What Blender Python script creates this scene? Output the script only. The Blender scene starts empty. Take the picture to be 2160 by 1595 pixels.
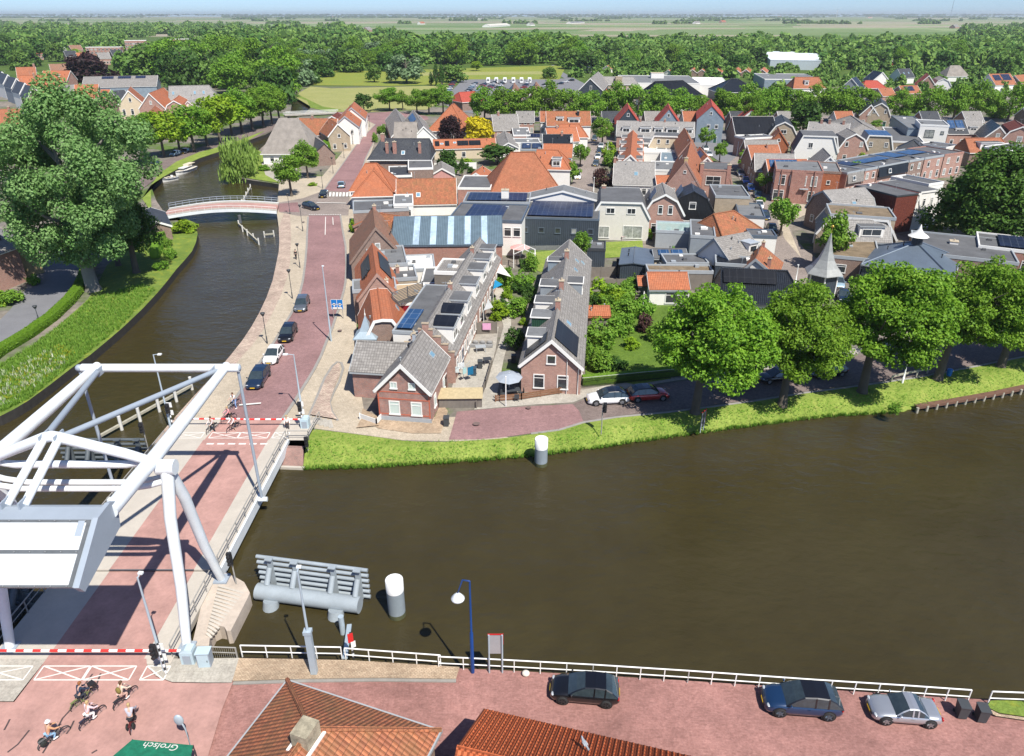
HAZE = 0.00008
import bpy, bmesh, math, random
import numpy as np
from mathutils import Vector as V, Matrix, noise as mnoise
from mathutils.geometry import tessellate_polygon
random.seed(7)
scn = bpy.context.scene
COL = scn.collection
R = math.radians
FPX, TH, H = 1541.0, R(26.5), 38.0
cs, sn = math.cos(TH), math.sin(TH)
WZ = -1.1                                             # water level

def G(px, py, z=0.0):                                 # where the sight line of a photo pixel meets height z
    v = py - 797.5
    t = (H - z) / (v * cs + FPX * sn)
    return V(((px - 1080) * t, (FPX * cs - v * sn) * t, z))
def SC(px, py, z=0.0):                                # photo pixels per metre there
    return ((py - 797.5) * cs + FPX * sn) / (H - z)
def TOPZ(base, py):                                   # height over a ground point reached at photo row py
    v = py - 797.5
    return H - base.y * (v * cs + FPX * sn) / (FPX * cs - v * sn)
def XP(px, py, x):                                    # the point of a sight line on the upright plane x = const
    zc = FPX * x / (px - 1080); v = py - 797.5; d = v * zc / FPX
    return V((x, zc * cs - d * sn, H - zc * sn - d * cs))

# ------------------------------------------------------------------ materials
MATS = {}
def _nt(name):
    m = bpy.data.materials.new(name); m.use_nodes = True
    nt = m.node_tree; b = nt.nodes['Principled BSDF']
    return m, nt, b
def N(nt, typ, **kw):
    n = nt.nodes.new(typ)
    for k, v in kw.items():
        if k in ('ins',): continue
        setattr(n, k, v)
    for k, v in kw.get('ins', {}).items():
        if isinstance(v, bpy.types.NodeSocket): nt.links.new(v, n.inputs[k])
        else: n.inputs[k].default_value = v
    return n
def c4(c): return (c[0], c[1], c[2], 1)
def MIX(nt, f, a, b, blend='MIX'):
    n = nt.nodes.new('ShaderNodeMix'); n.data_type = 'RGBA'; n.blend_type = blend
    for k, v in ((0, f), (6, a), (7, b)):
        if isinstance(v, bpy.types.NodeSocket): nt.links.new(v, n.inputs[k])
        else: n.inputs[k].default_value = v if k == 0 else c4(v)
    return n.outputs[2]
def RAMP(nt, f, stops):
    n = nt.nodes.new('ShaderNodeValToRGB'); nt.links.new(f, n.inputs[0])
    e = n.color_ramp.elements
    while len(e) < len(stops): e.new(.5)
    for i, (p, c) in enumerate(stops):
        e[i].position = p; e[i].color = c4(c) if hasattr(c, '__len__') else (c, c, c, 1)
    return n.outputs[0]
def MTH(nt, op, a, b=0.0):
    n = nt.nodes.new('ShaderNodeMath'); n.operation = op
    for k, v in ((0, a), (1, b)):
        if isinstance(v, bpy.types.NodeSocket): nt.links.new(v, n.inputs[k])
        else: n.inputs[k].default_value = v
    return n.outputs[0]
def NOI(nt, vec, scale, detail=4, rough=.6):
    n = nt.nodes.new('ShaderNodeTexNoise'); nt.links.new(vec, n.inputs['Vector'])
    n.inputs['Scale'].default_value = scale; n.inputs['Detail'].default_value = detail
    n.inputs['Roughness'].default_value = rough
    return n.outputs[0]
def BUMP(nt, b, h, strength, dist=.05):
    n = nt.nodes.new('ShaderNodeBump'); n.inputs['Strength'].default_value = strength
    n.inputs['Distance'].default_value = dist
    nt.links.new(h, n.inputs['Height']); nt.links.new(n.outputs[0], b.inputs['Normal'])
def k3(c, k): return tuple(min(1, x * k) for x in c)

def mat(name, col=None, rough=.7, metal=0, var=.14, scale=1.6, bump=0, spec=.4, coat=0, world=False):
    if name in MATS: return MATS[name]
    m, nt, b = _nt(name)
    tc = N(nt, 'ShaderNodeTexCoord'); geo = N(nt, 'ShaderNodeNewGeometry')
    vec = geo.outputs['Position'] if world else tc.outputs['Object']
    n1 = NOI(nt, vec, scale); n2 = NOI(nt, vec, scale * 7, 2)
    f = MTH(nt, 'ADD', MTH(nt, 'MULTIPLY', n1, .7), MTH(nt, 'MULTIPLY', n2, .3))
    c = RAMP(nt, f, [(.3, k3(col, 1 - var)), (.7, k3(col, 1 + var))])
    nt.links.new(c, b.inputs['Base Color'])
    b.inputs['Roughness'].default_value = rough; b.inputs['Metallic'].default_value = metal
    b.inputs['Specular IOR Level'].default_value = spec
    if coat: b.inputs['Coat Weight'].default_value = coat; b.inputs['Coat Roughness'].default_value = .06
    if bump: BUMP(nt, b, n2, bump, .03)
    MATS[name] = m; return m

def tiles(name, col, col2=None, rough=.75, w=.26, h=.36, mortar=.6, moss=.35, mosscol=None, wave=0, spec=.3, big=.35):
    if name in MATS: return MATS[name]
    m, nt, b = _nt(name); col2 = col2 or k3(col, .72)
    uv = N(nt, 'ShaderNodeTexCoord').outputs['UV']
    br = N(nt, 'ShaderNodeTexBrick', offset=.0, ins={'Vector': uv, 'Color1': c4(col), 'Color2': c4(col2), 'Mortar': c4(k3(col2, mortar)),
        'Scale': 1, 'Mortar Size': .022, 'Brick Width': w, 'Row Height': h, 'Bias': -.15})
    n1 = NOI(nt, uv, big, 5, .7); n2 = NOI(nt, uv, 2.6, 3)
    c = MIX(nt, MTH(nt, 'MULTIPLY', RAMP(nt, n1, [(.42, 0.), (.68, 1.)]), moss), br.outputs[0], mosscol or k3(col2, .62))
    c = MIX(nt, .5, c, RAMP(nt, n2, [(.3, .5), (.7, 1.)]), 'MULTIPLY')
    c = MIX(nt, 1., c, (1.25, 1.25, 1.25), 'MULTIPLY')
    nt.links.new(c, b.inputs['Base Color'])
    b.inputs['Roughness'].default_value = rough; b.inputs['Specular IOR Level'].default_value = spec
    if wave:
        wv = N(nt, 'ShaderNodeTexWave', ins={'Vector': uv, 'Scale': .314 / w}); BUMP(nt, b, wv.outputs[1], wave, .09)
    else: BUMP(nt, b, br.outputs[1], .5, -.03)
    MATS[name] = m; return m

def bricks(name, col, col2=None, mort=(.42, .38, .33), var=.35):
    if name in MATS: return MATS[name]
    m, nt, b = _nt(name); col2 = col2 or k3(col, .65)
    uv = N(nt, 'ShaderNodeTexCoord').outputs['UV']
    br = N(nt, 'ShaderNodeTexBrick', ins={'Vector': uv, 'Color1': c4(col), 'Color2': c4(col2), 'Mortar': c4(mort),
        'Scale': 1, 'Mortar Size': .007, 'Brick Width': .22, 'Row Height': .07})
    c = MIX(nt, var, br.outputs[0], RAMP(nt, NOI(nt, uv, .9, 5, .7), [(.3, .35), (.72, 1.25)]), 'MULTIPLY')
    nt.links.new(c, b.inputs['Base Color']); b.inputs['Roughness'].default_value = .85
    MATS[name] = m; return m

def paving(name, col, col2, bw=.21, bh=.1, patch=.12, var=.5, mort=None, off=.5, rough=.85):
    if name in MATS: return MATS[name]
    m, nt, b = _nt(name)
    p = N(nt, 'ShaderNodeNewGeometry').outputs['Position']
    br = N(nt, 'ShaderNodeTexBrick', offset=off, ins={'Vector': p, 'Color1': c4(col), 'Color2': c4(col2), 'Mortar': c4(mort or k3(col2, .6)),
        'Scale': 1, 'Mortar Size': .012, 'Brick Width': bw, 'Row Height': bh})
    n1 = NOI(nt, p, patch, 6, .65); n2 = NOI(nt, p, 1.7, 4, .7); n3 = NOI(nt, p, 7, 2)
    c = MIX(nt, var, br.outputs[0], RAMP(nt, n1, [(.32, .55), (.68, 1.25)]), 'MULTIPLY')
    c = MIX(nt, .45, c, RAMP(nt, n2, [(.3, .6), (.7, 1.2)]), 'MULTIPLY')
    c = MIX(nt, .35, c, RAMP(nt, n3, [(.3, .5), (.7, 1.3)]), 'MULTIPLY')
    nt.links.new(c, b.inputs['Base Color']); b.inputs['Roughness'].default_value = rough
    b.inputs['Specular IOR Level'].default_value = .25
    BUMP(nt, b, n3, .25, .02)
    MATS[name] = m; return m

def grassmat(name, a, b_, yellow=0.0, sc=.35, yc=(.35, .32, .03)):
    if name in MATS: return MATS[name]
    m, nt, b = _nt(name)
    p = N(nt, 'ShaderNodeNewGeometry').outputs['Position']
    n1 = NOI(nt, p, sc, 6, .7); n2 = NOI(nt, p, 4.5, 4, .75); n3 = NOI(nt, p, .9, 5, .7)
    c = RAMP(nt, n1, [(.3, a), (.7, b_)])
    c = MIX(nt, .6, c, RAMP(nt, n2, [(.3, .4), (.7, 1.3)]), 'MULTIPLY')
    if yellow: c = MIX(nt, MTH(nt, 'MULTIPLY', RAMP(nt, n3, [(.53, 0.), (.68, 1.)]), yellow), c, yc)
    nt.links.new(c, b.inputs['Base Color']); b.inputs['Roughness'].default_value = .9
    b.inputs['Specular IOR Level'].default_value = .15
    BUMP(nt, b, n2, .6, .12)
    MATS[name] = m; return m

def leafmat(name, c1, c2, trans=.38, sc=3.2):
    if name in MATS: return MATS[name]
    if c2[1] > c2[0] * 1.1: c1, c2 = (c1[0] * 1.25, c1[1] * 1.38, c1[2] * 1.2), (c2[0] * 1.2, c2[1] * 1.28, c2[2] * 1.3)
    m = bpy.data.materials.new(name); m.use_nodes = True; nt = m.node_tree; nt.nodes.clear()
    tc = N(nt, 'ShaderNodeTexCoord'); oi = N(nt, 'ShaderNodeObjectInfo'); geo = N(nt, 'ShaderNodeNewGeometry')
    n = NOI(nt, tc.outputs['Object'], sc, 3); ri = geo.outputs['Random Per Island']
    f = MTH(nt, 'ADD', MTH(nt, 'MULTIPLY', n, .55), MTH(nt, 'MULTIPLY', ri, .45))
    c = RAMP(nt, f, [(.22, c1), (.75, c2)])
    hsv = N(nt, 'ShaderNodeHueSaturation', ins={'Color': c})
    nt.links.new(MTH(nt, 'ADD', MTH(nt, 'MULTIPLY', oi.outputs['Random'], .012), .496), hsv.inputs['Hue'])
    nt.links.new(MTH(nt, 'ADD', MTH(nt, 'MULTIPLY', oi.outputs['Random'], .24), .96), hsv.inputs['Value'])
    d = N(nt, 'ShaderNodeBsdfDiffuse', ins={'Color': hsv.outputs[0]})
    t = N(nt, 'ShaderNodeBsdfTranslucent', ins={'Color': hsv.outputs[0]})
    g = N(nt, 'ShaderNodeBsdfGlossy', ins={'Roughness': .6, 'Color': (.6, .65, .6, 1)})
    mx = N(nt, 'ShaderNodeMixShader', ins={0: trans, 1: d.outputs[0], 2: t.outputs[0]})
    m2 = N(nt, 'ShaderNodeMixShader', ins={0: .02, 1: mx.outputs[0], 2: g.outputs[0]})
    o = N(nt, 'ShaderNodeOutputMaterial', ins={0: m2.outputs[0]})
    MATS[name] = m; return m

def glassmat(name='window_glass', col=(.03, .035, .04), rough=.06):
    return mat(name, col, rough, var=.5, scale=.9, spec=.8)
def pvmat(name='solar_cells', col=(.012, .018, .045), line=(.11, .13, .17), w=1.0, h=1.65, rough=.36):
    if name in MATS: return MATS[name]
    m, nt, b = _nt(name)
    uv = N(nt, 'ShaderNodeTexCoord').outputs['UV']
    br = N(nt, 'ShaderNodeTexBrick', offset=0, ins={'Vector': uv, 'Color1': c4(col), 'Color2': c4(k3(col, 1.5)), 'Mortar': c4(line),
        'Scale': 1, 'Mortar Size': .02, 'Brick Width': w, 'Row Height': h})
    nt.links.new(br.outputs[0], b.inputs['Base Color']); b.inputs['Roughness'].default_value = rough; b.inputs['Specular IOR Level'].default_value = .3
    MATS[name] = m; return m
def stripes(name, c1, c2, period, axis='X', duty=.5, rough=.5):
    if name in MATS: return MATS[name]
    m, nt, b = _nt(name)
    p = N(nt, 'ShaderNodeTexCoord').outputs['Object']
    sx = N(nt, 'ShaderNodeSeparateXYZ', ins={0: p})
    f = MTH(nt, 'FRACT', MTH(nt, 'MULTIPLY', sx.outputs[axis], 1 / period))
    c = MIX(nt, MTH(nt, 'GREATER_THAN', f, duty), c1, c2)
    nt.links.new(c, b.inputs['Base Color']); b.inputs['Roughness'].default_value = rough
    MATS[name] = m; return m
def ribbed(name, col, period=.3, rough=.5, metal=0, strength=.5):
    if name in MATS: return MATS[name]
    m, nt, b = _nt(name)
    uv = N(nt, 'ShaderNodeTexCoord').outputs['UV']
    wv = N(nt, 'ShaderNodeTexWave', ins={'Vector': uv, 'Scale': .314 / period})
    c = MIX(nt, .35, col, RAMP(nt, NOI(nt, uv, .8, 5), [(.3, .5), (.7, 1.3)]), 'MULTIPLY')
    c = MIX(nt, .3, c, RAMP(nt, wv.outputs[1], [(.2, .5), (.8, 1.2)]), 'MULTIPLY')
    nt.links.new(c, b.inputs['Base Color']); b.inputs['Roughness'].default_value = rough; b.inputs['Metallic'].default_value = metal
    BUMP(nt, b, wv.outputs[1], strength, .05)
    MATS[name] = m; return m

# ------------------------------------------------------------------ mesh builder
class MB:
    def __init__(s): s.v = []; s.f = []; s.m = []; s.s = []
    def add(s, vs, fs, mi=0, smooth=False):
        o = len(s.v); s.v.extend([tuple(v) for v in vs])
        for f in fs: s.f.append([i + o for i in f]); s.m.append(mi); s.s.append(smooth)
        return s
    def box(s, c, d, mi=0, rz=0, M=None):
        hx, hy, hz = d[0] / 2, d[1] / 2, d[2] / 2
        vs = [V((x, y, z)) for z in (-hz, hz) for y in (-hy, hy) for x in (-hx, hx)]
        if M is None: M = Matrix.Rotation(rz, 3, 'Z')
        return s.add([M @ v + V(c) for v in vs], [(0, 2, 3, 1), (4, 5, 7, 6), (0, 1, 5, 4), (2, 6, 7, 3), (0, 4, 6, 2), (1, 3, 7, 5)], mi)
    def bx(s, x0, x1, y0, y1, z0, z1, mi=0):
        return s.box(((x0 + x1) / 2, (y0 + y1) / 2, (z0 + z1) / 2), (x1 - x0, y1 - y0, z1 - z0), mi)
    def bar(s, a, b, w, h=None, mi=0, up=V((0, 0, 1))):
        a, b = V(a), V(b); d = b - a; h = h or w
        y = d.normalized(); x = y.cross(up)
        if x.length < 1e-4: x = y.cross(V((1, 0, 0)))
        x.normalize(); z = x.cross(y)
        return s.box((a + b) / 2, (w, d.length, h), mi, M=Matrix((x, y, z)).transposed())
    def prism(s, pts, z0, z1, mi=0, mside=None):         # pts: xy loop
        n = len(pts); a = sum(pts[i][0] * pts[(i + 1) % n][1] - pts[(i + 1) % n][0] * pts[i][1] for i in range(n))
        if a < 0: pts = pts[::-1]
        vs = [(p[0], p[1], z0) for p in pts] + [(p[0], p[1], z1) for p in pts]
        ms = mi if mside is None else mside
        s.add(vs, [(i, (i + 1) % n, (i + 1) % n + n, i + n) for i in range(n)], ms)
        tr = tessellate_polygon([[V((p[0], p[1], 0)) for p in pts]])
        def up(t):
            p, q, r = [pts[i] for i in t]
            return t if (q[0] - p[0]) * (r[1] - p[1]) - (q[1] - p[1]) * (r[0] - p[0]) > 0 else t[::-1]
        s.add([v for v in vs[n:]], [tuple(up(t)) for t in tr], mi)
        s.add([v for v in vs[:n]], [tuple(up(t))[::-1] for t in tr], ms)
        return s
    def sheet(s, pts, mi=0):                             # xyz loop, faces up
        tr = tessellate_polygon([[V((p[0], p[1], 0)) for p in pts]])
        fs = []
        for t in tr:
            p, q, r = [pts[i] for i in t]
            fs.append(tuple(t) if (q[0] - p[0]) * (r[1] - p[1]) - (q[1] - p[1]) * (r[0] - p[0]) > 0 else tuple(t[::-1]))
        return s.add(pts, fs, mi)
    def ext(s, prof, y0, y1, mi=0, caps=True):           # xz loop extruded along y
        n = len(prof); a = sum(prof[i][0] * prof[(i + 1) % n][1] - prof[(i + 1) % n][0] * prof[i][1] for i in range(n))
        if a < 0: prof = prof[::-1]
        vs = [(p[0], y0, p[1]) for p in prof] + [(p[0], y1, p[1]) for p in prof]
        s.add(vs, [(i, (i + 1) % n, (i + 1) % n + n, i + n) for i in range(n)], mi)
        if caps:
            tr = tessellate_polygon([[V((p[0], p[1], 0)) for p in prof]])
            for t in tr:
                p, q, r = [prof[i] for i in t]
                if (q[0] - p[0]) * (r[1] - p[1]) - (q[1] - p[1]) * (r[0] - p[0]) < 0: t = t[::-1]
                s.add([vs[i] for i in t], [(0, 1, 2)], mi); s.add([vs[i + n] for i in t], [(2, 1, 0)], mi)
        return s
    def tube(s, pts, rad, n=10, mi=0, caps=True, smooth=True):
        pts = [V(p) for p in pts]
        rad = rad if hasattr(rad, '__len__') else [rad] * len(pts)
        rings = []; up = V((0, 0, 1))
        for i, p in enumerate(pts):
            d = (pts[min(i + 1, len(pts) - 1)] - pts[max(i - 1, 0)]).normalized()
            x = d.cross(up)
            if x.length < .05: x = d.cross(V((0, 1, 0)))
            x.normalize(); y = d.cross(x)
            rings.append([p + (x * math.cos(a) + y * math.sin(a)) * rad[i] for a in [2 * math.pi * k / n for k in range(n)]])
        return s.loft(rings, mi, caps, smooth)
    def loft(s, rings, mi=0, caps=True, smooth=True, closed=True):
        n = len(rings[0]); vs = [v for r in rings for v in r]; fs = []
        for i in range(len(rings) - 1):
            for k in range(n if closed else n - 1):
                fs.append((i * n + k, i * n + (k + 1) % n, (i + 1) * n + (k + 1) % n, (i + 1) * n + k))
        s.add(vs, fs, mi, smooth)
        if caps:
            s.add(rings[0], [tuple(range(n))[::-1]], mi); s.add(rings[-1], [tuple(range(n))], mi)
        return s
    def lathe(s, prof, c=(0, 0, 0), n=16, mi=0, axis='Z', smooth=True, caps=True):
        rings = []
        for r, z in prof:
            ring = []
            for k in range(n):
                a = 2 * math.pi * k / n; x, y = r * math.cos(a), r * math.sin(a)
                ring.append(V(c) + (V((x, y, z)) if axis == 'Z' else V((z, x, y)) if axis == 'X' else V((y, z, x))))
            rings.append(ring)
        return s.loft(rings, mi, caps, smooth)
    def ball(s, c, r, n=10, m=6, mi=0):
        r = r if hasattr(r, '__len__') else (r, r, r)
        rings = []
        for j in range(m + 1):
            b = -math.pi / 2 + math.pi * j / m; q = max(math.cos(b), .02)
            rings.append([V(c) + V((r[0] * q * math.cos(2 * math.pi * k / n), r[1] * q * math.sin(2 * math.pi * k / n), r[2] * math.sin(b))) for k in range(n)])
        return s.loft(rings, mi, True, True)
    def mesh(s, name, mats, uv=True):
        me = bpy.data.meshes.new(name)
        me.from_pydata(s.v, [], s.f)
        for m in (mats if isinstance(mats, (list, tuple)) else [mats]): me.materials.append(m)
        me.polygons.foreach_set('material_index', s.m); me.polygons.foreach_set('use_smooth', s.s)
        if uv and s.f:
            ul = me.uv_layers.new(name='UVMap').data; me.update()
            out = np.zeros(len(me.loops) * 2, dtype=np.float32); vs = s.v
            for p in me.polygons:
                n = p.normal
                if abs(n.z) > .995: t, b = V((1, 0, 0)), V((0, 1, 0))
                else: t = V((-n.y, n.x, 0)).normalized(); b = n.cross(t)
                for li in p.loop_indices:
                    c = V(vs[me.loops[li].vertex_index]); out[2 * li] = c.dot(t); out[2 * li + 1] = c.dot(b)
            ul.foreach_set('uv', out)
        me.update(); return me
    def build(s, name, mats, parent=None, uv=True):
        o = bpy.data.objects.new(name, s.mesh(name, mats, uv)); COL.objects.link(o)
        if parent: o.parent = parent
        return o

def tag(o, label=None, cat=None, group=None, kind=None):
    if label: o['label'] = label
    if cat: o['category'] = cat
    if group: o['group'] = group
    if kind: o['kind'] = kind
    return o
def empty(name, loc=(0, 0, 0), rz=0, label=None, cat=None, group=None):
    o = bpy.data.objects.new(name, None); COL.objects.link(o); o.location = loc; o.rotation_euler = (0, 0, rz)
    o.empty_display_size = .3
    return tag(o, label, cat, group)
def inst(me, name, parent=None, loc=(0, 0, 0), rot=(0, 0, 0), sc=(1, 1, 1)):
    o = bpy.data.objects.new(name, me); COL.objects.link(o)
    o.location = loc; o.rotation_euler = rot; o.scale = sc
    if parent: o.parent = parent
    return o
def copy_tree(o, parent=None):
    c = o.copy(); COL.objects.link(c)
    if parent: c.parent = parent
    for ch in o.children: copy_tree(ch, c)
    return c
ORD = 'first second third fourth fifth sixth seventh eighth ninth tenth eleventh twelfth thirteenth fourteenth fifteenth sixteenth seventeenth eighteenth nineteenth twentieth'.split()
def P(s):                                                # "x,y x,y ..." -> pixel pairs
    return [tuple(float(q) for q in w.split(',')) for w in s.split()]
def GP(s, z=0.0): return [G(x, y, z) for x, y in P(s)]
# ------------------------------------------------------------------ camera, light, sky
cam = bpy.data.cameras.new('camera'); co = bpy.data.objects.new('camera', cam); COL.objects.link(co)
co.location = (0, 0, H); co.rotation_euler = (math.pi / 2 - TH, 0, 0)
cam.sensor_fit = 'HORIZONTAL'; cam.sensor_width = 36; cam.lens = 36 * FPX / 2160
cam.clip_end = 60000; cam.clip_start = .5; scn.camera = co
SUN = V((4.8, -7.6, 12.5)).normalized()
sl = bpy.data.lights.new('sun', 'SUN'); so = bpy.data.objects.new('sun', sl); COL.objects.link(so)
sl.energy = 4.6; sl.angle = R(.5); sl.color = (1, .955, .87)
so.rotation_euler = (-SUN).to_track_quat('-Z', 'Y').to_euler(); so.location = (60, -60, 150)
w = bpy.data.worlds.new('World'); scn.world = w; w.use_nodes = True
nt = w.node_tree; bg = nt.nodes['Background']
sky = nt.nodes.new('ShaderNodeTexSky'); sky.sky_type = 'NISHITA'; sky.sun_disc = False
sky.sun_elevation = math.asin(SUN.z); sky.sun_rotation = math.atan2(SUN.x, SUN.y)
sky.air_density = .55; sky.dust_density = .4; sky.ozone_density = 8
nt.links.new(sky.outputs[0], bg.inputs[0]); bg.inputs[1].default_value = .105
vs = scn.view_settings; vs.view_transform = 'Standard'; vs.look = 'None'; vs.exposure = .62; vs.gamma = 1
scn.cycles.max_bounces = 5; scn.cycles.diffuse_bounces = 2; scn.cycles.glossy_bounces = 3
scn.cycles.transmission_bounces = 3; scn.cycles.transparent_max_bounces = 6; scn.cycles.caustics_reflective = False
scn.cycles.use_denoising = True

# ------------------------------------------------------------------ ground materials
M_road = paving('red_road_brick', (.33, .20, .195), (.275, .165, .162), .22, .1, .15, .5, mort=(.25, .14, .14))
M_deck = mat('red_deck_coating', (.39, .225, .195), .9, var=.24, scale=.6, bump=.2)
M_beige = paving('beige_paver', (.50, .43, .335), (.455, .39, .30), .3, .3, .12, .4, mort=(.40, .32, .23))
M_quay = paving('red_quay_brick', (.375, .195, .17), (.30, .15, .13), .24, .12, .22, .65, mort=(.33, .17, .15))
M_sand = paving('sand_brick', (.52, .40, .28), (.41, .30, .205), .22, .11, .3, .6)
M_conc = paving('grey_concrete_paver', (.44, .41, .355), (.40, .37, .32), .6, .6, .2, .4, mort=(.36, .33, .28))
M_grey = paving('grey_street_brick', (.36, .30, .265), (.28, .235, .21), .22, .1, .18, .45)
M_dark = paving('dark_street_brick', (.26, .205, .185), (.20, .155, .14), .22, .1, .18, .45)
M_asph = mat('asphalt', (.17, .17, .18), .9, var=.12, scale=.4, bump=.2, world=True)
M_cob = paving('cobble_stone', (.56, .45, .36), (.42, .31, .26), .32, .2, .4, .6, mort=(.2, .16, .12))
M_kerb = mat('grey_kerb_stone', (.27, .255, .235), .85, var=.15, scale=1.2)
M_white = mat('white_road_paint', (.66, .64, .60), .8, var=.1, scale=3)
M_grass = grassmat('lawn_grass', (.145, .22, .032), (.265, .335, .07), .55, .22, (.33, .34, .09))
M_grass2 = grassmat('verge_grass', (.095, .16, .028), (.21, .285, .055), .5, .25)
M_hay = grassmat('hay_meadow', (.26, .28, .09), (.34, .33, .13), 0, .05)
M_but = grassmat('buttercup_meadow', (.25, .26, .045), (.18, .25, .05), .55, .06)
M_wall = bricks('quay_brick', (.26, .11, .09), (.17, .075, .065)); M_sheet = mat('dark_bank_boarding', (.035, .032, .028), .8, var=.4, scale=2)

def town_ground():
    m, nt, b = _nt('town_and_field_ground')
    p = N(nt, 'ShaderNodeNewGeometry').outputs['Position']; sp = N(nt, 'ShaderNodeSeparateXYZ', ins={0: p})
    n1 = NOI(nt, p, .06, 6, .7); n2 = NOI(nt, p, .9, 4)
    town = RAMP(nt, n1, [(.36, (.27, .23, .195)), (.5, (.18, .165, .14)), (.6, (.10, .155, .035))])
    town = MIX(nt, .5, town, RAMP(nt, n2, [(.3, .4), (.7, 1.3)]), 'MULTIPLY')
    mp = N(nt, 'ShaderNodeMapping', ins={'Vector': p, 'Scale': (.0016, .0042, 1), 'Rotation': (0, 0, .12)})
    vo = N(nt, 'ShaderNodeTexVoronoi', distance='CHEBYCHEV', ins={'Vector': mp.outputs[0], 'Scale': 1, 'Randomness': .85})
    se = N(nt, 'ShaderNodeSeparateColor', ins={0: vo.outputs['Color']})
    rv = RAMP(nt, se.outputs[0], [(0, (.16, .22, .09)), (.3, (.22, .28, .13)), (.5, (.29, .27, .18)), (.68, (.12, .19, .06)), (.85, (.32, .28, .21)), (1, (.19, .28, .08))])
    rv.node.color_ramp.interpolation = 'CONSTANT'
    fld = MIX(nt, .5, rv, RAMP(nt, NOI(nt, p, .02, 5), [(.3, .7), (.7, 1.2)]), 'MULTIPLY')
    yy = MTH(nt, 'MULTIPLY', sp.outputs['Y'], .0002); wl = RAMP(nt, n1, [(.35, (.045, .085, .015)), (.65, (.10, .15, .035))])
    town = MIX(nt, RAMP(nt, yy, [(.088, 0.), (.094, 1.)]), town, wl)
    f = RAMP(nt, yy, [(.29, 0.), (.31, 1.)])
    nt.links.new(MIX(nt, f, town, fld), b.inputs['Base Color']); b.inputs['Roughness'].default_value = .95
    b.inputs['Specular IOR Level'].default_value = .1
    return m
M_ground = town_ground()

def water():
    m, nt, b = _nt('canal_water')
    p = N(nt, 'ShaderNodeNewGeometry').outputs['Position']
    n1 = NOI(nt, p, .05, 4); n2 = NOI(nt, p, .35, 4)
    nt.links.new(RAMP(nt, MTH(nt, 'ADD', MTH(nt, 'MULTIPLY', n1, .7), MTH(nt, 'MULTIPLY', n2, .3)),
        [(.3, (.034, .027, .0105)), (.7, (.050, .041, .017))]), b.inputs['Base Color'])
    nt.links.new(RAMP(nt, NOI(nt, p, .07, 5, .7), [(.38, .03), (.66, .17)]), b.inputs['Roughness']); b.inputs['IOR'].default_value = 1.34
    mp = N(nt, 'ShaderNodeMapping', ins={'Vector': p, 'Scale': (.75, 1.25, 1), 'Rotation': (0, 0, .5)})
    h = MTH(nt, 'ADD', NOI(nt, mp.outputs[0], 1.1, 5, .6), MTH(nt, 'MULTIPLY', NOI(nt, mp.outputs[0], .22, 3), 2.2))
    BUMP(nt, b, h, .8, .15)
    return m
def struct(name, mb, mats): return tag(mb.build(name, mats), kind='structure')
EZ = [0.004]
def lay(name, pts, m, z=None):                            # a flush sheet, each a few mm above the one before
    if z is None: z = EZ[0]; EZ[0] += .004
    if isinstance(pts, str): pts = GP(pts)
    return struct(name, MB().sheet([(p[0], p[1], z) for p in pts]), m)

# ------------------------------------------------------------------ land, water
LEFT = P('0,878 30,863 60,845 105,812 150,777 190,749 225,720 260,690 300,652 330,620 352,594 372,568 392,546 405,530 413,512 417,494 412,470 392,462 355,462 345,446 330,424 318,392 345,374 372,359 395,347 420,335 450,325 480,316 520,299 560,284 585,270 600,256 612,240 615,222 607,206')
RIGHT = P('648,212 655,228 640,240 612,256 598,270 575,290 545,318 500,330 470,345 468,366 500,375 535,381 572,386 588,389 585,425 584,450 588,480 589,510 588,530 582,560 575,592 562,628 547,660 530,690 510,720 490,745 468,772 440,803 405,840 372,877 345,908 322,936')
lp = [G(*p) for p in LEFT]; rp = [G(*p) for p in RIGHT]
BANK_TOP = P('652,905 690,909 740,915 800,923 850,930 905,933 960,932 1010,929 1060,925 1120,917 1180,909 1231,893 1300,882 1413,871 1500,860 1582,849 1702,830 1780,820 1867,808 1929,799 2010,784 2071,772 2160,754 2290,728')
BANK_WATER = P('640,988 700,987 760,985 820,982 880,978 940,974 1000,970 1070,965 1130,960 1190,953 1250,945 1300,938 1350,930 1415,922 1480,912 1540,904 1600,895 1675,887 1750,878 1825,873 1900,868 1930,863 2045,843 2160,822 2300,795')
bt = [G(*p) for p in BANK_TOP]; bw = [G(x, y, WZ) for x, y in BANK_WATER]
A = [V((-9000, 12000, 0)), V((-9000, 60, 0)), V((-80, 60, 0))] + lp[0:] + rp + [V((-34.5, 62.2, 0)), V((-20.3, 62.2, 0)), V((-20.3, 61.2, 0))] + bt + [V((9000, 60, 0)), V((9000, 12000, 0))]
struct('land', MB().prism([(p.x, p.y) for p in A], -3, 0, 0, 1), [M_ground, M_sheet])
# bottom quay
QE = P('-400,1392 60,1390 400,1390 505,1391 560,1392 725,1395 830,1401 930,1408 1060,1414 1250,1424 1450,1436 1700,1452 1850,1461 2050,1474 2160,1479 2500,1495')
qe = [G(*p) for p in QE]
struct('quay', MB().prism([(p.x, p.y) for p in qe] + [(60, -30), (-60, -30)], -3, 0, 0, 1), [M_quay, M_wall])
struct('water', MB().sheet([(-260, 15, WZ), (260, 15, WZ), (260, 460, WZ), (-260, 460, WZ)]), water())
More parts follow.
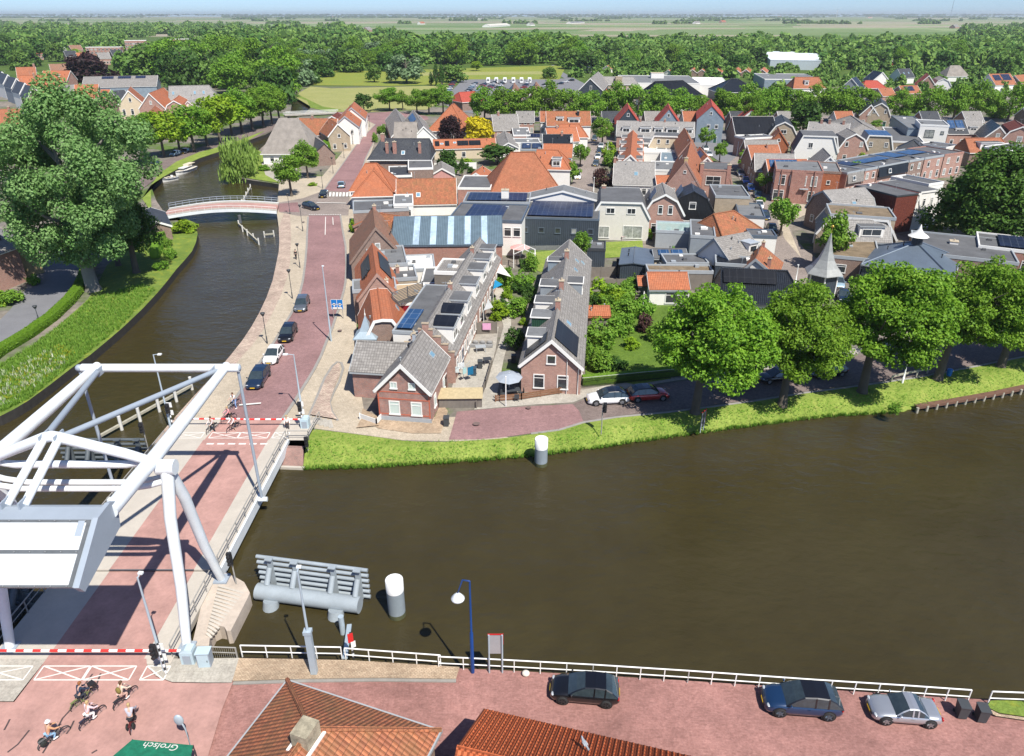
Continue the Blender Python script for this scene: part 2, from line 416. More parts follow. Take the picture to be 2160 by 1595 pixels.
# right grass bank from the road edge down to the water
n = 40; mb = MB()
def resample(pts, k):
    L = [0]
    for a, b in zip(pts, pts[1:]): L.append(L[-1] + (b - a).length)
    out = []
    for i in range(k):
        d = L[-1] * i / (k - 1); j = max(q for q in range(len(L)) if L[q] <= d + 1e-6); j = min(j, len(pts) - 2)
        out.append(pts[j].lerp(pts[j + 1], (d - L[j]) / max(1e-6, L[j + 1] - L[j])))
    return out
ra, rb = resample(bt, 120), resample(bw, 120); rows = 14
for i in range(120):
    for j in range(rows):
        t = j / (rows - 1); p = ra[i].lerp(rb[i], t)
        p.z = (0.02 if t < .45 else .02 - (t - .45) / .55 * .95) + (.12 * (mnoise.noise(p * .5)) if 0 < j else 0) * (1 - t)
        if j == rows - 1: p.x += .25 * mnoise.noise(p * 1.1); p.y += .35 * mnoise.noise(p * 1.3 + V((3, 1, 0)))
        mb.v.append(tuple(p))
    q = V(mb.v[-1]); mb.v.append((q.x, q.y - .05, -1.6))
for i in range(119):
    for j in range(rows):
        a = i * (rows + 1) + j; mb.f.append((a, a + 1, a + rows + 2, a + rows + 1)); mb.m.append(0); mb.s.append(True)
struct('grass_bank', mb, M_grass)

# ------------------------------------------------------------------ paving sheets on the land
lay('left_verge', lp[:20] + GP('402,470 360,474 320,492 270,520 225,560 205,600 185,632 165,650 120,690 60,735 0,775 -40,800'), M_grass2)
lay('left_path', GP('-60,735 0,722 60,690 110,650 145,612 165,585 185,545 190,505 175,490 120,520 70,565 55,610 20,655 0,675 -60,715'), M_asph)
lay('promenade', rp[15:] + [V((-34.5, 62.2, 0)), V((-20.5, 62.2, 0))] + GP('655,903 740,914 850,929 960,931 1075,925 1000,880 770,880 755,790 752,700 752,600 750,500 752,420 790,300 812,255 770,255 745,290 715,330 680,372 640,372 590,372'), M_beige)
lay('quay_cobbles', rp[16:] + [V((-33.2, 62.2, 0))] + GP('352,925 390,880 430,838 468,800 500,765 530,731 553,700 575,660 592,625 606,585 612,550 614,500 612,455 606,430'), M_cob)
lay('main_road', GP('651,455 649,490 648,520 645,555 640,593 634,618 627,640 614,665 600,687 584,715 567,740 545,772 520,810 497,842 473,873 455,898 590,898 600,878 606,869 622,845 636,822 650,800 663,778 677,750 690,716 700,693 708,668 715,650 720,630 725,612 728,595 730,560 728,520 722,487 717,455'), M_road)
lay('crossing_plateau', GP('586,428 640,418 682,403 745,405 738,412 735,455 717,455 651,455 630,456 590,448'), M_grey)
lay('bridge_approach_red', GP('586,430 628,427 632,448 588,447'), M_road)
lay('upper_road', GP('683,402 697,382 711,363 731,335 750,308 760,296 767,288 780,275 792,263 802,258 806,263 800,277 794,288 786,305 778,322 771,335 759,372 747,407'), M_road)
lay('road_head', GP('792,263 770,252 745,243 700,240 700,236 760,240 830,235 900,245 905,252 860,262 806,263'), M_road)
lay('lower_road', GP('964,869 1010,865 1061,861 1130,857 1208,853 1222,868 1231,891 1180,907 1120,915 1060,923 1010,927 947,928'), M_road)
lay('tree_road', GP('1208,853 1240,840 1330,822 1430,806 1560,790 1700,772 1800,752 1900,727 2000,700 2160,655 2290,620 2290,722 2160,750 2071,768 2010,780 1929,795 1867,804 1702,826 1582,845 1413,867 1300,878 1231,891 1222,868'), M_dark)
lay('front_pavement', GP('1035,862 1045,838 1100,836 1232,822 1330,806 1430,790 1560,776 1700,756 1800,735 1900,710 2000,684 2160,640 2160,652 2000,697 1900,724 1800,749 1700,769 1560,787 1430,803 1330,819 1240,837 1208,850 1130,854'), M_conc)
lay('garden_path', GP('1000,865 1018,830 1035,780 1050,735 1062,690 1050,640 1035,600 1050,560 1068,560 1062,610 1078,650 1078,700 1062,760 1048,836 1038,862'), M_conc)
lay('terrace_yard', GP('940,860 962,790 990,720 1006,690 1052,690 1046,735 1035,780 1018,828 1010,852'), M_conc)
lay('yard_gravel', GP('760,885 800,905 870,915 930,915 945,868 930,850 912,893 805,884 765,862'), M_sand)
lay('garden_lawn', GP('1275,800 1305,740 1360,728 1420,745 1415,800 1340,812'), M_grass)
lay('back_lawn', GP('1110,535 1175,528 1170,560 1140,575 1112,560'), M_grass)
lay('house_lawn', GP('1268,512 1355,508 1358,540 1275,545'), M_grass)
lay('deep_garden', GP('1235,800 1232,640 1300,590 1370,600 1420,640 1430,720 1420,790'), grassmat('garden_green', (.07, .13, .018), (.14, .22, .035)))
lay('first_street', GP('1185,432 1205,390 1222,352 1236,318 1246,290 1250,262 1268,262 1282,290 1310,296 1310,306 1280,308 1274,330 1262,360 1250,400 1246,432'), M_grey)
lay('second_street', GP('1640,560 1628,520 1618,480 1600,440 1578,405 1548,360 1525,320 1505,292 1490,262 1545,285 1560,310 1580,340 1600,370 1618,400 1640,425 1700,433 1712,448 1660,470 1675,500 1700,530 1760,570 1765,620 1680,620'), M_grey)
lay('corner_paving', GP('1690,545 1660,472 1712,448 1700,433 1640,425 1632,428 1660,438 1650,455 1640,468 1655,505'), M_beige)
lay('middle_street', GP('1450,300 1500,262 1540,290 1555,330 1530,350 1500,330'), M_asph)
lay('row_street', GP('960,262 1150,258 1400,258 1700,256 1900,262 2160,262 2250,262 2250,248 1900,246 1400,243 1000,246'), M_grey)
lay('car_park', GP('930,215 965,180 978,166 1195,166 1240,195 1225,212 1150,205 1010,222 1000,240 960,235'), M_asph)
lay('lane', GP('1195,168 1180,160 1170,145 1163,138 1168,137 1180,148 1200,160 1240,180 1260,192 1235,196'), M_asph)
lay('hay_field', GP('618,203 655,183 700,187 900,182 950,180 935,212 900,232 830,232 770,238 700,236 660,228'), M_hay)
lay('meadow', GP('590,170 640,150 800,150 1195,138 1180,168 975,168 935,178 820,182 640,180'), M_but)
lay('far_field', GP('500,132 545,128 590,150 560,160'), M_hay)
lay('hay_strip', GP('890,153 1140,151 1150,157 890,160'), M_hay)
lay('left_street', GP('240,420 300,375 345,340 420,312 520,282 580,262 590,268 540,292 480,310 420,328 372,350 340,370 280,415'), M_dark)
lay('left_bank_grass', lp[21:29] + GP('560,276 480,306 420,322 372,342 335,368 300,420 320,450'), M_grass)
lay('willow_bank', GP('470,366 480,335 545,318 600,345 590,372 590,387 535,379'), M_grass)
lay('farm_yard', GP('552,345 612,340 640,372 588,385 560,370'), M_conc)
lay('reed_bank', GP('655,228 648,213 620,203 628,200 680,225 720,232 700,238'), M_grass2)

# painted and kerb lines
def strip(name, pts, wd, m, z=None):
    if isinstance(pts, str): pts = GP(pts)
    if z is None: z = EZ[0]; EZ[0] += .004
    L, Rr = [], []
    for i, p in enumerate(pts):
        d = (pts[min(i + 1, len(pts) - 1)] - pts[max(i - 1, 0)]); d.z = 0; d.normalize(); nrm = V((-d.y, d.x, 0)) * wd / 2
        L.append(p + nrm); Rr.append(p - nrm)
    mb = MB(); n = len(pts)
    mb.add([(p.x, p.y, z) for p in L + Rr], [(i, n + i, n + i + 1, i + 1) for i in range(n - 1)])
    return struct(name, mb, m)
def kerb(name, pts, wd=.35, h=.1):
    pts = GP(pts) if isinstance(pts, str) else pts
    mb = MB(); L = []
    for i, p in enumerate(pts):
        d = (pts[min(i + 1, len(pts) - 1)] - pts[max(i - 1, 0)]); d.z = 0; d.normalize(); nr = V((-d.y, d.x, 0)) * wd / 2
        L.append([p + nr - V((0, 0, .1)), p + nr + V((0, 0, h)), p - nr + V((0, 0, h)), p - nr - V((0, 0, .1))])
    mb.loft(L, 0, True, False); return struct(name, mb, M_kerb)
kerb('kerb_west', '650,458 648,490 647,520 644,555 639,593 633,618 626,640 613,665 599,687 583,715 566,740 544,772 519,810 496,842 472,873')
kerb('kerb_east', '590,893 607,869 623,845 637,822 651,800 664,778 678,750 691,716 701,693 709,668 716,650 721,630 726,612 729,595 731,560 729,520 723,487 718,455')
kerb('kerb_upper_west', '683,402 697,382 711,363 731,335 750,308 767,288 792,263', .3)
kerb('kerb_upper_east', '747,407 759,372 771,335 786,305 794,288 806,263', .3)
kerb('kerb_bank', [p + V((0, .15, 0)) for p in bt[9:]], .3, .06)
strip('zebra_base', '687,411 742,413', 2.2, M_grey)
for i in range(8):
    t = i / 7; a = G(690 + 50 * t, 407); b = G(689 + 50 * t, 416)
    strip('zebra_stripe', [a, b], .5, M_white, EZ[0])
EZ[0] += .004
strip('lane_line', '687,459 686,497', .14, M_white); strip('lane_line', '702,460 703,476', .14, M_white)
for i in range(14): strip('plateau_tooth', [G(652 + i * 5, 454.5), G(654.4 + i * 5, 454.5)], .5, M_white, EZ[0])
EZ[0] += .004
strip('stop_line', '505,857 551,853', .3, M_white)
strip('stop_teeth', '668,429 730,430', .4, M_white)
lay('left_pavement_bed', GP('752,905 765,880 790,885 800,900'), M_sand)
# bottom quay sheets
lay('quay_pavement', GP('490,1392 560,1393 725,1396 830,1402 970,1411 962,1436 800,1434 640,1436 492,1441'), M_sand)
lay('corner_pavement', GP('310,1394 505,1392 490,1444 440,1444 365,1443 330,1430 312,1408'), M_conc)
lay('quay_grass', GP('2088,1482 2160,1481 2300,1488 2300,1530 2160,1516 2105,1508 2080,1495'), M_grass2)
lay('quay_gravel', GP('2080,1497 2105,1510 2160,1518 2300,1532 2300,1540 2160,1524 2100,1515 2070,1500'), M_sand)
lay('bike_lane', GP('-300,1394 100,1394 60,1445 30,1484 -300,1484'), M_conc)
lay('crossing_road', GP('100,1394 310,1394 312,1410 330,1432 365,1445 440,1446 492,1445 470,1500 440,1600 -300,1760 -300,1486 32,1486 62,1446'), M_deck)
kerb('quay_kerb', '492,1442 640,1437 800,1435 962,1437', .25, .08)
for s_ in ('197,1426 187,1440 178,1452', '160,1488 147,1506 134,1520 112,1562 92,1594', '64,1545 52,1560 40,1575 18,1592', '23,1522 17,1534 11,1545', '158,1525 154,1534 150,1542 142,1553', '207,1587 195,1594', '214,1425 205,1450'):
    strip('crack_seal', s_, .11, mat('bitumen_seal', (.07, .05, .05), .8), EZ[0])
for x_, y_, r_ in ((1005, 897, .38), (1115, 863, .3), (717, 700, .3), (640, 470, .3)):
    q_ = G(x_, y_); struct('manhole_cover', MB().sheet([(q_.x + r_ * math.cos(a_ * .52), q_.y + r_ * math.sin(a_ * .52), EZ[0] + .004) for a_ in range(12)]), mat('cast_iron', (.16, .11, .10), .7))
# ------------------------------------------------------------------ the white drawbridge
M_bw = mat('white_bridge_paint', (.68, .72, .745), .45, var=.09, scale=.8)
M_bg = mat('grey_bridge_paint', (.30, .345, .40), .5, var=.06, scale=.8)
M_rail = mat('galvanised_rail', (.30, .29, .27), .5, var=.15, scale=3)
M_railw = mat('white_rail_paint', (.78, .78, .76), .5, var=.06, scale=3)
M_lb = mat('pale_blue_steel', (.43, .54, .60), .5, var=.08, scale=2)
M_blk = mat('black_plastic', (.02, .02, .022), .5, var=.2)
M_cdeck = mat('grey_deck_concrete', (.45, .41, .355), .9, var=.1, scale=.7, bump=.15)
M_dsteel = mat('dark_steel_edge', (.10, .11, .12), .6, var=.2)
LX0, LX1 = -30.5, -24.1; M_tyre0 = mat('bolt_steel', (.2, .21, .22), .5)
def deck_sheets(b, y0, y1, z, tagz):
    for nm, x0, x1, m in (('sidewalk', -34.2, LX0, M_cdeck), ('roadway', LX0, LX1, M_deck), ('sidewalk', LX1, -22.2, M_cdeck)):
        MB().bx(x0, x1, y0, y1, z - .12, z).build(nm, m, b)
# fixed span and piers
fs = empty('bridge_abutment', (0, 0, 0), 0, 'fixed concrete bridge span with red roadway between quay and lifting leaf', 'bridge')
MB().bx(-34.2, -22.2, 34.6, 43.0, -.3, .06).build('slab', M_cdeck, fs); deck_sheets(fs, 34.2, 43.0, .19, 0)
pr = [G(*p) for p in P('443,1212 470,1213 497,1228 500,1262 462,1312 430,1390 396,1390 415,1300')]
pier = empty('bridge_pier', (0, 0, 0), 0, 'ribbed concrete pier under the right bridge tower', 'pier')
pp = [(p.x, p.y) for p in GP('440,1214 480,1208 515,1228 527,1250 522,1262 487,1330 478,1331 473,1322 462,1320 450,1326 443,1340 440,1372 402,1372', .1)]
MB().prism(pp, -3, .1).build('body', mat('pier_concrete', (.46, .39, .325), .9, var=.2, scale=.8), pier)
rb = MB()
for i in range(15):
    t = i / 14; a = G(455 + (430 - 455) * t, 1238 + 100 * t, .13); b = G(524 + (447 - 524) * t, 1252 + 92 * t, .13)
    a.z = .19; b.z = .0; rb.bar(a + V((.2, 0, 0)), a.lerp(b, .93), .16, .14)
rb.build('rib', M_cdeck, pier)
# lifting leaf
lf = empty('bridge_leaf', (0, 0, 0), 0, 'lifting bridge leaf with red roadway and grey footways over the canal', 'bridge')
deck_sheets(lf, 43.05, 61.9, .32, 0)
g = MB()
for x in (-34.3, -22.12): g.bx(x - .09, x + .09, 43.05, 61.9, -.55, .36)
for k in range(9): g.bx(-34.2, -22.25, 44 + 2.1 * k, 44.3 + 2.1 * k, -.5, .18)
g.build('girder', M_bw, lf)
MB().bx(LX0, LX1, 42.98, 43.08, .3, .335).build('expansion_joint', M_dsteel, lf)
for x in (-21.6, -34.6): MB().tube([(x - .25, 51.7, .55), (x + .5, 51.7, .55)], .22, 10).build('rod_pin', M_bw, lf)
sh = MB()
for k in range(6): sh.bx(-29.9 + k * 1.05, -29.2 + k * 1.05, 61.0, 61.25, .325, .33)
sh.build('road_marking', M_white, lf)
def railing(name, pts, h, label, m=M_rail, post=2.1, rails=(1.0, .55), rad=.035, vert=False, group=None, prad=None):
    r = empty(name, (0, 0, 0), 0, label, 'railing', group); t = MB(); q = MB()
    for a, b in zip(pts, pts[1:]):
        for f in rails: t.tube([a + V((0, 0, h * f)), b + V((0, 0, h * f))], rad * (1.25 if f == rails[0] else 1), 8)
        n = max(1, round((b - a).length / post)); pm = MB().box((0, 0, h / 2), (prad or rad * 2, prad or rad * 2, h)).mesh('post', m)
        for i in range(n + 1): inst(pm, 'post', r, a.lerp(b, i / n))
        if vert:
            n = max(1, round((b - a).length / .14))
            for i in range(n): p = a.lerp(b, (i + .5) / n); q.box(p + V((0, 0, h / 2)), (.015, .015, h * .85))
    t.build('handrail', m, r)
    if vert: q.build('bars', m, r)
    return r
railing('deck_railing', [V((-22.25, 43.3, .32)), V((-22.25, 61.8, .32))], 1.1, 'galvanised railing along the right edge of the lifting leaf')
railing('deck_railing', [V((-34.15, 43.3, .32)), V((-34.15, 61.8, .32))], 1.1, 'galvanised barred railing along the left edge of the lifting leaf', vert=True)
railing('deck_railing', [V((-22.3, 34.8, .2)), V((-22.3, 42.8, .2))], 1.1, 'galvanised railing on the fixed span beside the ribbed pier')
railing('deck_railing', [V((-34.1, 34.6, .2)), V((-34.1, 42.8, .2))], 1.1, 'galvanised railing on the left edge of the shaded fixed span')
# towers
TX = {'right': -21.7, 'left': -33.5}
for nm, x in TX.items():
    t = empty('bridge_tower', (x, 38.6, 0), 0, 'white two legged bridge tower on the ' + ('ribbed concrete pier' if nm == 'right' else 'left bridge edge, cut by the photo'), 'bridge tower')
    for y, yb in ((35.6, -.02), (42.2, .02)):
        a = V((0, y - 38.6, .05)); b = V((0, .0, 12.5)); pts = [a, a.lerp(b, .35) + V((0, .1 * (1 if y < 38 else -1), 0)), a.lerp(b, .75) + V((0, -.28 if y < 38 else .28, 0)), V((0, -.18 if y < 38 else .18, 11.9)), V((0, 0, 12.75))]
        MB().tube(pts, [.30, .34, .37, .40, .40], 14).build('leg', M_bw, t)
    MB().tube([(-.6, 0, 12.5), (.55, 0, 12.5)], .5, 16).build('pivot_bearing', M_bw, t)
    for y in (-3.0, 3.6): MB().box((0, y, .1), (1.0, 1.0, .3)).build('foot_plate', M_bg, t)
tie = empty('portal_tie', (0, 0, 0), 0, 'two white tie tubes joining the bridge towers below the balance', 'bridge beam')
for y in (38.25, 38.95):
    MB().tube([(-33.4, y, 11.7), (-32.4, y, 11.35), (-31, y, 11.1), (-24.3, y, 11.1), (-22.9, y, 11.35), (-21.8, y, 11.7)], .2, 10).build('tube', M_bw, tie)
# balance
bl = empty('bridge_balance', (0, 0, 13), 0, 'white tubular balance frame high above the bridge with its counterweight', 'bridge balance')
def bt_(name, pts, r, m=M_bw, nn=14): return MB().tube([V(p) - V((0, 0, 13)) for p in pts], r, nn).build(name, m, bl)
xr, xl, cx = -22.55, -32.75, -27.65
for x in (xr, xl):
    bt_('main_beam', [(x, 33.3, 13.05), (x, 36, 13.0), (x, 39, 12.95), (x, 45, 13), (x, 52.1, 13.1)], [.46, .46, .46, .42, .34])
bt_('tip_beam', [(xl - 1.0, 51.7, 13.1), (xr + 1.15, 51.7, 13.1)], .34)
bt_('pivot_beam', [(xl, 38.6, 12.9), (xl + 1.6, 38.6, 12.7), (xr - 1.6, 38.6, 12.7), (xr, 38.6, 12.9)], [.14, .25, .25, .14])
n1, n2 = V((cx - .45, 37.7, 15.2)), V((cx + .45, 37.7, 15.2))
bt_('apex_tube', [(xl, 38.5, 13.0), (xl + 1.4, 38.3, 13.7), n1, n1.lerp(n2, .5) + V((0, 0, .1)), n2, (xr - 1.4, 38.3, 13.7), (xr, 38.5, 13.0)], [.3, .33, .34, .34, .34, .33, .3])
for a, b in ((n1, V((xl + .5, 51.2, 13.1))), (n2, V((xr - .5, 51.2, 13.1)))): bt_('stay_tube', [a, b], .2, M_bg)
for a, x in ((n1, cx - .5), (n2, cx + .5)): bt_('stay_tube', [a, (x, 33.2, 13.5)], .24)
for q in (n1, n2, V((xl + .7, 51.2, 13.1)), V((xr - .7, 51.2, 13.1)), V((cx - .5, 33.3, 13.6)), V((cx + .5, 33.3, 13.6))):
    MB().box(q - V((0, 0, 13)), (.1, 1.0, .62)).build('gusset_plate', M_bg, bl)
cwp = [(33.7, 13.1), (33.55, 13.45), (33.15, 13.62), (31.95, 13.58), (28.95, 11.5), (29.3, 11.05), (33.4, 11.9)]
def yzprism(x0, x1, loop):
    m = MB().ext([(y, z - 13) for y, z in loop], x0, x1); m.v = [(v[1], v[0], v[2]) for v in m.v]; m.f = [f[::-1] for f in m.f]; return m
cw = yzprism(-34.2, -22.6, [(33.6, 13.05), (33.5, 13.35), (33.1, 13.52), (31.95, 13.5), (28.98, 11.44), (29.3, 11.1), (33.3, 11.95)]).build('counterweight', M_bg, bl)
for x in (-22.6, -34.35): yzprism(x + .003, x + .28, [(33.8, 13.05), (33.65, 13.5), (33.2, 13.72), (31.9, 13.68), (28.85, 11.52), (29.2, 10.95), (33.5, 11.85)]).build('side_plate', M_bg, cw)
dn = (V((0, 28.98, 11.44)) - V((0, 31.95, 13.5))); L = dn.length; dn.normalize(); up = V((1, 0, 0)).cross(dn); up = up if up.z > 0 else -up
Mx = Matrix((V((1, 0, 0)), -dn, up)).transposed()
dk = MB().box(V((-28.4, 31.95, .5)) * 0 + V((-28.45, 30.465, 12.47 - 13)) + up * .02, (11.4, L, .03), M=Mx).build('panel_bed', M_dsteel, cw)
for k, (s0, s1) in enumerate(((.05, .46), (.52, .97))):
    c = V((0, 31.95, .5)) + dn * L * (s0 + s1) / 2 + up * .05
    c.x = -28.45; MB().box(c, (11.0, L * (s1 - s0), .05), M=Mx).build('cover_panel', mat('cover_panel_white', (.60, .63, .65), .5, var=.04), cw)
c = V((-23.2, 31.95, .5)) + dn * .5 + up * .09; MB().box(c, (.35, .85, .02), M=Mx).build('vent_plate', M_bg, cw)
bo_ = MB()
for s in (.02, .49, .985):
    for k in range(14): c = V((0, 31.95, .5)) + dn * L * s + up * .06; c.x = -33.7 + k * .82; bo_.ball(c, .05, 6, 4)
bo_.build('bolts', M_tyre0, cw)
for x in (-21.55, -34.0):
    rt = empty('lifting_rod', (x, 51.7, 0), 0, 'thin grey lifting rod hanging from the ' + ('right' if x > -30 else 'left') + ' tip of the bridge balance', 'rod')
    MB().tube([(0, 0, .6), (0, 0, 13.1)], .13, 8).build('rod', M_bg, rt); MB().ball((0, 0, 13.1), (.3, .3, .3)).build('rod_head', M_bg, rt)
# brick abutment and landing beyond the leaf
ab = empty('brick_abutment', (0, 0, 0), 0, 'reddish brick bridge abutment sloping to the water beside the grass', 'abutment')
MB().add([G(592, 945, 0), G(640, 945, 0), G(645, 905, 0), G(612, 905, 0), G(583, 986, WZ), G(640, 988, WZ)], [(0, 1, 2, 3), (4, 5, 1, 0)]).build('brick_slope', M_wall, ab)
MB().bar(G(583, 988, WZ), G(642, 990, WZ), .3, .5).build('edge_beam', M_cdeck, ab)
fl = [V((-22.2, 62.3, .0)), V((-20.2, 62.3, 0)), V((-20.0, 66.2, 0))]
railing('landing_railing', fl, 1.1, 'short galvanised railing round the landing beside the brick abutment', vert=False, post=1.9)
lay('landing_paving', [V((-34.3, 62.0, 0)), V((-20.3, 62.0, 0)), V((-20.3, 66, 0)), V((-34.3, 66, 0))], M_cdeck)
lay('landing_roadway', [V((LX0, 62.0, 0)), V((LX1, 62.0, 0)), V((LX1 + .3, 66.3, 0)), V((LX0 + .3, 66.3, 0))], M_deck)
def hatch(y0, y1, xs):                                   # white crossed boxes painted on the road
    for x0, x1 in xs:
        a, b, c, d = V((x0, y0, 0)), V((x1, y0, 0)), V((x1, y1, 0)), V((x0, y1, 0)); z = EZ[0]
        for k, (p, q) in enumerate(((a, b), (b, c), (c, d), (d, a), (a, c), (b, d))): strip('crossed_marking', [p, q], .09, M_white, z + .001 * k)
    EZ[0] += .008
hatch(62.4, 63.5, ((-33.9, -31), (-30.2, -27.4), (-27.3, -24.4), (-23.9, -22.4)))
hatch(32.9, 34.0, ((-34.8, -31.0), (-30.3, -27.3), (-27.2, -24.3), (-23.6, -22.1)))
sl_ = empty('slab_ramp', (0, 0, 0), 0, 'row of grey concrete slabs above the brick abutment', 'paving slabs')
for i in range(5):
    a = G(653 + i * 10.5, 878 + i * 2, .05); b = G(657 + i * 10.5, 893 + i * 2.4, .05); MB().bar(a, b, .46, .08).build('slab', M_conc, sl_)
lay('stone_bed', GP('655,878 672,840 688,800 704,776 716,768 718,790 706,820 696,850 700,872 712,888'), M_cob)
kerb('stone_bed_kerb', '651,880 668,840 685,798 702,772 712,764 720,766 724,778 716,805 703,830 695,850 700,870 712,888', .3, .08)
# barriers
M_rw = stripes('red_white_band', (.75, .03, .025), (.8, .8, .8), 1.1, 'X', .5)
def barrier(loc, ln, label):
    b = empty('road_barrier', loc, 0, label, 'barrier')
    MB().tube([(-ln, 0, 1.05), (0, 0, 1.05)], .09, 10).build('boom', M_rw, b)
    mb = MB().prism([(-.3, -.35), (.55, -.35), (.55, .35), (-.3, .35)], 0, 1.15).add([(-.3, -.35, 1.15), (.55, -.35, 1.15), (.55, .35, 1.15), (-.3, .35, 1.15), (.05, -.3, 1.4), (.5, -.3, 1.35), (.5, .3, 1.35), (.05, .3, 1.4)], [(0, 1, 5, 4), (1, 2, 6, 5), (2, 3, 7, 6), (3, 0, 4, 7), (4, 5, 6, 7)])
    mb.build('housing', M_lb, b); MB().box((.12, -.37, .6), (.5, .03, .7)).build('housing_door', M_bg, b)
barrier((-21.15, 34.5, .0), 15, 'red and white barrier boom closing the near end of the bridge')
barrier((-21.2, 64.6, .05), 6.4, 'red and white barrier boom from the right at the far bridge end')
b2 = empty('road_barrier', (-33.5, 64.7, .05), math.pi, 'red and white barrier boom from the left at the far bridge end', 'barrier')
MB().tube([(-5.8, 0, 1.05), (0, 0, 1.05)], .09, 10).build('boom', M_rw, b2); MB().box((.1, 0, .6), (.8, .7, 1.2)).build('housing', M_lb, b2)
for px, py, l in ((436, 1404, 'blue grey metal cabinet to the right of the near barrier housing'),):
    c = empty('control_cabinet', G(px, py), .06, l, 'cabinet')
    MB().box((0, 0, .65), (.82, .6, 1.3)).build('body', M_lb if px < 420 else M_bg, c); MB().box((0, 0, 1.33), (.9, .68, .06)).build('lid', M_lb, c)
    MB().box((0, -.312, .65), (.7, .02, 1.1)).build('door', M_lb, c); MB().box((.25, -.33, .7), (.04, .03, .14)).build('handle', M_blk, c)
# fenders (guide works) and dolphins
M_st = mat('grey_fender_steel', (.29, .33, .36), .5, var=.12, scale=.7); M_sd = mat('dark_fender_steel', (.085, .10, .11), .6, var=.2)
def fender(p0, p1, label, m, h=2.4, big=True):
    a, b = V(p0), V(p1); d = (b - a); L = d.length; rz = math.atan2(d.y, d.x)
    f = empty('guide_fender', (a.x, a.y, 0), rz, label, 'guide fender')
    if big:
        MB().tube([(.4, -.1, -.45), (L - .3, -.1, -.45)], .62, 20).build('float_tube', m, f)
        for x in (L * .2, L * .78): MB().tube([(x, -.9, -1.4), (x, -.7, -.6)], [.62, .55], 14).build('pile', m, f)
    for x in (L * .13, L * .36, L * .7, L * .92):
        MB().tube([(x, .1, .1), (x, .85, 1.1)], .22, 10).build('strut', m, f); MB().box((x, 1.0, .45), (.42, .12, 2.7)).box((x, .96, 1.84), (.55, .5, .08)).build('upright', m, f)
    for k in range(6): MB().tube([(0, 1.18, 1.72 - k * .5), (L, 1.18, 1.72 - k * .5)], .15, 8).build('rail', m, f)
fender(G(533, 1238, -.2), G(768, 1270, -.2), 'grey tubular guide fender in the canal beside the bridge pier', M_st)
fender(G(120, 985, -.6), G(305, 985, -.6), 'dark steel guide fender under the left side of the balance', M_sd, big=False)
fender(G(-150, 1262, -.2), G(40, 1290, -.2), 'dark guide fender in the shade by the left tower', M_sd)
M_dw = mat('dolphin_white', (.80, .80, .79), .6, var=.06, scale=2); M_dg = mat('dolphin_grey', (.24, .28, .31), .55, var=.14, scale=.7)
for px, py, top, l in ((838, 1297, 1222, 'white topped grey mooring pile near the guide fender'), (1141, 980, 925, 'white topped grey mooring pile standing off the grass bank')):
    b = G(px, py, WZ); z = TOPZ(b, top); r = .62
    d = empty('mooring_pile', b, 0, l, 'mooring pile')
    zz = z - WZ; MB().lathe([(r, -1), (r, zz - 1.0)], n=24).build('shaft', M_dg, d); MB().lathe([(r + .012, zz - 1.0), (r + .012, zz - .03), (r - .03, zz)], n=24).build('cap', M_dw, d); MB().lathe([(r + .008, -.3), (r + .008, .3), (r + .004, .38)], n=24).build('waterline_stain', mat('algae_stain', (.07, .075, .035), .9, var=.5, scale=4), d)
# timber and steel guide rows
M_tim = mat('weathered_timber', (.36, .34, .27), .9, var=.25, scale=3); M_tw = mat('pile_cap_white', (.62, .61, .57), .7, var=.1)
def pilerow(pts, label, name='pile_row', h=.9, rad=.17, rail=True, top=WZ):
    r = empty(name, (0, 0, 0), 0, label, 'mooring piles')
    q = [G(x, y, -.35) for x, y in pts]
    if rail: MB().bar(q[0] - V((0, 0, .2)), q[-1] - V((0, 0, .2)), .28, .25).build('waling', M_tim, r)
    for p in q: MB().lathe([(rad, -1.2), (rad, h)], p, 10).build('pile', M_tw, r)
pilerow(P('208,917 254,894 293,876 334,856 370,835 403,810'), 'row of white piles with a timber rail in the water left of the promenade')
pilerow(P('545,508 534,498 521,489 511,481 503,470'), 'slanted row of white headed piles below the arched footbridge', h=.5, rad=.14)
pilerow(P('557,493 577,491'), 'two short piles joined by a rail at the promenade wall', h=.45, rad=.13)
pilerow(P('510,425 515,417 519,409 523,401 528,393'), 'row of white headed piles leading past the willow', h=.5, rad=.15)
# arched footbridge
fb = empty('footbridge', (0, 0, 0), 0, 'low arched bridge with red path and white edge over the side canal', 'bridge')
A0, A1 = G(350, 452, .5), G(586, 440, .5); n = 16; wdt = 8.0
dr = (A1 - A0); dr.z = 0; nn = V((-dr.y, dr.x, 0)).normalized()
def arc(t, off, z): return A0.lerp(A1, t) + nn * off + V((0, 0, z + .95 * math.sin(math.pi * t)))
for nm, o0, o1, m in (('footway', -wdt / 2, -wdt / 2 + 2.0, M_conc), ('path', -wdt / 2 + 2.0, wdt / 2 - 1.6, M_deck), ('footway', wdt / 2 - 1.6, wdt / 2, M_conc)):
    MB().loft([[arc(i / n, o0, -.2), arc(i / n, o0, .3), arc(i / n, o1, .3), arc(i / n, o1, -.2)] for i in range(n + 1)], 0, True, False).build(nm, m, fb)
for o in (-wdt / 2 - .12, wdt / 2 + .12):
    MB().loft([[arc(i / n, o - .1, -.15), arc(i / n, o - .1, .38), arc(i / n, o + .1, .38), arc(i / n, o + .1, -.15)] for i in range(n + 1)], 0, True, False).build('edge_girder', M_bw, fb)
t = MB(); q = MB()
for o in (wdt / 2 + .1,):
    for z in (1.35, .9): t.tube([arc(i / n, o, z) for i in range(n + 1)], .05, 8)
    for i in range(n + 1): q.bar(arc(i / n, o, .4), arc(i / n, o, 1.35), .06, .06, up=nn)
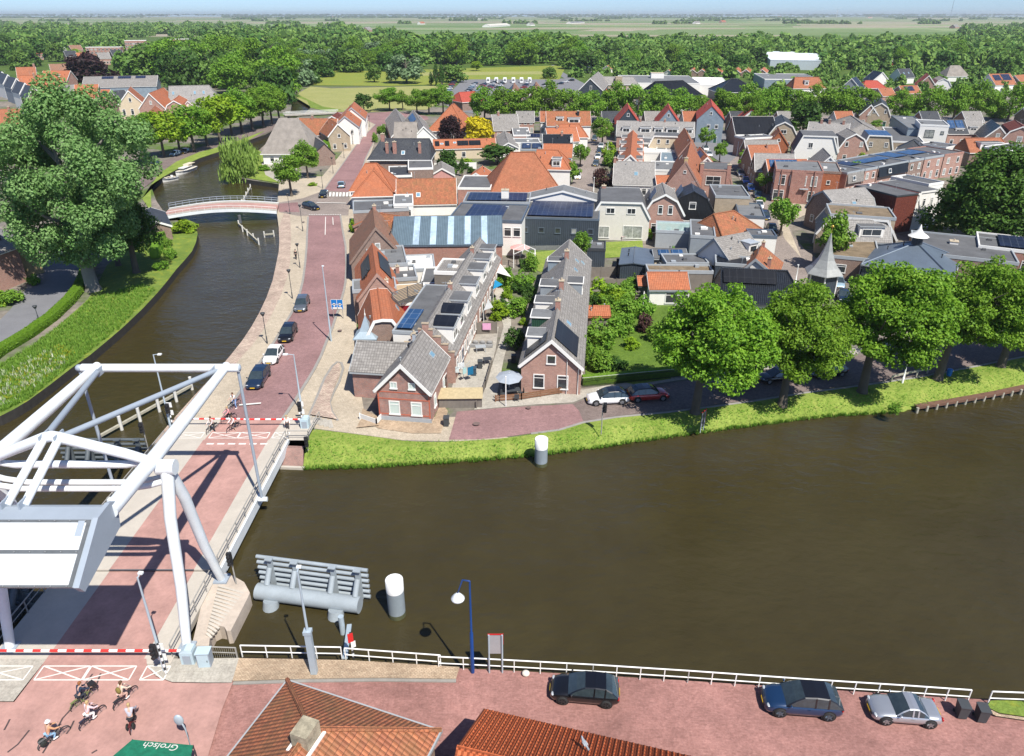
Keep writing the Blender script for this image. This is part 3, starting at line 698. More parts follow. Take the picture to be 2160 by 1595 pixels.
t.build('handrail', M_bg, fb); q.build('post', M_bg, fb)
t = MB(); t.tube([arc(i / n, -wdt / 2 - .1, 1.2) for i in range(n + 1)], .04, 8)
for i in range(n + 1): t.bar(arc(i / n, -wdt / 2 - .1, .4), arc(i / n, -wdt / 2 - .1, 1.2), .03, .03, up=nn)
t.build('handrail', M_railw, fb)
pcol = G(507, 470, WZ); MB().tube([pcol, pcol + V((0, 0, 1.6))], .35, 10).build('column', M_dsteel, fb)
dk = empty('white_deck_bridge', G(665, 240), 0, 'white railed flat bridge far up the side canal', 'bridge')
a, b = G(600, 243, .6) - G(665, 240), G(712, 238, .6) - G(665, 240)
MB().bar(a, b, 4, .4).build('deck', M_conc, dk); mb = MB()
for o in (-2, 2):
    for z in (.6, 1.1): mb.tube([a + V((0, o, z)), b + V((0, o, z))], .07, 6)
mb.build('handrail', M_railw, dk)
# ------------------------------------------------------------------ cars
M_tyre = mat('tyre_rubber', (.022, .022, .023), .85, var=.2); M_rim = mat('alloy_rim', (.42, .43, .45), .35, .8, var=.1)
M_cg = mat('car_glass', (.032, .046, .054), .04, var=.4, scale=.8, spec=.9)
M_lamp = mat('headlamp_glass', (.40, .43, .46), .1, var=.15, spec=.8); M_tail = mat('tail_lamp_red', (.42, .015, .015), .2, var=.1)
M_ply = mat('yellow_number_plate', (.72, .48, .03), .5, var=.05); M_plate_txt = mat('plate_black', (.03, .03, .03), .6)
CARK = { # L, W, H, clearance, cabin t's (rear base, rear roof, front roof, cowl), belt heights
 'hatch': (4.25, 1.78, 1.42, (.02, .20, .50, .74), .63), 'estate': (4.7, 1.82, 1.47, (.015, .13, .53, .735), .62),
 'suv': (4.55, 1.86, 1.60, (.015, .20, .52, .745), .63), 'coupe': (4.0, 1.74, 1.28, (.215, .37, .51, .69), .66),
 'sedan': (4.55, 1.8, 1.44, (.13, .27, .56, .735), .63)}
def lerp1(xs, ys, x): return float(np.interp(x, xs, ys))
PROTO = {}
def car_proto(kind, paint, roofm=None, rim=None):
    key = (kind, paint.name, roofm.name if roofm else '', rim.name if rim else '')
    L, W, Hh, (tb, tr, tf, tc), belt = CARK[kind]; b = belt * Hh
    root = empty('parked_car'); zt_t = [0, .015, .05, tb + .06, .3, .6, tc, .86, .94, .98, 1]
    rear = b * (.98 if kind != 'coupe' else .96)
    zt_z = [b * .62, b * .80, rear, b * 1.0, b * .985, b * .97, b * .955, b * .90, b * .80, b * .66, b * .46]
    zb_t, zb_z = [0, .08, .2, .8, .93, 1], [.36, .24, .2, .2, .2, .26]
    w_t, w_z = [0, .012, .05, .14, .3, .75, .88, .95, .985, 1], [.74, .85, .94, .99, 1, 1, .975, .90, .78, .62]
    prof = [(0, 0), (.8, 0), (.95, .1), (1, .38), (.985, .62), (.95, .84), (.86, .96), (.6, 1.015), (0, 1.03)]
    prof = prof + [(-x, z) for x, z in prof[-2:0:-1]]
    st = [0, .008, .025, .05, .1, .16, .24, .35, .48, .6, .68, .76, .84, .9, .945, .975, .992, 1]
    rings = []
    for t in st:
        zb, zt, hw = lerp1(zb_t, zb_z, t), lerp1(zt_t, zt_z, t), lerp1(w_t, w_z, t) * W / 2
        rings.append([V((hw * x, (t - .5) * L, zb + (zt - zb) * z)) for x, z in prof])
    MB().loft(rings, 0, True, True).build('body', paint, root)
    # cabin: sides and screens in glass, pillars and roof in paint
    tumble = .75; rz = Hh; wr = W / 2 * tumble; wb = W / 2 * .945
    ts = [tb, (tb + tr) / 2, tr, (tr + tf) / 2, tf, (tf + tc) / 2, tc]
    rr = [0, .60, .93, 1, .95, .56, 0]
    gl, rf = MB(), MB(); pr = []
    for t, r in zip(ts, rr):
        y = (t - .5) * L; zb = b * .955; zr = zb + (rz - zb) * r
        w1 = wb + (wr - wb) * r; pr.append((y, zb, zr, w1))
    for i in range(len(pr) - 1):
        (y0, zb0, z0, w0), (y1, zb1, z1, w1) = pr[i], pr[i + 1]
        scr = i in (0, 1, 4, 5)
        for s in (-1, 1):
            q = [(s * wb, y0, zb0), (s * wb, y1, zb1), (s * w1, y1, z1 - .05), (s * w0, y0, z0 - .05)]
            gl.add(q, [(0, 1, 2, 3) if s > 0 else (3, 2, 1, 0)], 0, True)
        m = gl if scr else rf
        q = [(-w0 * .93, y0, z0), (w0 * .93, y0, z0), (w1 * .93, y1, z1), (-w1 * .93, y1, z1)]
        m.add([(q[0][0], y0, z0 + .0), (0, y0, z0 + .03), (q[1][0], y0, z0), (q[2][0], y1, z1), (0, y1, z1 + .03), (q[3][0], y1, z1)], [(0, 1, 4, 5), (1, 2, 3, 4)], 0, True)
        for s in (-1, 1):                                 # roof rail / pillar strip
            q = [(s * w0 * .93, y0, z0), (s * w1 * .93, y1, z1), (s * (w1 + .012), y1, z1 - .055), (s * (w0 + .012), y0, z0 - .055)]
            rf.add(q, [(0, 3, 2, 1) if s > 0 else (1, 2, 3, 0)], 0, True)
    for s in (-1, 1):                                     # B and C pillars
        for t in ((tr + tf) / 2 + .02, tr + .015):
            y = (t - .5) * L; rf.bar((s * (wb + .006), y, b * .95), (s * (wr + .008), y - .04, rz - .05), .09, .02, up=V((1, 0, 0)))
    gl.build('windows', M_cg, root); rf.build('roof', roofm or paint, root)
    rw = .33 if kind != 'suv' else .36
    for i, (s, t) in enumerate(((-1, .19), (1, .19), (-1, .815), (1, .815))):
        y = (t - .5) * L; x = s * (W / 2 - .1)
        if i == 0:
            wm = MB().lathe([(rw * .62, -.11), (rw * .93, -.11), (rw, -.07), (rw, .07), (rw * .93, .11), (rw * .62, .11)], n=20, axis='X', caps=False).mesh('wheel', M_tyre)
            rm = MB().lathe([(.05, .08), (rw * .64, .06), (rw * .64, -.06), (.05, -.08)], n=16, axis='X', smooth=False)
            for k in range(5):
                a = 2 * math.pi * k / 5
                for sx in (-1, 1): rm.bar((sx * .1, math.cos(a) * .04, math.sin(a) * .04), (sx * .105, math.cos(a) * rw * .62, math.sin(a) * rw * .62), .07, .03, up=V((1, 0, 0)))
            rm = rm.mesh('rim', rim or M_rim)
            am = MB().lathe([(.01, -.01), (rw * 1.2, -.01), (rw * 1.2, .01), (.01, .01)], n=20, axis='X', smooth=False).mesh('wheel_arch', M_blk)
        o = inst(wm, 'wheel', root, (x + s * .03, y, rw)); inst(rm, 'rim', o)
        inst(am, 'wheel_arch', root, (s * (W / 2 - .012) * (.992), y, rw + .01))
    hz, hw = b * .70, W / 2
    for s in (-1, 1):
        MB().ball((s * hw * .70, L * .462, hz), (.17, .10, .05), 10, 6).build('headlight', M_lamp, root)
        MB().ball((s * hw * .78, -L * .478, b * .80), (.14, .08, .12), 10, 6).build('tail_light', M_tail, root)
        MB().ball((s * (hw + .06), (tc - .05 - .5) * L, b + .06), (.11, .07, .075), 8, 6).build('mirror', paint, root)
        MB().box((s * (hw - .0), -.05 * L, b * .78), (.03, .17, .035)).build('door_handle', paint, root)
    MB().box((0, L * .499, .42), (.9, .03, .16)).build('grille', M_blk, root)
    pl = MB().box((0, L * .508, .40), (.52, .02, .11)).build('number_plate', M_ply, root); p2 = MB().box((0, -L * .503, b * .62), (.52, .02, .11)).build('number_plate', M_ply, root)
    return root
def paint(name, c, metal=.25): return mat(name, c, .28, metal, var=.03, spec=.6, coat=.9)
PT = {'black': paint('black_paint', (.008, .008, .010)), 'white': paint('white_paint', (.78, .78, .78), 0), 'red': paint('red_paint', (.42, .03, .025)),
 'blue': paint('deep_blue_paint', (.010, .035, .095)), 'silver': paint('silver_paint', (.45, .47, .50), .6), 'grey': paint('grey_paint', (.16, .18, .20), .5),
 'bright': paint('bright_blue_paint', (.02, .13, .55)), 'navy': paint('navy_paint', (.014, .03, .065)), 'pale': paint('pale_blue_paint', (.38, .52, .62), .3), 'sage': paint('sage_paint', (.30, .36, .33), .3)}
M_rimd = mat('dark_rim', (.06, .06, .065), .4, .6); M_rimb = mat('blue_grey_rim', (.20, .26, .32), .35, .8)
def car(kind, col, front, rear, label, group=None, roofm=None, rim=None, z=0.0):
    key = (kind, col, roofm.name if roofm else '', rim.name if rim else '')
    f, r = G(*front, z), G(*rear, z); d = f - r
    if key in PROTO: o = copy_tree(PROTO[key])
    else: o = PROTO[key] = car_proto(kind, PT[col], roofm, rim)
    o.location = (f + r) / 2; o.rotation_euler = (0, 0, math.atan2(d.y, d.x) - math.pi / 2)
    if 'label' in o: del o['label']
    if 'group' in o: del o['group']
    return tag(o, label, 'car', group)
M_bkroof = paint('gloss_black_roof', (.01, .01, .012))
car('hatch', 'black', (1166, 1460), (1300, 1472), 'black three door hatchback parked nearest the round white stone by the rail', 'cars parked on the quay', rim=M_rimd)
car('suv', 'blue', (1604, 1484), (1770, 1497), 'metallic blue crossover with black glass roof parked along the quay rail', 'cars parked on the quay', roofm=M_bkroof, rim=M_rimb)
car('coupe', 'silver', (1828, 1502), (1977, 1514), 'silver two door coupe parked beside the two wheelie bins', 'cars parked on the quay')
car('suv', 'white', (1240, 850), (1322, 846), 'white crossover with black glass roof parked before the hedge garden', 'cars parked along the shaded street', roofm=M_bkroof)
car('suv', 'red', (1402, 838), (1330, 843), 'dark red crossover parked behind the white one', 'cars parked along the shaded street', roofm=M_bkroof)
car('hatch', 'sage', (1505, 816), (1588, 808), 'pale green car half hidden under the first lime tree', 'cars parked along the shaded street')
car('hatch', 'black', (1600, 806), (1672, 798), 'black car parked in shade behind the second lime trunk', 'cars parked along the shaded street')
car('estate', 'black', (1698, 795), (1786, 786), 'black estate parked in shade between second and third lime trunks', 'cars parked along the shaded street')
car('estate', 'navy', (533, 826), (559, 786), 'dark blue estate first in the queue at the barrier', 'cars queueing on the red road')
car('hatch', 'white', (566, 774), (590, 740), 'white small hatchback second in the queue', 'cars queueing on the red road')
car('estate', 'black', (598, 730), (618, 692), 'black estate directly behind the white car in the queue', 'cars queueing on the red road')
car('estate', 'grey', (631, 666), (644, 632), 'dark grey estate last in the queue beside the promenade lamps', 'cars queueing on the red road')
car('estate', 'black', (676, 446), (638, 436), 'black estate turning across the paved junction', 'cars at the junction')
car('hatch', 'black', (676, 424), (690, 406), 'black car standing on the zebra crossing', 'cars at the junction')
car('hatch', 'pale', (722, 387), (719, 402), 'silver blue car driving away up the red road', 'cars at the junction')
# cars up the two side streets, along the canal quay and on the car park
M_sv = None
for i, (k, c, f, r, l) in enumerate([
 ('suv', 'white', (1219, 385), (1216, 368), 'white van like car parked by the young street tree beside the orange barn roof'), ('hatch', 'grey', (1253, 357), (1260, 342), 'grey car parked first below the round garden shrubs'),
 ('hatch', 'white', (1259, 340), (1263, 329), 'white car parked between two grey cars in the first street'), ('hatch', 'navy', (1263, 327), (1266, 317), 'dark blue car squeezed between two white cars in the first street'),
 ('hatch', 'white', (1266, 317), (1269, 307), 'white car furthest up in the line in the first street'), ('estate', 'grey', (1253, 304), (1255, 288), 'blue grey car standing in the street bend near the white row'),
 ('hatch', 'black', (1632, 498), (1624, 478), 'black car parked furthest down beside the white flat roofed house'), ('estate', 'navy', (1618, 472), (1609, 450), 'dark blue car parked by the white flat roofed house'),
 ('hatch', 'white', (1604, 446), (1598, 430), 'white car parked by the kerb beyond the blue ones near the house'), ('hatch', 'navy', (1601, 424), (1594, 408), 'navy car at the lower end of the corner brick house line'),
 ('hatch', 'bright', (1587, 408), (1580, 394), 'bright blue car with white parts in the corner house line'), ('hatch', 'bright', (1577, 393), (1568, 378), 'vivid blue car third from the corner house bush'),
 ('estate', 'silver', (1566, 377), (1558, 364), 'silver blue car furthest up the corner house line'), ('hatch', 'white', (1500, 335), (1490, 324), 'white car beside the orange panel roof in the middle street'),
 ('hatch', 'white', (1492, 322), (1484, 312), 'white car one up from the orange panel roof'), ('hatch', 'navy', (336, 345), (322, 352), 'dark car under the canal quay lime nearest the boats'),
 ('hatch', 'pale', (364, 330), (378, 326), 'blue car parked under the quayside limes'), ('hatch', 'black', (384, 327), (398, 320), 'black car parked beside the blue one under the limes'),
 ('hatch', 'pale', (1770, 612), (1762, 594), 'pale blue car by the spired tower'), ('hatch', 'navy', (1781, 642), (1774, 622), 'blue car partly hidden by limes below the spired tower')]):
    car(k, c, f, r, l, 'cars in the side streets')
k = 0
for row, (x0, y0, x1, y1, n) in enumerate([(985, 197, 1002, 178, 6), (1008, 193, 1020, 180, 5), (1030, 190, 1042, 176, 5), (1050, 186, 1062, 174, 4), (938, 205, 957, 172, 9), (1105, 186, 1112, 176, 3), (1165, 189, 1150, 180, 4), (1182, 178, 1205, 171, 3)]):
    for i in range(n):
        t = i / max(1, n - 1); x, y = x0 + (x1 - x0) * t, y0 + (y1 - y0) * t
        c = ['white', 'grey', 'silver', 'navy', 'white', 'black', 'red', 'pale'][(k * 5 + row) % 8]; k += 1
        car('hatch', c, (x - 5, y), (x + 5, y + .2), f'{ {"pale":"pale blue","navy":"dark blue"}.get(c, c)} car standing among the many on the far car park', 'cars on the far car park')
M_camper = mat('camper_white', (.8, .8, .78), .5, var=.04)
for i, x in enumerate((1030, 1047, 1065, 1083, 1100, 1117)):
    b = G(x, 175); r = empty('camper_van', b, 0, f'white camper van, {ORD[i]} from the left in the row by the buttercup meadow', 'camper van', 'camper vans on the car park')
    MB().ext([(-1.1, .5), (-1.1, 2.9), (-.9, 3.05), (.9, 3.05), (1.1, 2.9), (1.1, .5)], -3, 2.0).ext([(-1.0, .4), (-1.0, 1.3), (-.8, 2.0), (.8, 2.0), (1.0, 1.3), (1.0, .4)], -4.3, -3.0).build('body', M_camper, r)
    MB().box((0, -4.0, 1.7), (1.5, .75, .5)).box((0, -3.02, 2.3), (1.3, .05, .5)).build('windscreen', M_cg, r)
    for sx in (-.95, .95):
        for y in (-3.5, .8): MB().lathe([(.36, -.1), (.36, .1)], (sx, y, .36), 10, axis='X').build('wheel', M_tyre, r)
# ------------------------------------------------------------------ boats
M_hull = mat('boat_hull_white', (.78, .77, .73), .35, var=.05); M_cream = mat('boat_deck_cream', (.62, .55, .42), .6, var=.1); M_nv = mat('boat_navy', (.02, .03, .06), .4)
def boat(pb, ps, label, cabin):
    a, b = G(*pb, WZ), G(*ps, WZ); d = b - a; L = d.length; r = empty('motor_boat', a, math.atan2(d.y, d.x), label, 'boat', 'boats moored at the quay')
    ts = [0, .05, .3, .6, .8, .92, 1]; ws = [.75, .95, 1.15, 1.1, .85, .45, .05]; hs = [.75, .75, .75, .8, .9, 1.0, 1.1]
    rings = [[V((t * L, -w_, h)), V((t * L, -w_ * .75, -.3)), V((t * L, w_ * .75, -.3)), V((t * L, w_, h))] for t, w_, h in zip(ts, ws, hs)]
    MB().loft(rings, 0, True, False).build('hull', M_hull, r)
    MB().loft([[V((t * L, -w_ - .04, h - .22)), V((t * L, -w_ - .04, h - .08)), V((t * L, w_ + .04, h - .08)), V((t * L, w_ + .04, h - .22))] for t, w_, h in zip(ts, ws, hs)], 0, True, False).build('rubbing_strake', M_nv, r)
    MB().loft([[V((t * L, -w_ * .8, h + .03)), V((t * L, w_ * .8, h + .03)), V((t * L, w_ * .8, h - .2)), V((t * L, -w_ * .8, h - .2))] for t, w_, h in zip(ts[1:-1], ws[1:-1], hs[1:-1])], 0, True, False).build('deck', M_cream if cabin else M_nv, r)
    if cabin:
        MB().bx(L * .28, L * .72, -.8, .8, .7, 1.5).build('cabin', M_hull, r); MB().bx(L * .30, L * .73, -.82, .82, 1.05, 1.35).build('window', M_cg, r)
        MB().bx(L * .1, L * .45, -.85, .85, 1.9, 2.0).bx(L * .26, L * .45, -.78, .78, 1.48, 1.9).build('canopy', M_cream, r)
    else:
        for x in (.15, .35, .55): MB().bx(L * x, L * x + .5, -.7, .7, .6, 1.0).build('bench', M_cream, r)
        MB().lathe([(.35, 0), (.35, .5)], (L * .25, 0, .75), 10).build('console', M_hull, r)
boat((374, 378), (333, 386), 'open white sloop with dark deck moored at the canal quay', False)
boat((412, 356), (372, 371), 'white cabin cruiser with cream canopy moored behind the sloop', True)
# ------------------------------------------------------------------ people and bicycles
M_skin = mat('skin', (.52, .33, .25), .6, var=.06)
HAND = [((.032, .02), .0), ((.012, .034), 0), ((-.008, .036), 0), ((-.026, .026), 0)]
def skin_mesh(name, nodes, edges, m, sub=1, root=0):
    """One continuous tapered surface grown over a jointed skeleton."""
    bm = bmesh.new(); lay_ = bm.verts.layers.skin.verify(); vs = []
    for i, (p, r) in enumerate(nodes):
        v = bm.verts.new(p); r = r if hasattr(r, '__len__') else (r, r); v[lay_].radius = r; v[lay_].use_root = (i == root); vs.append(v)
    for a, b in edges: bm.edges.new((vs[a], vs[b]))
    me = bpy.data.meshes.new(name); bm.to_mesh(me); bm.free()
    o = bpy.data.objects.new('tmp', me); COL.objects.link(o)
    s = o.modifiers.new('s', 'SKIN'); s.use_smooth_shade = True
    if sub: o.modifiers.new('d', 'SUBSURF').levels = sub
    dg = bpy.context.evaluated_depsgraph_get(); dg.update()
    out = bpy.data.meshes.new_from_object(o.evaluated_get(dg)); out.name = name
    bpy.data.objects.remove(o); out.materials.clear(); out.materials.append(m)
    return out
POSES = {
 'ride': dict(pel=(0, -.22, .98), chest=(0, -.02, 1.38), neck=(0, .05, 1.55), head=(0, .08, 1.69), sh=.19, el=(.24, .16, 1.22), ha=(.24, .42, 1.10), hip=.10, knl=(.13, .16, .72), ftl=(.12, -.02, .32), knr=(.13, .10, .86), ftr=(.12, .02, .52)),
 'wait': dict(pel=(0, -.20, .96), chest=(0, -.06, 1.38), neck=(0, -.02, 1.56), head=(0, .01, 1.70), sh=.19, el=(.25, .12, 1.22), ha=(.24, .40, 1.10), hip=.10, knl=(.28, .05, .50), ftl=(.38, .02, .06), knr=(.12, .12, .80), ftr=(.12, -.03, .42)),
 'stand': dict(pel=(0, 0, .95), chest=(0, .0, 1.34), neck=(0, .0, 1.52), head=(0, .02, 1.66), sh=.19, el=(.25, -.02, 1.12), ha=(.25, .10, .88), hip=.09, knl=(.10, .08, .50), ftl=(.11, .10, .06), knr=(.10, -.02, .50), ftr=(.11, -.08, .06))}
def skeleton(p):
    g = p; N_ = []; E = []
    def n(pos, r): N_.append((V(pos), r)); return len(N_) - 1
    pel = n(g['pel'], (.15, .11)); mid = n(V(g['pel']).lerp(V(g['chest']), .5), (.135, .10)); ch = n(g['chest'], (.16, .115)); nk = n(g['neck'], .058); hb = n(V(g['head']) - V((0, .01, .05)), (.078, .085)); ht = n(V(g['head']) + V((0, 0, .05)), (.08, .095))
    E += [(pel, mid), (mid, ch), (ch, nk), (nk, hb), (hb, ht)]
    nose = n(V(g['head']) + V((0, .115, -.01)), .016); E.append((hb, nose))
    for s in (-1, 1):
        c = V(g['chest']); sh = n((s * g['sh'], c.y, c.z + .09), .062); el = n((s * g['el'][0], *g['el'][1:]), .046); wr = n((s * g['ha'][0], *g['ha'][1:]), .030)
        d = (N_[wr][0] - N_[el][0]).normalized(); pm = n(N_[wr][0] + d * .07, (.036, .022)); E += [(ch, sh), (sh, el), (el, wr), (wr, pm)]
        side = d.cross(V((0, 0, 1)))
        if side.length < .1: side = V((1, 0, 0))
        side.normalize(); dn = V((0, 0, -1))
        for k in range(4):
            o = (k - 1.5) * .019; a = n(N_[pm][0] + side * o + d * (.05 - .008 * abs(k - 1.3)), .0095); b = n(N_[a][0] + d * .022 + dn * .028, .008); E += [(pm, a), (a, b)]
        th = n(N_[wr][0] + d * .03 - side * s * .045, .010); th2 = n(N_[th][0] + d * .04 + dn * .012, .009); E += [(wr, th), (th, th2)]
        kn, ft = (g['knl'], g['ftl']) if s < 0 else (g['knr'], g['ftr'])
        pe = V(g['pel']); hp = n((s * g['hip'], pe.y, pe.z - .06), .095); kk = n((s * kn[0], kn[1], kn[2]), .062); an = n((s * ft[0], ft[1], ft[2] + .05), .038); to = n((s * ft[0], ft[1] + .17, ft[2]), (.038, .03))
        E += [(pel, hp), (hp, kk), (kk, an), (an, to)]
    return N_, E
def grown(nodes, dr): return [(p, tuple(q + dr for q in r) if hasattr(r, '__len__') else r + dr) for p, r in nodes]
BODY = {}
def person(pose, label, top, legs, hair, shoe, loc, rz, sleeve=True, shorts=False, hat=None, group=None, bag=None, scale=1.0):
    r = empty('person', loc, rz, label, 'person', group); r.scale = (scale,) * 3
    N_, E = skeleton(POSES[pose])
    if pose not in BODY: BODY[pose] = skin_mesh('body', N_, E, M_skin, 1)
    inst(BODY[pose], 'body', r)
    g = POSES[pose]; hd = V(g['head'])
    def sub(idx, ed, dr, nm, m):
        mp = {j: i for i, j in enumerate(idx)}; key = (pose, nm, tuple(idx), m.name)
        if key not in BODY: BODY[key] = skin_mesh(nm, grown([N_[j] for j in idx], dr), [(mp[a], mp[b]) for a, b in ed], m, 1)
        return inst(BODY[key], nm, r)
    # indices: 0 pel 1 mid 2 chest 3 neck 4 hb 5 ht 6 nose ; arm/leg chains after
    per = 18
    A_ = []
    for s in (0, 1):
        o = 7 + s * per; A_.append(o)                       # sh el wr pm, 8 fingers, th th2, hp kk an to
    up = [0, 1, 2]; eu = [(0, 1), (1, 2)]; lo = [0]; el = []
    for o in A_:
        up += [o, o + 1] + ([o + 2] if sleeve else []); eu += [(2, o), (o, o + 1)] + ([(o + 1, o + 2)] if sleeve else [])
        lo += [o + 14, o + 15] + ([] if shorts else [o + 16]); el += [(0, o + 14), (o + 14, o + 15)] + ([] if shorts else [(o + 15, o + 16)])
    sub(up, eu, .016, 'top', top); sub(lo, el, .014, 'trousers' if not shorts else 'shorts', legs)
    for o in A_:
        a, t = N_[o + 16][0], N_[o + 17][0]; MB().tube([a + V((0, -.05, -.05)), a + V((0, .04, -.04)), t, t + V((0, .06, 0))], [.04, .052, .046, .02], 8).build('shoe', shoe, r)
    hm = MB().ball(hd + V((0, -.025, .055)), (.098, .115, .095), 12, 8); hm.ball(hd + V((0, -.075, -.03)), (.085, .06, .10), 10, 6); hm.build('hair', hair, r)
    for s in (-1, 1): MB().ball(hd + V((s * .035, .092, .012)), (.012, .008, .009), 6, 4).build('eye', M_blk, r)
    if hat: MB().lathe([(.16, .0), (.115, .02), (.105, .1), (.05, .125)], hd + V((0, -.01, .07)), 12).build('cap', hat, r)
    if bag: MB().ball(V(g['chest']) + V((0, -.22, -.08)), (.19, .12, .25), 10, 6).build('backpack', bag, r)
    return r
C_ = lambda n, c: mat('cloth_' + n, c, .9, var=.12, scale=6)
BIKE = [None]
M_bf = mat('bicycle_black', (.02, .02, .022), .4, var=.1); M_spoke = mat('spoke_steel', (.5, .5, .5), .3, .8)
def bike(loc, rz, label, extra=None, frame=None, group='bicycles under the waiting riders'):
    if BIKE[0] is None or frame or extra:
        r = empty('bicycle')
        fm = frame or M_bf
        for y in (-.55, .55):
            ty = MB(); n = 24
            ty.loft([[V((.028 * math.cos(q), y + (.335 + .028 * math.sin(q)) * math.cos(a), .345 + (.335 + .028 * math.sin(q)) * math.sin(a))) for q in (0, 1.57, 3.14, 4.71)] for a in [2 * math.pi * k / n for k in range(n + 1)]], 0, False, True)
            w_ = ty.build('wheel', M_tyre, r); rm = MB()
            rm.loft([[V((.013 * math.cos(q), y + (.312 + .012 * math.sin(q)) * math.cos(a), .345 + (.312 + .012 * math.sin(q)) * math.sin(a))) for q in (0, 1.57, 3.14, 4.71)] for a in [2 * math.pi * k / n for k in range(n + 1)]], 0, False, True)
            for k in range(12): a = 2 * math.pi * k / 12; rm.bar((0, y, .345), (0, y + .31 * math.cos(a), .345 + .31 * math.sin(a)), .006)
            rm.build('rim', M_spoke, w_)
            f = MB(); f.loft([[V((-.03, y + .375 * math.cos(a), .345 + .375 * math.sin(a))), V((.03, y + .375 * math.cos(a), .345 + .375 * math.sin(a)))] for a in [math.pi * (.15 + .8 * k / 8) for k in range(9)]], 0, False, True, closed=False); f.build('mudguard', fm, r)
        bb, se, hd, hh = V((0, -.1, .31)), V((0, -.28, .88)), V((0, .42, .85)), V((0, .36, 1.05))
        fr = MB()
        for a, b, q in ((bb, se, .024), (bb, hd, .027), (se.lerp(bb, .25), hd, .024), (bb, (0, -.55, .345), .012), (se.lerp(bb, .15), (0, -.55, .345), .01), (hd, (0, .55, .345), .014), (hd, hh, .014)): fr.tube([V(a), V(b)], q, 8)
        fr.build('frame', fm, r)
        MB().tube([(-.30, .30, 1.08), (-.16, .38, 1.1), (0, .37, 1.07), (.16, .38, 1.1), (.30, .30, 1.08)], .014, 8).build('handlebar', M_spoke, r)
        MB().ball((0, -.32, .92), (.09, .14, .035), 10, 6).build('saddle', M_blk, r)
        MB().box((0, -.58, .76), (.14, .40, .02)).bar((.06, -.55, .345), (.06, -.6, .76), .012).bar((-.06, -.55, .345), (-.06, -.6, .76), .012).build('rack', fm, r)
        MB().bar((-.1, -.1, .2), (-.16, -.1, .2), .06, .02).bar((.1, -.1, .42), (.16, -.1, .42), .06, .02).bar((-.1, -.1, .2), (.1, -.1, .42), .02).build('pedals', fm, r)
        if extra == 'crate': MB().box((0, .66, .98), (.42, .34, .3)).build('front_crate', M_blk, r)
        if extra == 'pannier':
            for s in (-1, 1): MB().ball((s * .17, -.58, .62), (.08, .2, .2), 10, 6).build('pannier', mat('pannier_black', (.018, .022, .02), .8), r)
        if not frame and not extra: BIKE[0] = r
    else: r = copy_tree(BIKE[0])
    r.location = loc; r.rotation_euler = (0, 0, rz)
    for k in ('label', 'group'):
        if k in r: del r[k]
    return tag(r, label, 'bicycle', group)
M_green = mat('lime_green_frame', (.16, .19, .07), .4); M_hbr = mat('hair_brown', (.10, .05, .025), .8); M_hbl = mat('hair_blond', (.42, .30, .15), .8); M_hgr = mat('hair_ginger', (.24, .09, .03), .8); M_hdk = mat('hair_dark', (.03, .02, .015), .8)
M_ws = C_('white_shoe', (.75, .74, .72)); M_ds = C_('dark_shoe', (.04, .04, .05))
def rider(px, py, ang, what, whatbike, top, legs, hair, shoe, pose='wait', extra=None, frame=None, **kw):
    b = G(px, py); bike(b, ang, whatbike, extra, frame, 'bicycles by the barriers'); person(pose, what, top, legs, hair, shoe, b, ang, group='cyclists by the barriers', **kw)
rider(181, 1484, -.50, 'rider in a dark navy jacket on the bicycle with a front crate', 'bicycle with green frame and black front crate under the navy rider', C_('navy', (.02, .035, .07)), C_('dark', (.03, .035, .05)), M_hgr, M_ds, 'ride', 'crate', M_green)
rider(268, 1481, -.42, 'rider carrying an olive backpack on the road before the near barrier', 'black bicycle under the rider with olive backpack', C_('cream', (.62, .52, .42)), C_('pink_leg', (.56, .36, .30)), M_hbr, M_ws, 'wait', None, mat('black_frame_gloss', (.03, .03, .035), .3), bag=C_('olive', (.19, .15, .04)))
rider(199, 1523, -.45, 'rider in pale pink top and white trousers', 'black bicycle under the rider in white trousers', C_('pale_pink', (.72, .55, .58)), C_('white', (.78, .78, .78)), M_hbl, M_ws, 'wait', 'none', mat('violet_frame', (.03, .028, .05), .4))
rider(284, 1530, .25, 'rider in a grey and light blue jacket with black panniers', 'bicycle with two black panniers under the grey jacketed rider', C_('grey_lilac', (.42, .42, .48)), C_('black', (.02, .02, .025)), M_hbl, M_ds, 'ride', 'pannier', mat('dark_red_frame', (.10, .02, .02), .4))
rider(118, 1566, -.62, 'rider with a white cap, tan top and jeans nearest the photo bottom', 'bicycle with black panniers under the rider in jeans and cap', C_('tan', (.55, .30, .17)), C_('jeans', (.22, .38, .55)), M_hbr, M_ws, 'wait', 'pannier', mat('grey_frame', (.12, .12, .12), .4), hat=C_('cap', (.66, .66, .66)))
rider(449, 912, 2.8, 'rider in a white patterned shirt behind the left part of the far barrier', 'bicycle under the white shirted rider at the far barrier', C_('white_print', (.62, .52, .50)), C_('black2', (.03, .03, .035)), M_hbr, M_ds, 'wait')
rider(494, 910, 2.6, 'rider with pink shoulders and dark shorts right at the far barrier', 'bicycle under the rider in dark shorts at the far barrier', C_('white_pink', (.72, .60, .60)), C_('black3', (.03, .03, .04)), M_hbr, M_ws, 'wait', shorts=True)
rider(484, 890, 2.4, 'rider in a pink shirt waiting behind the far barrier queue', 'bicycle under the pink shirted rider', C_('pink', (.66, .28, .30)), C_('black4', (.025, .025, .03)), M_hbl, M_ws, 'wait')
rider(495, 860, 2.6, 'rider in white top and blue skirt at the back by the stop line', 'bicycle under the rider in white top by the stop line', C_('white2', (.75, .75, .75)), C_('blue', (.18, .26, .45)), M_hbr, M_ws, 'wait', sleeve=False)
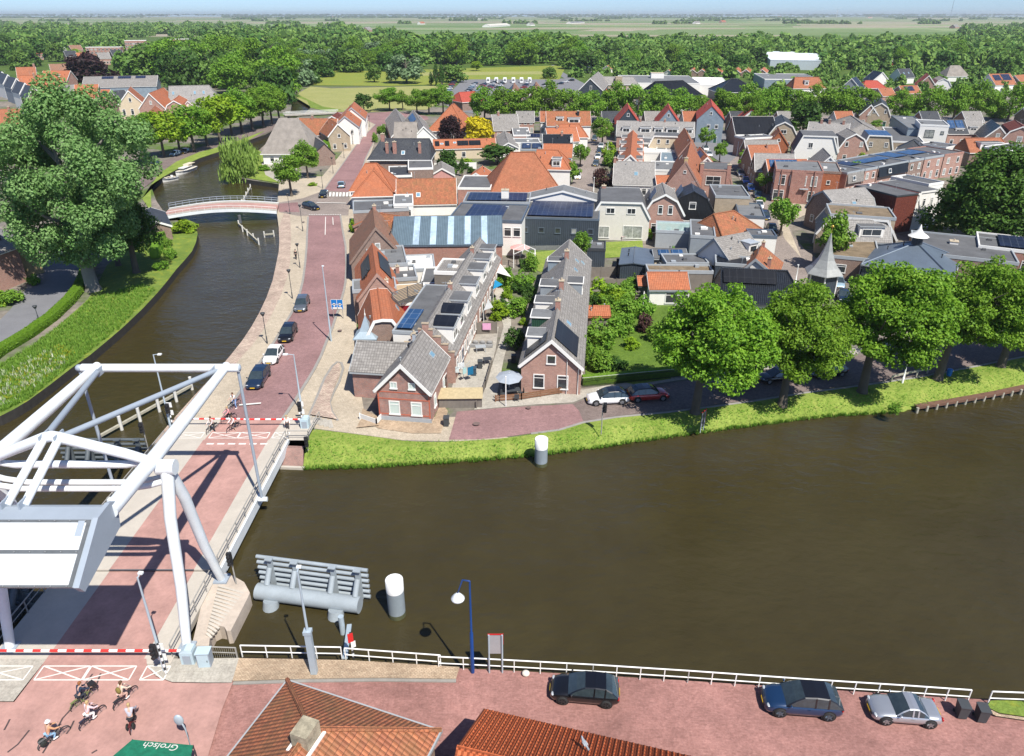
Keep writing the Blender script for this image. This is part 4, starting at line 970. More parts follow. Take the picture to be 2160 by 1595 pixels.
person('stand', 'pedestrian in a white shirt and dark trousers standing behind the far barrier', C_('white3', (.78, .78, .76)), C_('brown_trouser', (.07, .06, .06)), M_hbl, M_ds, G(608, 908), 3.3)
person('stand', 'pedestrian in black walking on the promenade between two lamps', C_('black5', (.02, .02, .025)), C_('black6', (.02, .02, .025)), M_hdk, M_ds, G(625, 547), 3.0)
person('stand', 'pedestrian in dark clothes standing on the quay beside the white sloop', C_('grey2', (.2, .2, .22)), C_('navy2', (.03, .04, .08)), M_hbr, M_ds, G(330, 372, 0), 1.0)
# ------------------------------------------------------------------ lamps, signs, rails and bins
M_lp = mat('lamp_grey', (.42, .50, .56), .45, .2, var=.06); M_lbl = mat('lamp_blue', (.01, .05, .20), .4, var=.08); M_glz = mat('lamp_glass', (.72, .75, .76), .2, var=.05)
M_ant = mat('lamp_anthracite', (.05, .055, .06), .5, var=.1)
def tallmast(base, top, label, arm=(-1.1, 0), head='bar', group='tall grey lamp posts', foot=None, m=None):
    m = m or M_lp; b = G(*base); z = TOPZ(b, top); r = empty('street_lamp', b, 0, label, 'street lamp', group)
    MB().tube([(0, 0, 0), (0, 0, z * .3), (0, 0, z * .31), (0, 0, z * .66), (0, 0, z)], [.12, .115, .085, .075, .05], 12).build('pole', m, r)
    ax, ay = arm; MB().tube([(0, 0, z - .05), (ax * .35, ay * .35, z + .02), (ax * .6, ay * .6, z + .03)], .035, 8).build('arm', m, r)
    c = V((ax, ay, z + .03)); MB().bar(c * 1 - V((ax, ay, 0)) * .45, c, .28, .12).build('lamp_head', M_glz, r)
    if foot: MB().bx(-.2, .2, -.17, .17, 0, z * .42).bx(-.25, .25, -.22, .22, z * .42, z * .45).build('column_base', m, r)
    return r
tallmast((699, 720), 563, 'tall grey lamp post leaning over the middle of the red road', (0, .35))
tallmast((637, 868), 748, 'grey lamp post with traffic light at the right of the far barrier', (-1.1, 0))
tallmast((361, 905), 748, 'grey lamp post with traffic light left of the far barrier', (.8, 0))
tallmast((349, 1418), 1218, 'thin grey lamp post with oval head beside the near barrier lights', (.05, .45))
tallmast((664, 1423), 1205, 'grey lamp post with thick square base on the sandy quay pavement', (0, .45), foot=True)
b = G(997, 1418); z = TOPZ(b, 1226); bl_ = empty('street_lamp', b, 0, 'blue lamp post with drooping arm and round white lamp by the quay rail', 'street lamp')
MB().tube([(0, 0, 0), (0, 0, z * .45), (0, 0, z * .46), (0, 0, z)], [.13, .11, .07, .055], 12).tube([(0, 0, z), (-.42, 0, z + .1), (-.75, 0, z - .95)], [.05, .05, .03], 8).build('pole', M_lbl, bl_)
MB().lathe([(.06, .45), (.2, .35), (.42, .08), (.42, 0), (.05, -.1)], (-.75, 0, z - 1.4), 16).build('lamp_shade', M_glz, bl_)
def lantern(px, py, top, i, label):
    b = G(px, py); z = TOPZ(b, top); r = empty('lantern', b, 0, label, 'street lamp', 'anthracite promenade lanterns')
    MB().tube([(0, 0, 0), (0, 0, 1.0), (0, 0, 1.05), (0, 0, z - .5)], [.085, .08, .05, .045], 10).build('pole', M_ant, r)
    MB().lathe([(.05, z - .55), (.28, z - .12), (.30, z - .06), (.30, z), (.05, z + .06)], (0, 0, 0), 12).build('lamp_head', M_ant, r); MB().lathe([(.08, z - .5), (.25, z - .14)], (0, 0, .0), 12).build('lamp_glass', M_glz, MB().build('x', M_ant) if 0 else r)
for i, (x, y, t, l) in enumerate([(564, 725, 660, 'dark lantern nearest the bridge on the promenade'), (617, 630, 569, 'dark lantern on the promenade beside the last queueing car'), (633, 565, 514, 'dark lantern just above the walking pedestrian'), (639, 488, 432, 'dark lantern below the arched footbridge end'), (612, 452, 408, 'dark lantern at the end of the arched footbridge'), (681, 398, 358, 'dark lantern beside the zebra crossing'), (703, 366, 332, 'dark lantern beside the planted strip'), (726, 334, 302, 'dark lantern near the clipped hedge'), (745, 305, 276, 'dark lantern below the white canal house row'), (780, 268, 244, 'dark lantern at the top of the red road')]):
    lantern(x, y, t, i, l)
lantern(83, 679, 645, 0, 'old copper topped lantern beside the left asphalt path')
for x, y, t, l in ((1203, 806, 768, 'thin white post by the shaded pavement'), (1903, 808, 768, 'white lamp post between third and fourth limes'), (1715, 512, 470, 'white lamp post beside the plaza pavement'), (1554, 330, 300, 'white lamp post in the bending middle street'), (1252, 405, 375, 'white lamp post at the first street corner'), (1677, 600, 560, 'white post on the plaza before the spired tower'), (1280, 345, 300, 'thin white mast in the first street')):
    tallmast((x, y), t, l, (.05, .25), group='white street masts', m=M_railw)
def trafficlight(px, py, top, label, n=3, h=None, heads=((0, -.2),), band=False):
    b = G(px, py); z = TOPZ(b, top); r = empty('traffic_light', b, 0, label, 'traffic light', 'bridge and road signals')
    mb = stripes('black_white_band', (.03, .03, .03), (.8, .8, .8), .55, 'Z', .5) if band else M_rail
    MB().tube([(0, 0, 0), (0, 0, z)], .07 if band else .055, 10).build('pole', mb, r)
    for hx, hy in heads:
        MB().bx(hx - .17, hx + .17, hy - .12, hy + .12, z - 1.05, z).build('signal_box', M_blk, r); s = MB()
        for k in range(n): s.tube([(hx, hy - .12, z - .2 - .33 * k), (hx, hy - .3, z - .22 - .33 * k)], .13, 10)
        s.build('visor', M_blk, r)
    return r
trafficlight(352, 1426, 1358, 'black traffic light with white boards on the striped post by the near barrier', band=True, heads=((-.3, -.1),))
trafficlight(640, 905, 846, 'traffic light on a banded post right of the far barrier', band=True)
trafficlight(366, 905, 850, 'traffic light on a banded post left of the far barrier', band=True)
trafficlight(499, 1234, 1163, 'shipping signal on the ribbed pier corner')
trafficlight(312, 945, 890, 'shipping signal left of the lifting leaf')
trafficlight(1268, 916, 850, 'shipping signal on a grey post in the grass bank', heads=((.22, 0),))
trafficlight(650, 950, 920, 'low shipping signal hanging beside the brick abutment')
for px, py, l in ((352, 1410, 'near'), (640, 888, 'far right'), (366, 890, 'far left')):
    b = G(px, py); o = empty('signal_board', b, 0, f'white square signal boards on the {l} banded post', 'sign')
    for zz in (1.2, 2.1): MB().box((0, -.16, zz), (.6, .04, .55)).build('board', M_railw, o)
M_sb = mat('sign_blue', (.005, .16, .48), .4, var=.03)
b = G(713, 672); r = empty('direction_sign', b, 0, 'blue direction sign with white roundabout symbols on two posts beside the road', 'road sign'); z = TOPZ(b, 631)
for x in (-.55, .75): MB().tube([(x, 0, 0), (x, 0, z)], .045, 8).build('post', M_rail, r)
bd = MB().box((.1, -.06, z - .75), (1.65, .06, 1.45)).build('board', M_sb, r); g = MB()
g.box((.1, -.095, z - .75), (.07, .01, 1.35)).box((.1, -.095, z - 1.32), (1.3, .01, .32))
for x in (-.3, .5): g.tube([(x, -.096, z - .75), (x, -.1, z - .75)], .2, 14).box((x, -.095, z - .75), (.66, .01, .09)).box((x, -.096, z - .98), (.09, .01, .4))
for x0, x1, z0, z1 in ((-.74, .94, -.06, 0), (-.74, .94, -1.49, -1.43), (-.74, -.69, -1.49, 0), (.89, .94, -1.49, 0)): g.bx(x0, x1, -.1, -.09, z + z0, z + z1)
g.build('symbol', M_white, bd)
# quay board seen from behind, the hanging sign, the bank board, mirror, awning
b = G(1046, 1419); z = TOPZ(b, 1340); r = empty('notice_board', b, 0, 'grey backed notice board with red rim on two posts at the quay rail', 'sign')
for x in (-.42, .42): MB().tube([(x, 0, 0), (x, 0, z)], .055, 10).build('post', M_lp, r)
bd = MB().box((0, .08, z - .85), (.92, .04, 1.6)).build('board', mat('sign_back_grey', (.42, .43, .45), .5, .3, var=.08), r); MB().box((0, .085, z - .03), (.98, .05, .08)).box((.475, .085, z - .4), (.04, .05, .9)).build('rim', mat('sign_red', (.55, .02, .02), .5), bd)
b = G(1480, 910, -.2); r = empty('notice_board', b, .9, 'tall narrow notice board with red rim standing in the grass bank', 'sign'); z = TOPZ(b, 868) + .2
for x in (-.35, .35): MB().tube([(x, 0, 0), (x, 0, z)], .05, 8).build('post', M_lp, r)
MB().box((0, 0, z - .8), (1.0, .05, 1.7)).build('board', mat('board_dark', (.07, .07, .075), .5), r); MB().box((0, -.01, z + .06), (1.04, .07, .07)).box((.51, -.01, z - .8), (.05, .07, 1.7)).build('rim', MATS['sign_red'], r)
b = G(746, 1390); r = empty('banded_post', b, 0, 'black and white banded post with a red shield sign at the quay rail', 'sign'); z = TOPZ(b, 1335)
MB().tube([(0, 0, 0), (0, 0, z)], .08, 10).build('post', MATS['black_white_band'], r); MB().box((0, -.1, z - .35), (.35, .04, .75), rz=.4).build('shield', MATS['sign_red'], r); MB().box((.12, -.06, z - .95), (.3, .04, .5), rz=.5).build('plate', M_railw, r)
b = G(405, 1585); r = empty('traffic_mirror', b, 0, 'round traffic mirror seen from behind on a grey post', 'mirror'); z = TOPZ(b, 1525)
MB().tube([(0, 0, 0), (0, 0, z * .8), (-.2, .1, z)], .05, 10).build('post', M_lp, r); MB().ball((-.3, .1, z + .1), (.28, .12, .42), 14, 8).build('mirror_shell', M_lp, r)
M_awn = mat('awning_green', (.01, .16, .09), .8, var=.35, scale=3)
p = [G(x, y, 2.6) for x, y in ((279, 1560), (407, 1572), (400, 1640), (225, 1620))]; p[2].z = p[3].z = 3.0
r = empty('awning', (0, 0, 0), 0, 'dark green awning with small white lettering at the photo bottom', 'awning')
cl = MB().add(p + [q - V((0, 0, .06)) for q in p], [(0, 1, 2, 3), (7, 6, 5, 4), (4, 5, 1, 0), (5, 6, 2, 1), (6, 7, 3, 2), (7, 4, 0, 3)]).build('cloth', M_awn, r)
for q in (p[0], p[1]): MB().bar(q - V((0, 0, .1)), (q.x, q.y - 3, 2.4), .05, .05).bar((q.x, q.y, 0), q, .05).build('frame', M_ant, r)
dx = (p[1] - p[0]); 
def text(body, size, M_, m, parent, name='lettering'):
    cu = bpy.data.curves.new(name, 'FONT'); cu.body = body; cu.size = size; cu.align_x = 'CENTER'; cu.extrude = .004
    o = bpy.data.objects.new('t', cu); COL.objects.link(o); dg = bpy.context.evaluated_depsgraph_get(); dg.update()
    me = bpy.data.meshes.new_from_object(o.evaluated_get(dg)); bpy.data.objects.remove(o); me.name = name; me.materials.clear(); me.materials.append(m)
    q = bpy.data.objects.new(name, me); COL.objects.link(q); q.parent = parent; q.matrix_local = M_; return q
ex = -dx.normalized(); ey = (p[3] - p[0]); ey = (ey - ex * ey.dot(ex)).normalized(); ez = ex.cross(ey)
c = p[0].lerp(p[1], .52) + ey * .12 + ez * .03
text('Grolsch', .62, Matrix.Translation(c) @ Matrix((ex, ey, ez)).transposed().to_4x4(), M_white, cl)
# rails along the quay
def qrail(pts, label): railing('quay_railing', [G(x, y) for x, y in pts], 1.05, label, M_railw, 1.55, (1.0, .45), .038, group='white quay railings', prad=.06)
qrail([(512, 1386), (722, 1390)], 'white quay railing before the guide fender'); qrail([(730, 1392), (930, 1407)], 'white quay railing beside the banded post')
qrail([(926, 1410), (1030, 1415), (1250, 1427), (1450, 1440), (1700, 1458), (1900, 1471), (2040, 1481)], 'long white quay railing behind the three parked cars'); qrail([(2083, 1484), (2160, 1487), (2300, 1494)], 'white quay railing piece beyond the gap at the photo edge')
railing('deck_railing', [G(418, 1388), G(502, 1391)], 1.05, 'low galvanised barred railing behind the cabinets', vert=True)
railing('pier_railing', [G(462, 1212, .1), G(448, 1205, .1)], 1.0, 'tiny railing piece on the pier head')
g = empty('gangway', G(728, 1391), 0, 'narrow steel gangway reaching from the quay to a small pile', 'gangway'); a = G(728, 1391) ; b = G(737, 1318, -.6)
MB().bar((0, 0, .1), b - a, .32, .12).build('beam', M_lp, g); MB().lathe([(.2, -1.2), (.2, 1.1)], G(722, 1325, -.6) - a, 12).build('pile', M_lp, g)
# bins, stone, benches
def bin_(px, py, label, m=None, rz=0, lidm=None):
    r = empty('wheelie_bin', G(px, py), rz, label, 'wheelie bin', 'wheelie bins'); m = m or mat('bin_grey', (.055, .06, .065), .5, var=.1)
    MB().loft([[V((-.24, -.28, .08)), V((.24, -.28, .08)), V((.24, .26, .08)), V((-.24, .26, .08))], [V((-.29, -.34, 1.0)), V((.29, -.34, 1.0)), V((.29, .34, 1.0)), V((-.29, .34, 1.0))]], 0, True, False).build('body', m, r)
    MB().bx(-.31, .31, -.38, .36, 1.0, 1.06).bx(-.2, .2, .3, .42, .98, 1.03).build('lid', lidm or m, r)
    for s in (-1, 1): MB().lathe([(.1, -.03), (.1, .03)], (s * .26, .3, .1), 10, axis='X').build('wheel', M_tyre, r)
bin_(2025, 1510, 'dark grey wheelie bin with pale sticker beside the silver coupe', rz=-.15); bin_(2066, 1518, 'dark grey wheelie bin beside the grass, right one of the pair', rz=-.15)
bin_(942, 898, 'dark wheelie bin standing on the path corner by the gabled corner house'); bin_(1000, 792, 'dark blue bin by the terrace garden wall', mat('bin_blue', (.04, .07, .10), .5)); bin_(1013, 777, 'grey bin behind the blue one on the terrace')
bin_(1083, 765, 'black bin by the hedge of the solar roofed gable house')
r = empty('round_stone', G(1109, 1424), 0, 'round white stone lying on the red quay', 'stone'); MB().ball((0, 0, .16), (.26, .24, .17), 14, 8).build('stone', M_cream if 0 else mat('pale_stone', (.62, .57, .50), .9), r)
r = empty('guard_rail', (0, 0, 0), 0, 'low wooden guard rail on the bank before the fourth lime', 'guard rail'); a, b = G(1880, 805), G(1955, 789); MB().bar(a + V((0, 0, .7)), b + V((0, 0, .7)), .1, .22).build('beam', M_tim, r)
for t in (0, .35, .7, 1): MB().box(a.lerp(b, t) + V((0, 0, .35)), (.15, .15, .7)).build('post', M_tim, r)
r = empty('litter_bin', G(2000, 796), 0, 'blue litter bin under the fourth lime', 'litter bin'); MB().lathe([(.25, .25), (.3, 1.0), (.3, 1.05), (.1, 1.1)], (0, 0, 0), 12).build('body', M_sb, r); MB().lathe([(.05, 0), (.05, .3)], (0, 0, 0), 8).build('post', M_ant, r)
# timber jetty edge along the far right bank
pts = [G(x, y, -.55) for x, y in P('1932,858 1985,850 2045,840 2105,829 2160,817 2260,800')]; r = empty('jetty_edge', (0, 0, 0), 0, 'brown timber edged landing stage along the right grass bank', 'landing stage')
for a, b in zip(pts, pts[1:]): MB().bar(a, b, .7, .3).build('beam', mat('jetty_brown', (.14, .075, .05), .8, var=.2), r)
for i in range(18): q = pts[0].lerp(pts[-1], i / 17); q = min(pts, key=lambda s: 0) if 0 else q; MB().lathe([(.16, -1.2), (.16, .1)], (q.x, q.y - .4, q.z), 8).build('pile', M_tim, r)
# ------------------------------------------------------------------ buildings: helpers
M_og = tiles('orange_pantile', (.38, .145, .075), (.29, .10, .052), wave=.55, w=.26, h=.34, moss=.55, mosscol=(.19, .085, .045))
M_or = tiles('bright_orange_tile', (.41, .14, .066), (.34, .11, .052), wave=.4, moss=.5, mosscol=(.24, .11, .065))
M_ob = tiles('old_brown_pantile', (.29, .15, .095), (.21, .105, .07), wave=.4, moss=.5, mosscol=(.14, .11, .08))
M_om = tiles('mottled_orange_pantile', (.40, .145, .07), (.25, .09, .05), wave=.6, moss=.8, mosscol=(.20, .11, .05), big=.6)
M_gt = tiles('grey_concrete_tile', (.265, .25, .235), (.18, .168, .158), w=.30, h=.36, moss=.4, mosscol=(.15, .14, .125))
M_gl = tiles('light_grey_tile', (.29, .275, .26), (.22, .21, .2), w=.3, h=.36, moss=.35)
M_bt = tiles('black_glazed_tile', (.018, .021, .026), (.012, .014, .018), rough=.3, wave=.6, moss=0, spec=.6)
M_sl = tiles('slate', (.055, .06, .07), (.032, .036, .045), w=.25, h=.2, rough=.5, moss=.3, mosscol=(.09, .09, .085))
M_rt = tiles('red_roof_tile', (.40, .075, .05), (.32, .06, .04), wave=.3, moss=.1)
M_rb = tiles('red_brown_tile', (.16, .045, .03), (.12, .03, .022), w=.25, h=.3, moss=.25)
M_th = mat('thatch', (.235, .21, .185), .95, var=.28, scale=.5, bump=.6)
M_bi = mat('bitumen_roofing', (.105, .107, .112), .85, var=.28, scale=.35, bump=.2)
M_bl2 = mat('light_bitumen', (.155, .16, .165), .85, var=.25, scale=.4)
M_mo = mat('mossy_flat_roof', (.18, .135, .085), .95, var=.45, scale=.6, bump=.5)
M_zn = mat('zinc', (.46, .50, .54), .45, .25, var=.12, scale=.9); M_zd = mat('blue_zinc', (.13, .165, .21), .42, .3, var=.15, scale=.5)
M_wt = mat('white_wall_render', (.74, .72, .68), .8, var=.05); M_cr = mat('cream_wall', (.55, .46, .33), .85, var=.08); M_ye = mat('yellow_render', (.50, .38, .19), .85, var=.08)
M_bg2 = bricks('pale_brick', (.48, .42, .34), (.38, .33, .27)); M_br = bricks('red_brick', (.40, .16, .115), (.28, .10, .075)); M_bp = bricks('pinkish_brick', (.43, .225, .17), (.33, .155, .12)); M_bd = bricks('dark_brown_brick', (.24, .135, .10), (.16, .09, .07)); M_bm = bricks('mixed_brick', (.40, .165, .125), (.27, .15, .14), var=.6)
M_bz = bricks('beige_brick', (.42, .33, .22), (.34, .26, .17))
M_gw = mat('grey_timber_wall', (.24, .27, .30), .8, var=.12); M_dkw = ribbed('anthracite_cladding', (.045, .058, .075), .35, .5); M_grn = ribbed('green_cladding', (.012, .055, .032), .25, .6); M_crim = ribbed('crimson_cladding', (.22, .008, .022), .22, .5)
M_bwall = ribbed('blue_grey_cladding', (.23, .285, .335), .3, .5); M_blm = ribbed('blue_steel_roof', (.13, .185, .225), .28, .45, .2, .6); M_wtim = ribbed('weathered_planks', (.20, .175, .15), .14, .9)
M_tr = mat('white_trim', (.76, .75, .72), .55, var=.05); M_trg = mat('pale_grey_trim', (.33, .355, .375), .5, var=.08); M_trd = mat('dark_trim', (.05, .055, .06), .5)
M_gls = glassmat(); M_blind = mat('window_blind', (.50, .58, .54), .5, var=.08); M_pv = pvmat(); M_pv2 = pvmat('solar_cells_blue', (.02, .055, .13), (.22, .28, .36), 1.0, 1.65); M_pvb = pvmat('solar_cells_black', (.008, .009, .012), (.035, .036, .04))
M_curt = mat('curtained_glass', (.30, .31, .29), .25, var=.6, scale=1.7); M_frw = mat('window_frame_white', (.74, .73, .70), .5, var=.04); M_frd = mat('window_frame_dark', (.05, .06, .06), .5)
M_cap = mat('chimney_cap', (.45, .38, .28), .9, var=.2)
WM = {}
def win_mesh(w, h, fr=M_frw, gl=M_gls, bars=1):
    k = (round(w, 2), round(h, 2), fr.name, gl.name, bars)
    if k not in WM:
        m = MB(); f = min(.11, w * .13)
        m.bx(-w / 2, w / 2, -.07, .01, h / 2 - f, h / 2).bx(-w / 2 - .04, w / 2 + .04, -.12, .01, -h / 2 - .03, -h / 2 + f)
        m.bx(-w / 2, -w / 2 + f, -.07, .01, -h / 2 + f, h / 2 - f).bx(w / 2 - f, w / 2, -.07, .01, -h / 2 + f, h / 2 - f)
        if bars == 1 and h > 1.2: m.bx(-w / 2 + f, w / 2 - f, -.06, .01, h * .22, h * .22 + .07)
        if bars == 2 or w > 1.7: m.bx(-.035, .035, -.055, .01, -h / 2 + f, h / 2 - f)
        if bars == 3: m.bx(-.03, .03, -.055, .01, -h / 2 + f, h / 2 - f).bx(-w / 2 + f, -.03, -.055, .01, -.03, .03).bx(.03, w / 2 - f, -.055, .01, -.03, .03)
        m.add([(-w / 2 + f, -.03, -h / 2 + f), (w / 2 - f, -.03, -h / 2 + f), (w / 2 - f, -.03, h / 2 - f), (-w / 2 + f, -.03, h / 2 - f)], [(0, 1, 2, 3)], 1)
        WM[k] = m.mesh('window', [fr, gl])
    return WM[k]
DM = {}
def door_mesh(w, h, c):
    k = (w, h, c.name)
    if k not in DM: DM[k] = MB().bx(-w / 2 - .08, w / 2 + .08, -.06, .01, 0, h + .1).bx(-w / 2, w / 2, -.085, -.06, .03, h, 1).bx(-w * .3, w * .3, -.095, -.085, h * .62, h * .9, 2).mesh('door', [M_frw, c, M_gls])
    return DM[k]
M_doors = [mat('door_green', (.02, .09, .06), .4), mat('door_blue', (.04, .08, .15), .4), mat('door_brown', (.10, .05, .03), .5), mat('door_white', (.6, .6, .58), .5)]
def offs(pl, d):                                         # offset an xz polyline upwards with mitred corners
    out = []
    for i, p in enumerate(pl):
        ns = []
        for a, b in ((i - 1, i), (i, i + 1)):
            if a >= 0 and b < len(pl):
                dx, dz = pl[b][0] - pl[a][0], pl[b][1] - pl[a][1]; l = math.hypot(dx, dz); ns.append((-dz / l, dx / l))
        if len(ns) == 1: out.append((p[0] + ns[0][0] * d, p[1] + ns[0][1] * d))
        else:
            n = (ns[0][0] + ns[1][0], ns[0][1] + ns[1][1]); k = d * 2 / max(.5, n[0] ** 2 + n[1] ** 2); out.append((p[0] + n[0] * k, p[1] + n[1] * k))
    return out
def profile(kind, wl, wr, he, hr):
    if kind == 'gable': return [(-wl, he), (0, hr), (wr, he)]
    if kind == 'gambrel': return [(-wl, he), (-wl * .62, he + .66 * (hr - he)), (0, hr), (wr * .62, he + .66 * (hr - he)), (wr, he)]
    if kind == 'trap': return [(-wl, he), (-wl * .70, hr), (wr * .70, hr), (wr, he)]
    if kind == 'shed': return [(-wl, he), (wr, hr)]
    if kind == 'flat': return [(-wl, hr), (wr, hr)]
    if kind == 'clip': return [(-wl, he), (-wl * .35, hr - .12), (0, hr), (wr * .35, hr - .12), (wr, he)]
PARTN = [0]
def house(label, p1, p2, hr, he, wl, wr=None, kind='gable', wall=M_br, roof=M_og, cat='house', hip=(0, 0), trim=M_tr, ov=.25, oe=.2, wins='', doors='', chim=(), dorm=(), pv=(), sky=(), name='house', group=None, verge=True, base0=0.0, wfr=M_frw, parapet=.25, ridgecap=True, wgl=M_gls):
    """p1, p2: photo pixels of the two ridge ends (taken at height hr), or world points."""
    wr = wl if wr is None else wr
    a = p1 if isinstance(p1, V) else G(*p1, hr); b = p2 if isinstance(p2, V) else G(*p2, hr)
    d = b - a; d.z = 0; L = d.length; rz = math.atan2(d.y, d.x) - math.pi / 2
    o = empty(name, (a.x, a.y, 0), rz, label, cat, group)
    h0, h1 = hip; y0, y1 = -h0, L + h1; pl = profile(kind, wl, wr, he, hr)
    w_ = MB()
    if h0 or h1: w_.bx(-wl, wr, y0, y1, -.3, he)
    else: w_.ext([(-wl, -.3)] + pl + [(wr, -.3)], 0, L)
    w_.build('wall', wall, o)
    if kind == 'flat':
        rf = MB().bx(-wl + .16, wr - .16, .16, L - .16, hr - .1, hr + .03).build('roof', roof, o); t = MB()
        t.bx(-wl - .06, wr + .06, -.06, .16, hr - .25, hr + parapet).bx(-wl - .06, wr + .06, L - .16, L + .06, hr - .25, hr + parapet).bx(-wl - .06, -wl + .16, .16, L - .16, hr - .25, hr + parapet).bx(wr - .16, wr + .06, .16, L - .16, hr - .25, hr + parapet)
        t.build('roof_edge', trim, o)
    elif h0 or h1:
        m = MB(); E0, E1 = y0 - ov, y1 + ov; xl, xr = -wl - ov, wr + ov; k = he - .02
        vs_ = [(xl, E0, k), (xr, E0, k), (xr, E1, k), (xl, E1, k), (0, 0, hr), (0, L, hr)]
        m.add(vs_, [(0, 1, 4), (1, 2, 5, 4), (2, 3, 5), (3, 0, 4, 5), (3, 2, 1, 0)])
        rf = m.build('roof', roof, o); t = MB()
        t.bx(xl - .06, xr + .06, E0 - .06, E0 + .08, k - .18, k + .02).bx(xl - .06, xr + .06, E1 - .08, E1 + .06, k - .18, k + .02).bx(xl - .06, xl + .08, E0 + .08, E1 - .08, k - .18, k + .02).bx(xr - .08, xr + .06, E0 + .08, E1 - .08, k - .18, k + .02)
        t.build('gutter', trim, o)
        if ridgecap:
            r = MB()
            for p, q in (((0, 0, hr), (0, L, hr)), ((xl, E0, k), (0, 0, hr)), ((xr, E0, k), (0, 0, hr)), ((xr, E1, k), (0, L, hr)), ((xl, E1, k), (0, L, hr))):
                if (V(p) - V(q)).length > .3: r.tube([V(p) + V((0, 0, .05)), V(q) + V((0, 0, .05))], .13, 6, smooth=False)
            r.build('ridge_tiles', roof, rf)
    else:
        def ext_ends(q, e):
            q = list(q); dx, dz = q[0][0] - q[1][0], q[0][1] - q[1][1]; l = math.hypot(dx, dz); q[0] = (q[0][0] + dx / l * e, q[0][1] + dz / l * e)
            dx, dz = q[-1][0] - q[-2][0], q[-1][1] - q[-2][1]; l = math.hypot(dx, dz); q[-1] = (q[-1][0] + dx / l * e, q[-1][1] + dz / l * e); return q
        pe = ext_ends(pl, ov); lo, hi = offs(pe, .012), offs(pe, .17)
        m = MB()
        for i in range(len(lo) - 1): m.ext([lo[i], lo[i + 1], hi[i + 1], hi[i]], -oe, L + oe)
        rf = m.build('roof', roof, o)
        if verge and trim:
            lo2, hi2 = offs(pe, -.14), offs(pe, .20)
            for y in (-oe - .07, L + oe):
                m = MB()
                for i in range(len(lo2) - 1): m.ext([lo2[i], lo2[i + 1], hi2[i + 1], hi2[i]], y, y + .07)
                m.build('verge_board', trim, o)
            g_ = MB()
            for p in (pe[0], pe[-1]): g_.bx(p[0] - .1, p[0] + .1, -oe, L + oe, p[1] - .12, p[1] + .04)
            g_.build('gutter', trim, o)
        if ridgecap and kind in ('gable', 'gambrel', 'clip'):
            MB().tube([(0, -oe, hr + .17), (0, L + oe, hr + .17)], .12, 6, smooth=False).build('ridge_tiles', roof, rf)
    rv = random.Random(label)
    FACES = {'F': (0, (wl + wr), lambda s: (s - wl, y0)), 'B': (math.pi, (wl + wr), lambda s: (wr - s, y1)), 'R': (math.pi / 2, y1 - y0, lambda s: (wr, y0 + s)), 'L': (-math.pi / 2, y1 - y0, lambda s: (-wl, y1 - s))}
    for spec in wins.split():                            # face count @ height : w x h [/from-to]
        f, rest = spec[0], spec[1:]; cnt, rest = rest.split('@'); z, rest = rest.split(':'); rng = (0, 1)
        bars = 1
        if '*' in rest: rest, bb = rest.split('*'); bars = int(bb)
        if '/' in rest: rest, q = rest.split('/'); rng = tuple(float(v) for v in q.split('-'))
        w, h = (float(v) for v in rest.split('x')); rot, span, pos = FACES[f]; cnt = int(cnt)
        for i in range(cnt):
            x, y = pos(span * (rng[0] + (rng[1] - rng[0]) * (i + .5) / cnt))
            inst(win_mesh(w, h, wfr, M_curt if wgl is M_gls and rv.random() < .3 else wgl, bars), 'window', o, (x, y, float(z)), (0, 0, rot))
    for spec in doors.split():                           # face @ fraction [: colour index]
        f, rest = spec[0], spec[2:]; fr, ci = (rest.split(':') + ['0'])[:2]; rot, span, pos = FACES[f]; x, y = pos(span * float(fr))
        inst(door_mesh(.95, 2.1, M_doors[int(ci)]), 'door', o, (x, y, 0), (0, 0, rot))
    def slope(side):
        i = (len(pl) - 2) if side == 'R' else 0
        lo_, hi_ = (pl[-1], pl[-2]) if side == 'R' else (pl[0], pl[1])
        if kind == 'flat': lo_, hi_ = ((wr, hr), (-wl, hr)) if side == 'R' else ((-wl, hr), (wr, hr))
        return V((lo_[0], 0, lo_[1])), V((hi_[0], 0, hi_[1]))
    def onroof(side, ya, yb, s0, s1, lift, nm, m, th=.05, parent=None):
        lo_, hi_ = slope(side); u = (hi_ - lo_); n = V((-u.z, 0, u.x)).normalized(); n = n if n.z > 0 else -n
        if kind == 'flat': n = V((0, 0, 1)); 
        ex = V((0, 1, 0)); eu = u.normalized(); Mx = Matrix((ex, eu, n)) if ex.cross(eu).dot(n) > 0 else Matrix((-ex, eu, n))
        c = lo_ + u * (s0 + s1) / 2 + n * (lift + .02) + V((0, (ya + yb) / 2, 0))
        return MB().box(c, (abs(yb - ya), u.length * (s1 - s0), th), M=Mx.transposed()).build(nm, m, parent or rf)
    for q in pv: onroof(q[0], q[1] * L, q[2] * L, q[3], q[4], .26 if kind != 'flat' else .3, 'solar_panel', q[5] if len(q) > 5 else M_pv)
    for q in sky:
        f_ = onroof(q[0], q[1] * L - .45, q[1] * L + .45, q[2] - .09, q[2] + .09, .2, 'skylight', M_trg if len(q) < 4 else q[3], .1); onroof(q[0], q[1] * L - .36, q[1] * L + .36, q[2] - .07, q[2] + .07, .26, 'pane', mat('skylight_glass', (.16, .28, .36), .08, spec=.8), .03, f_)
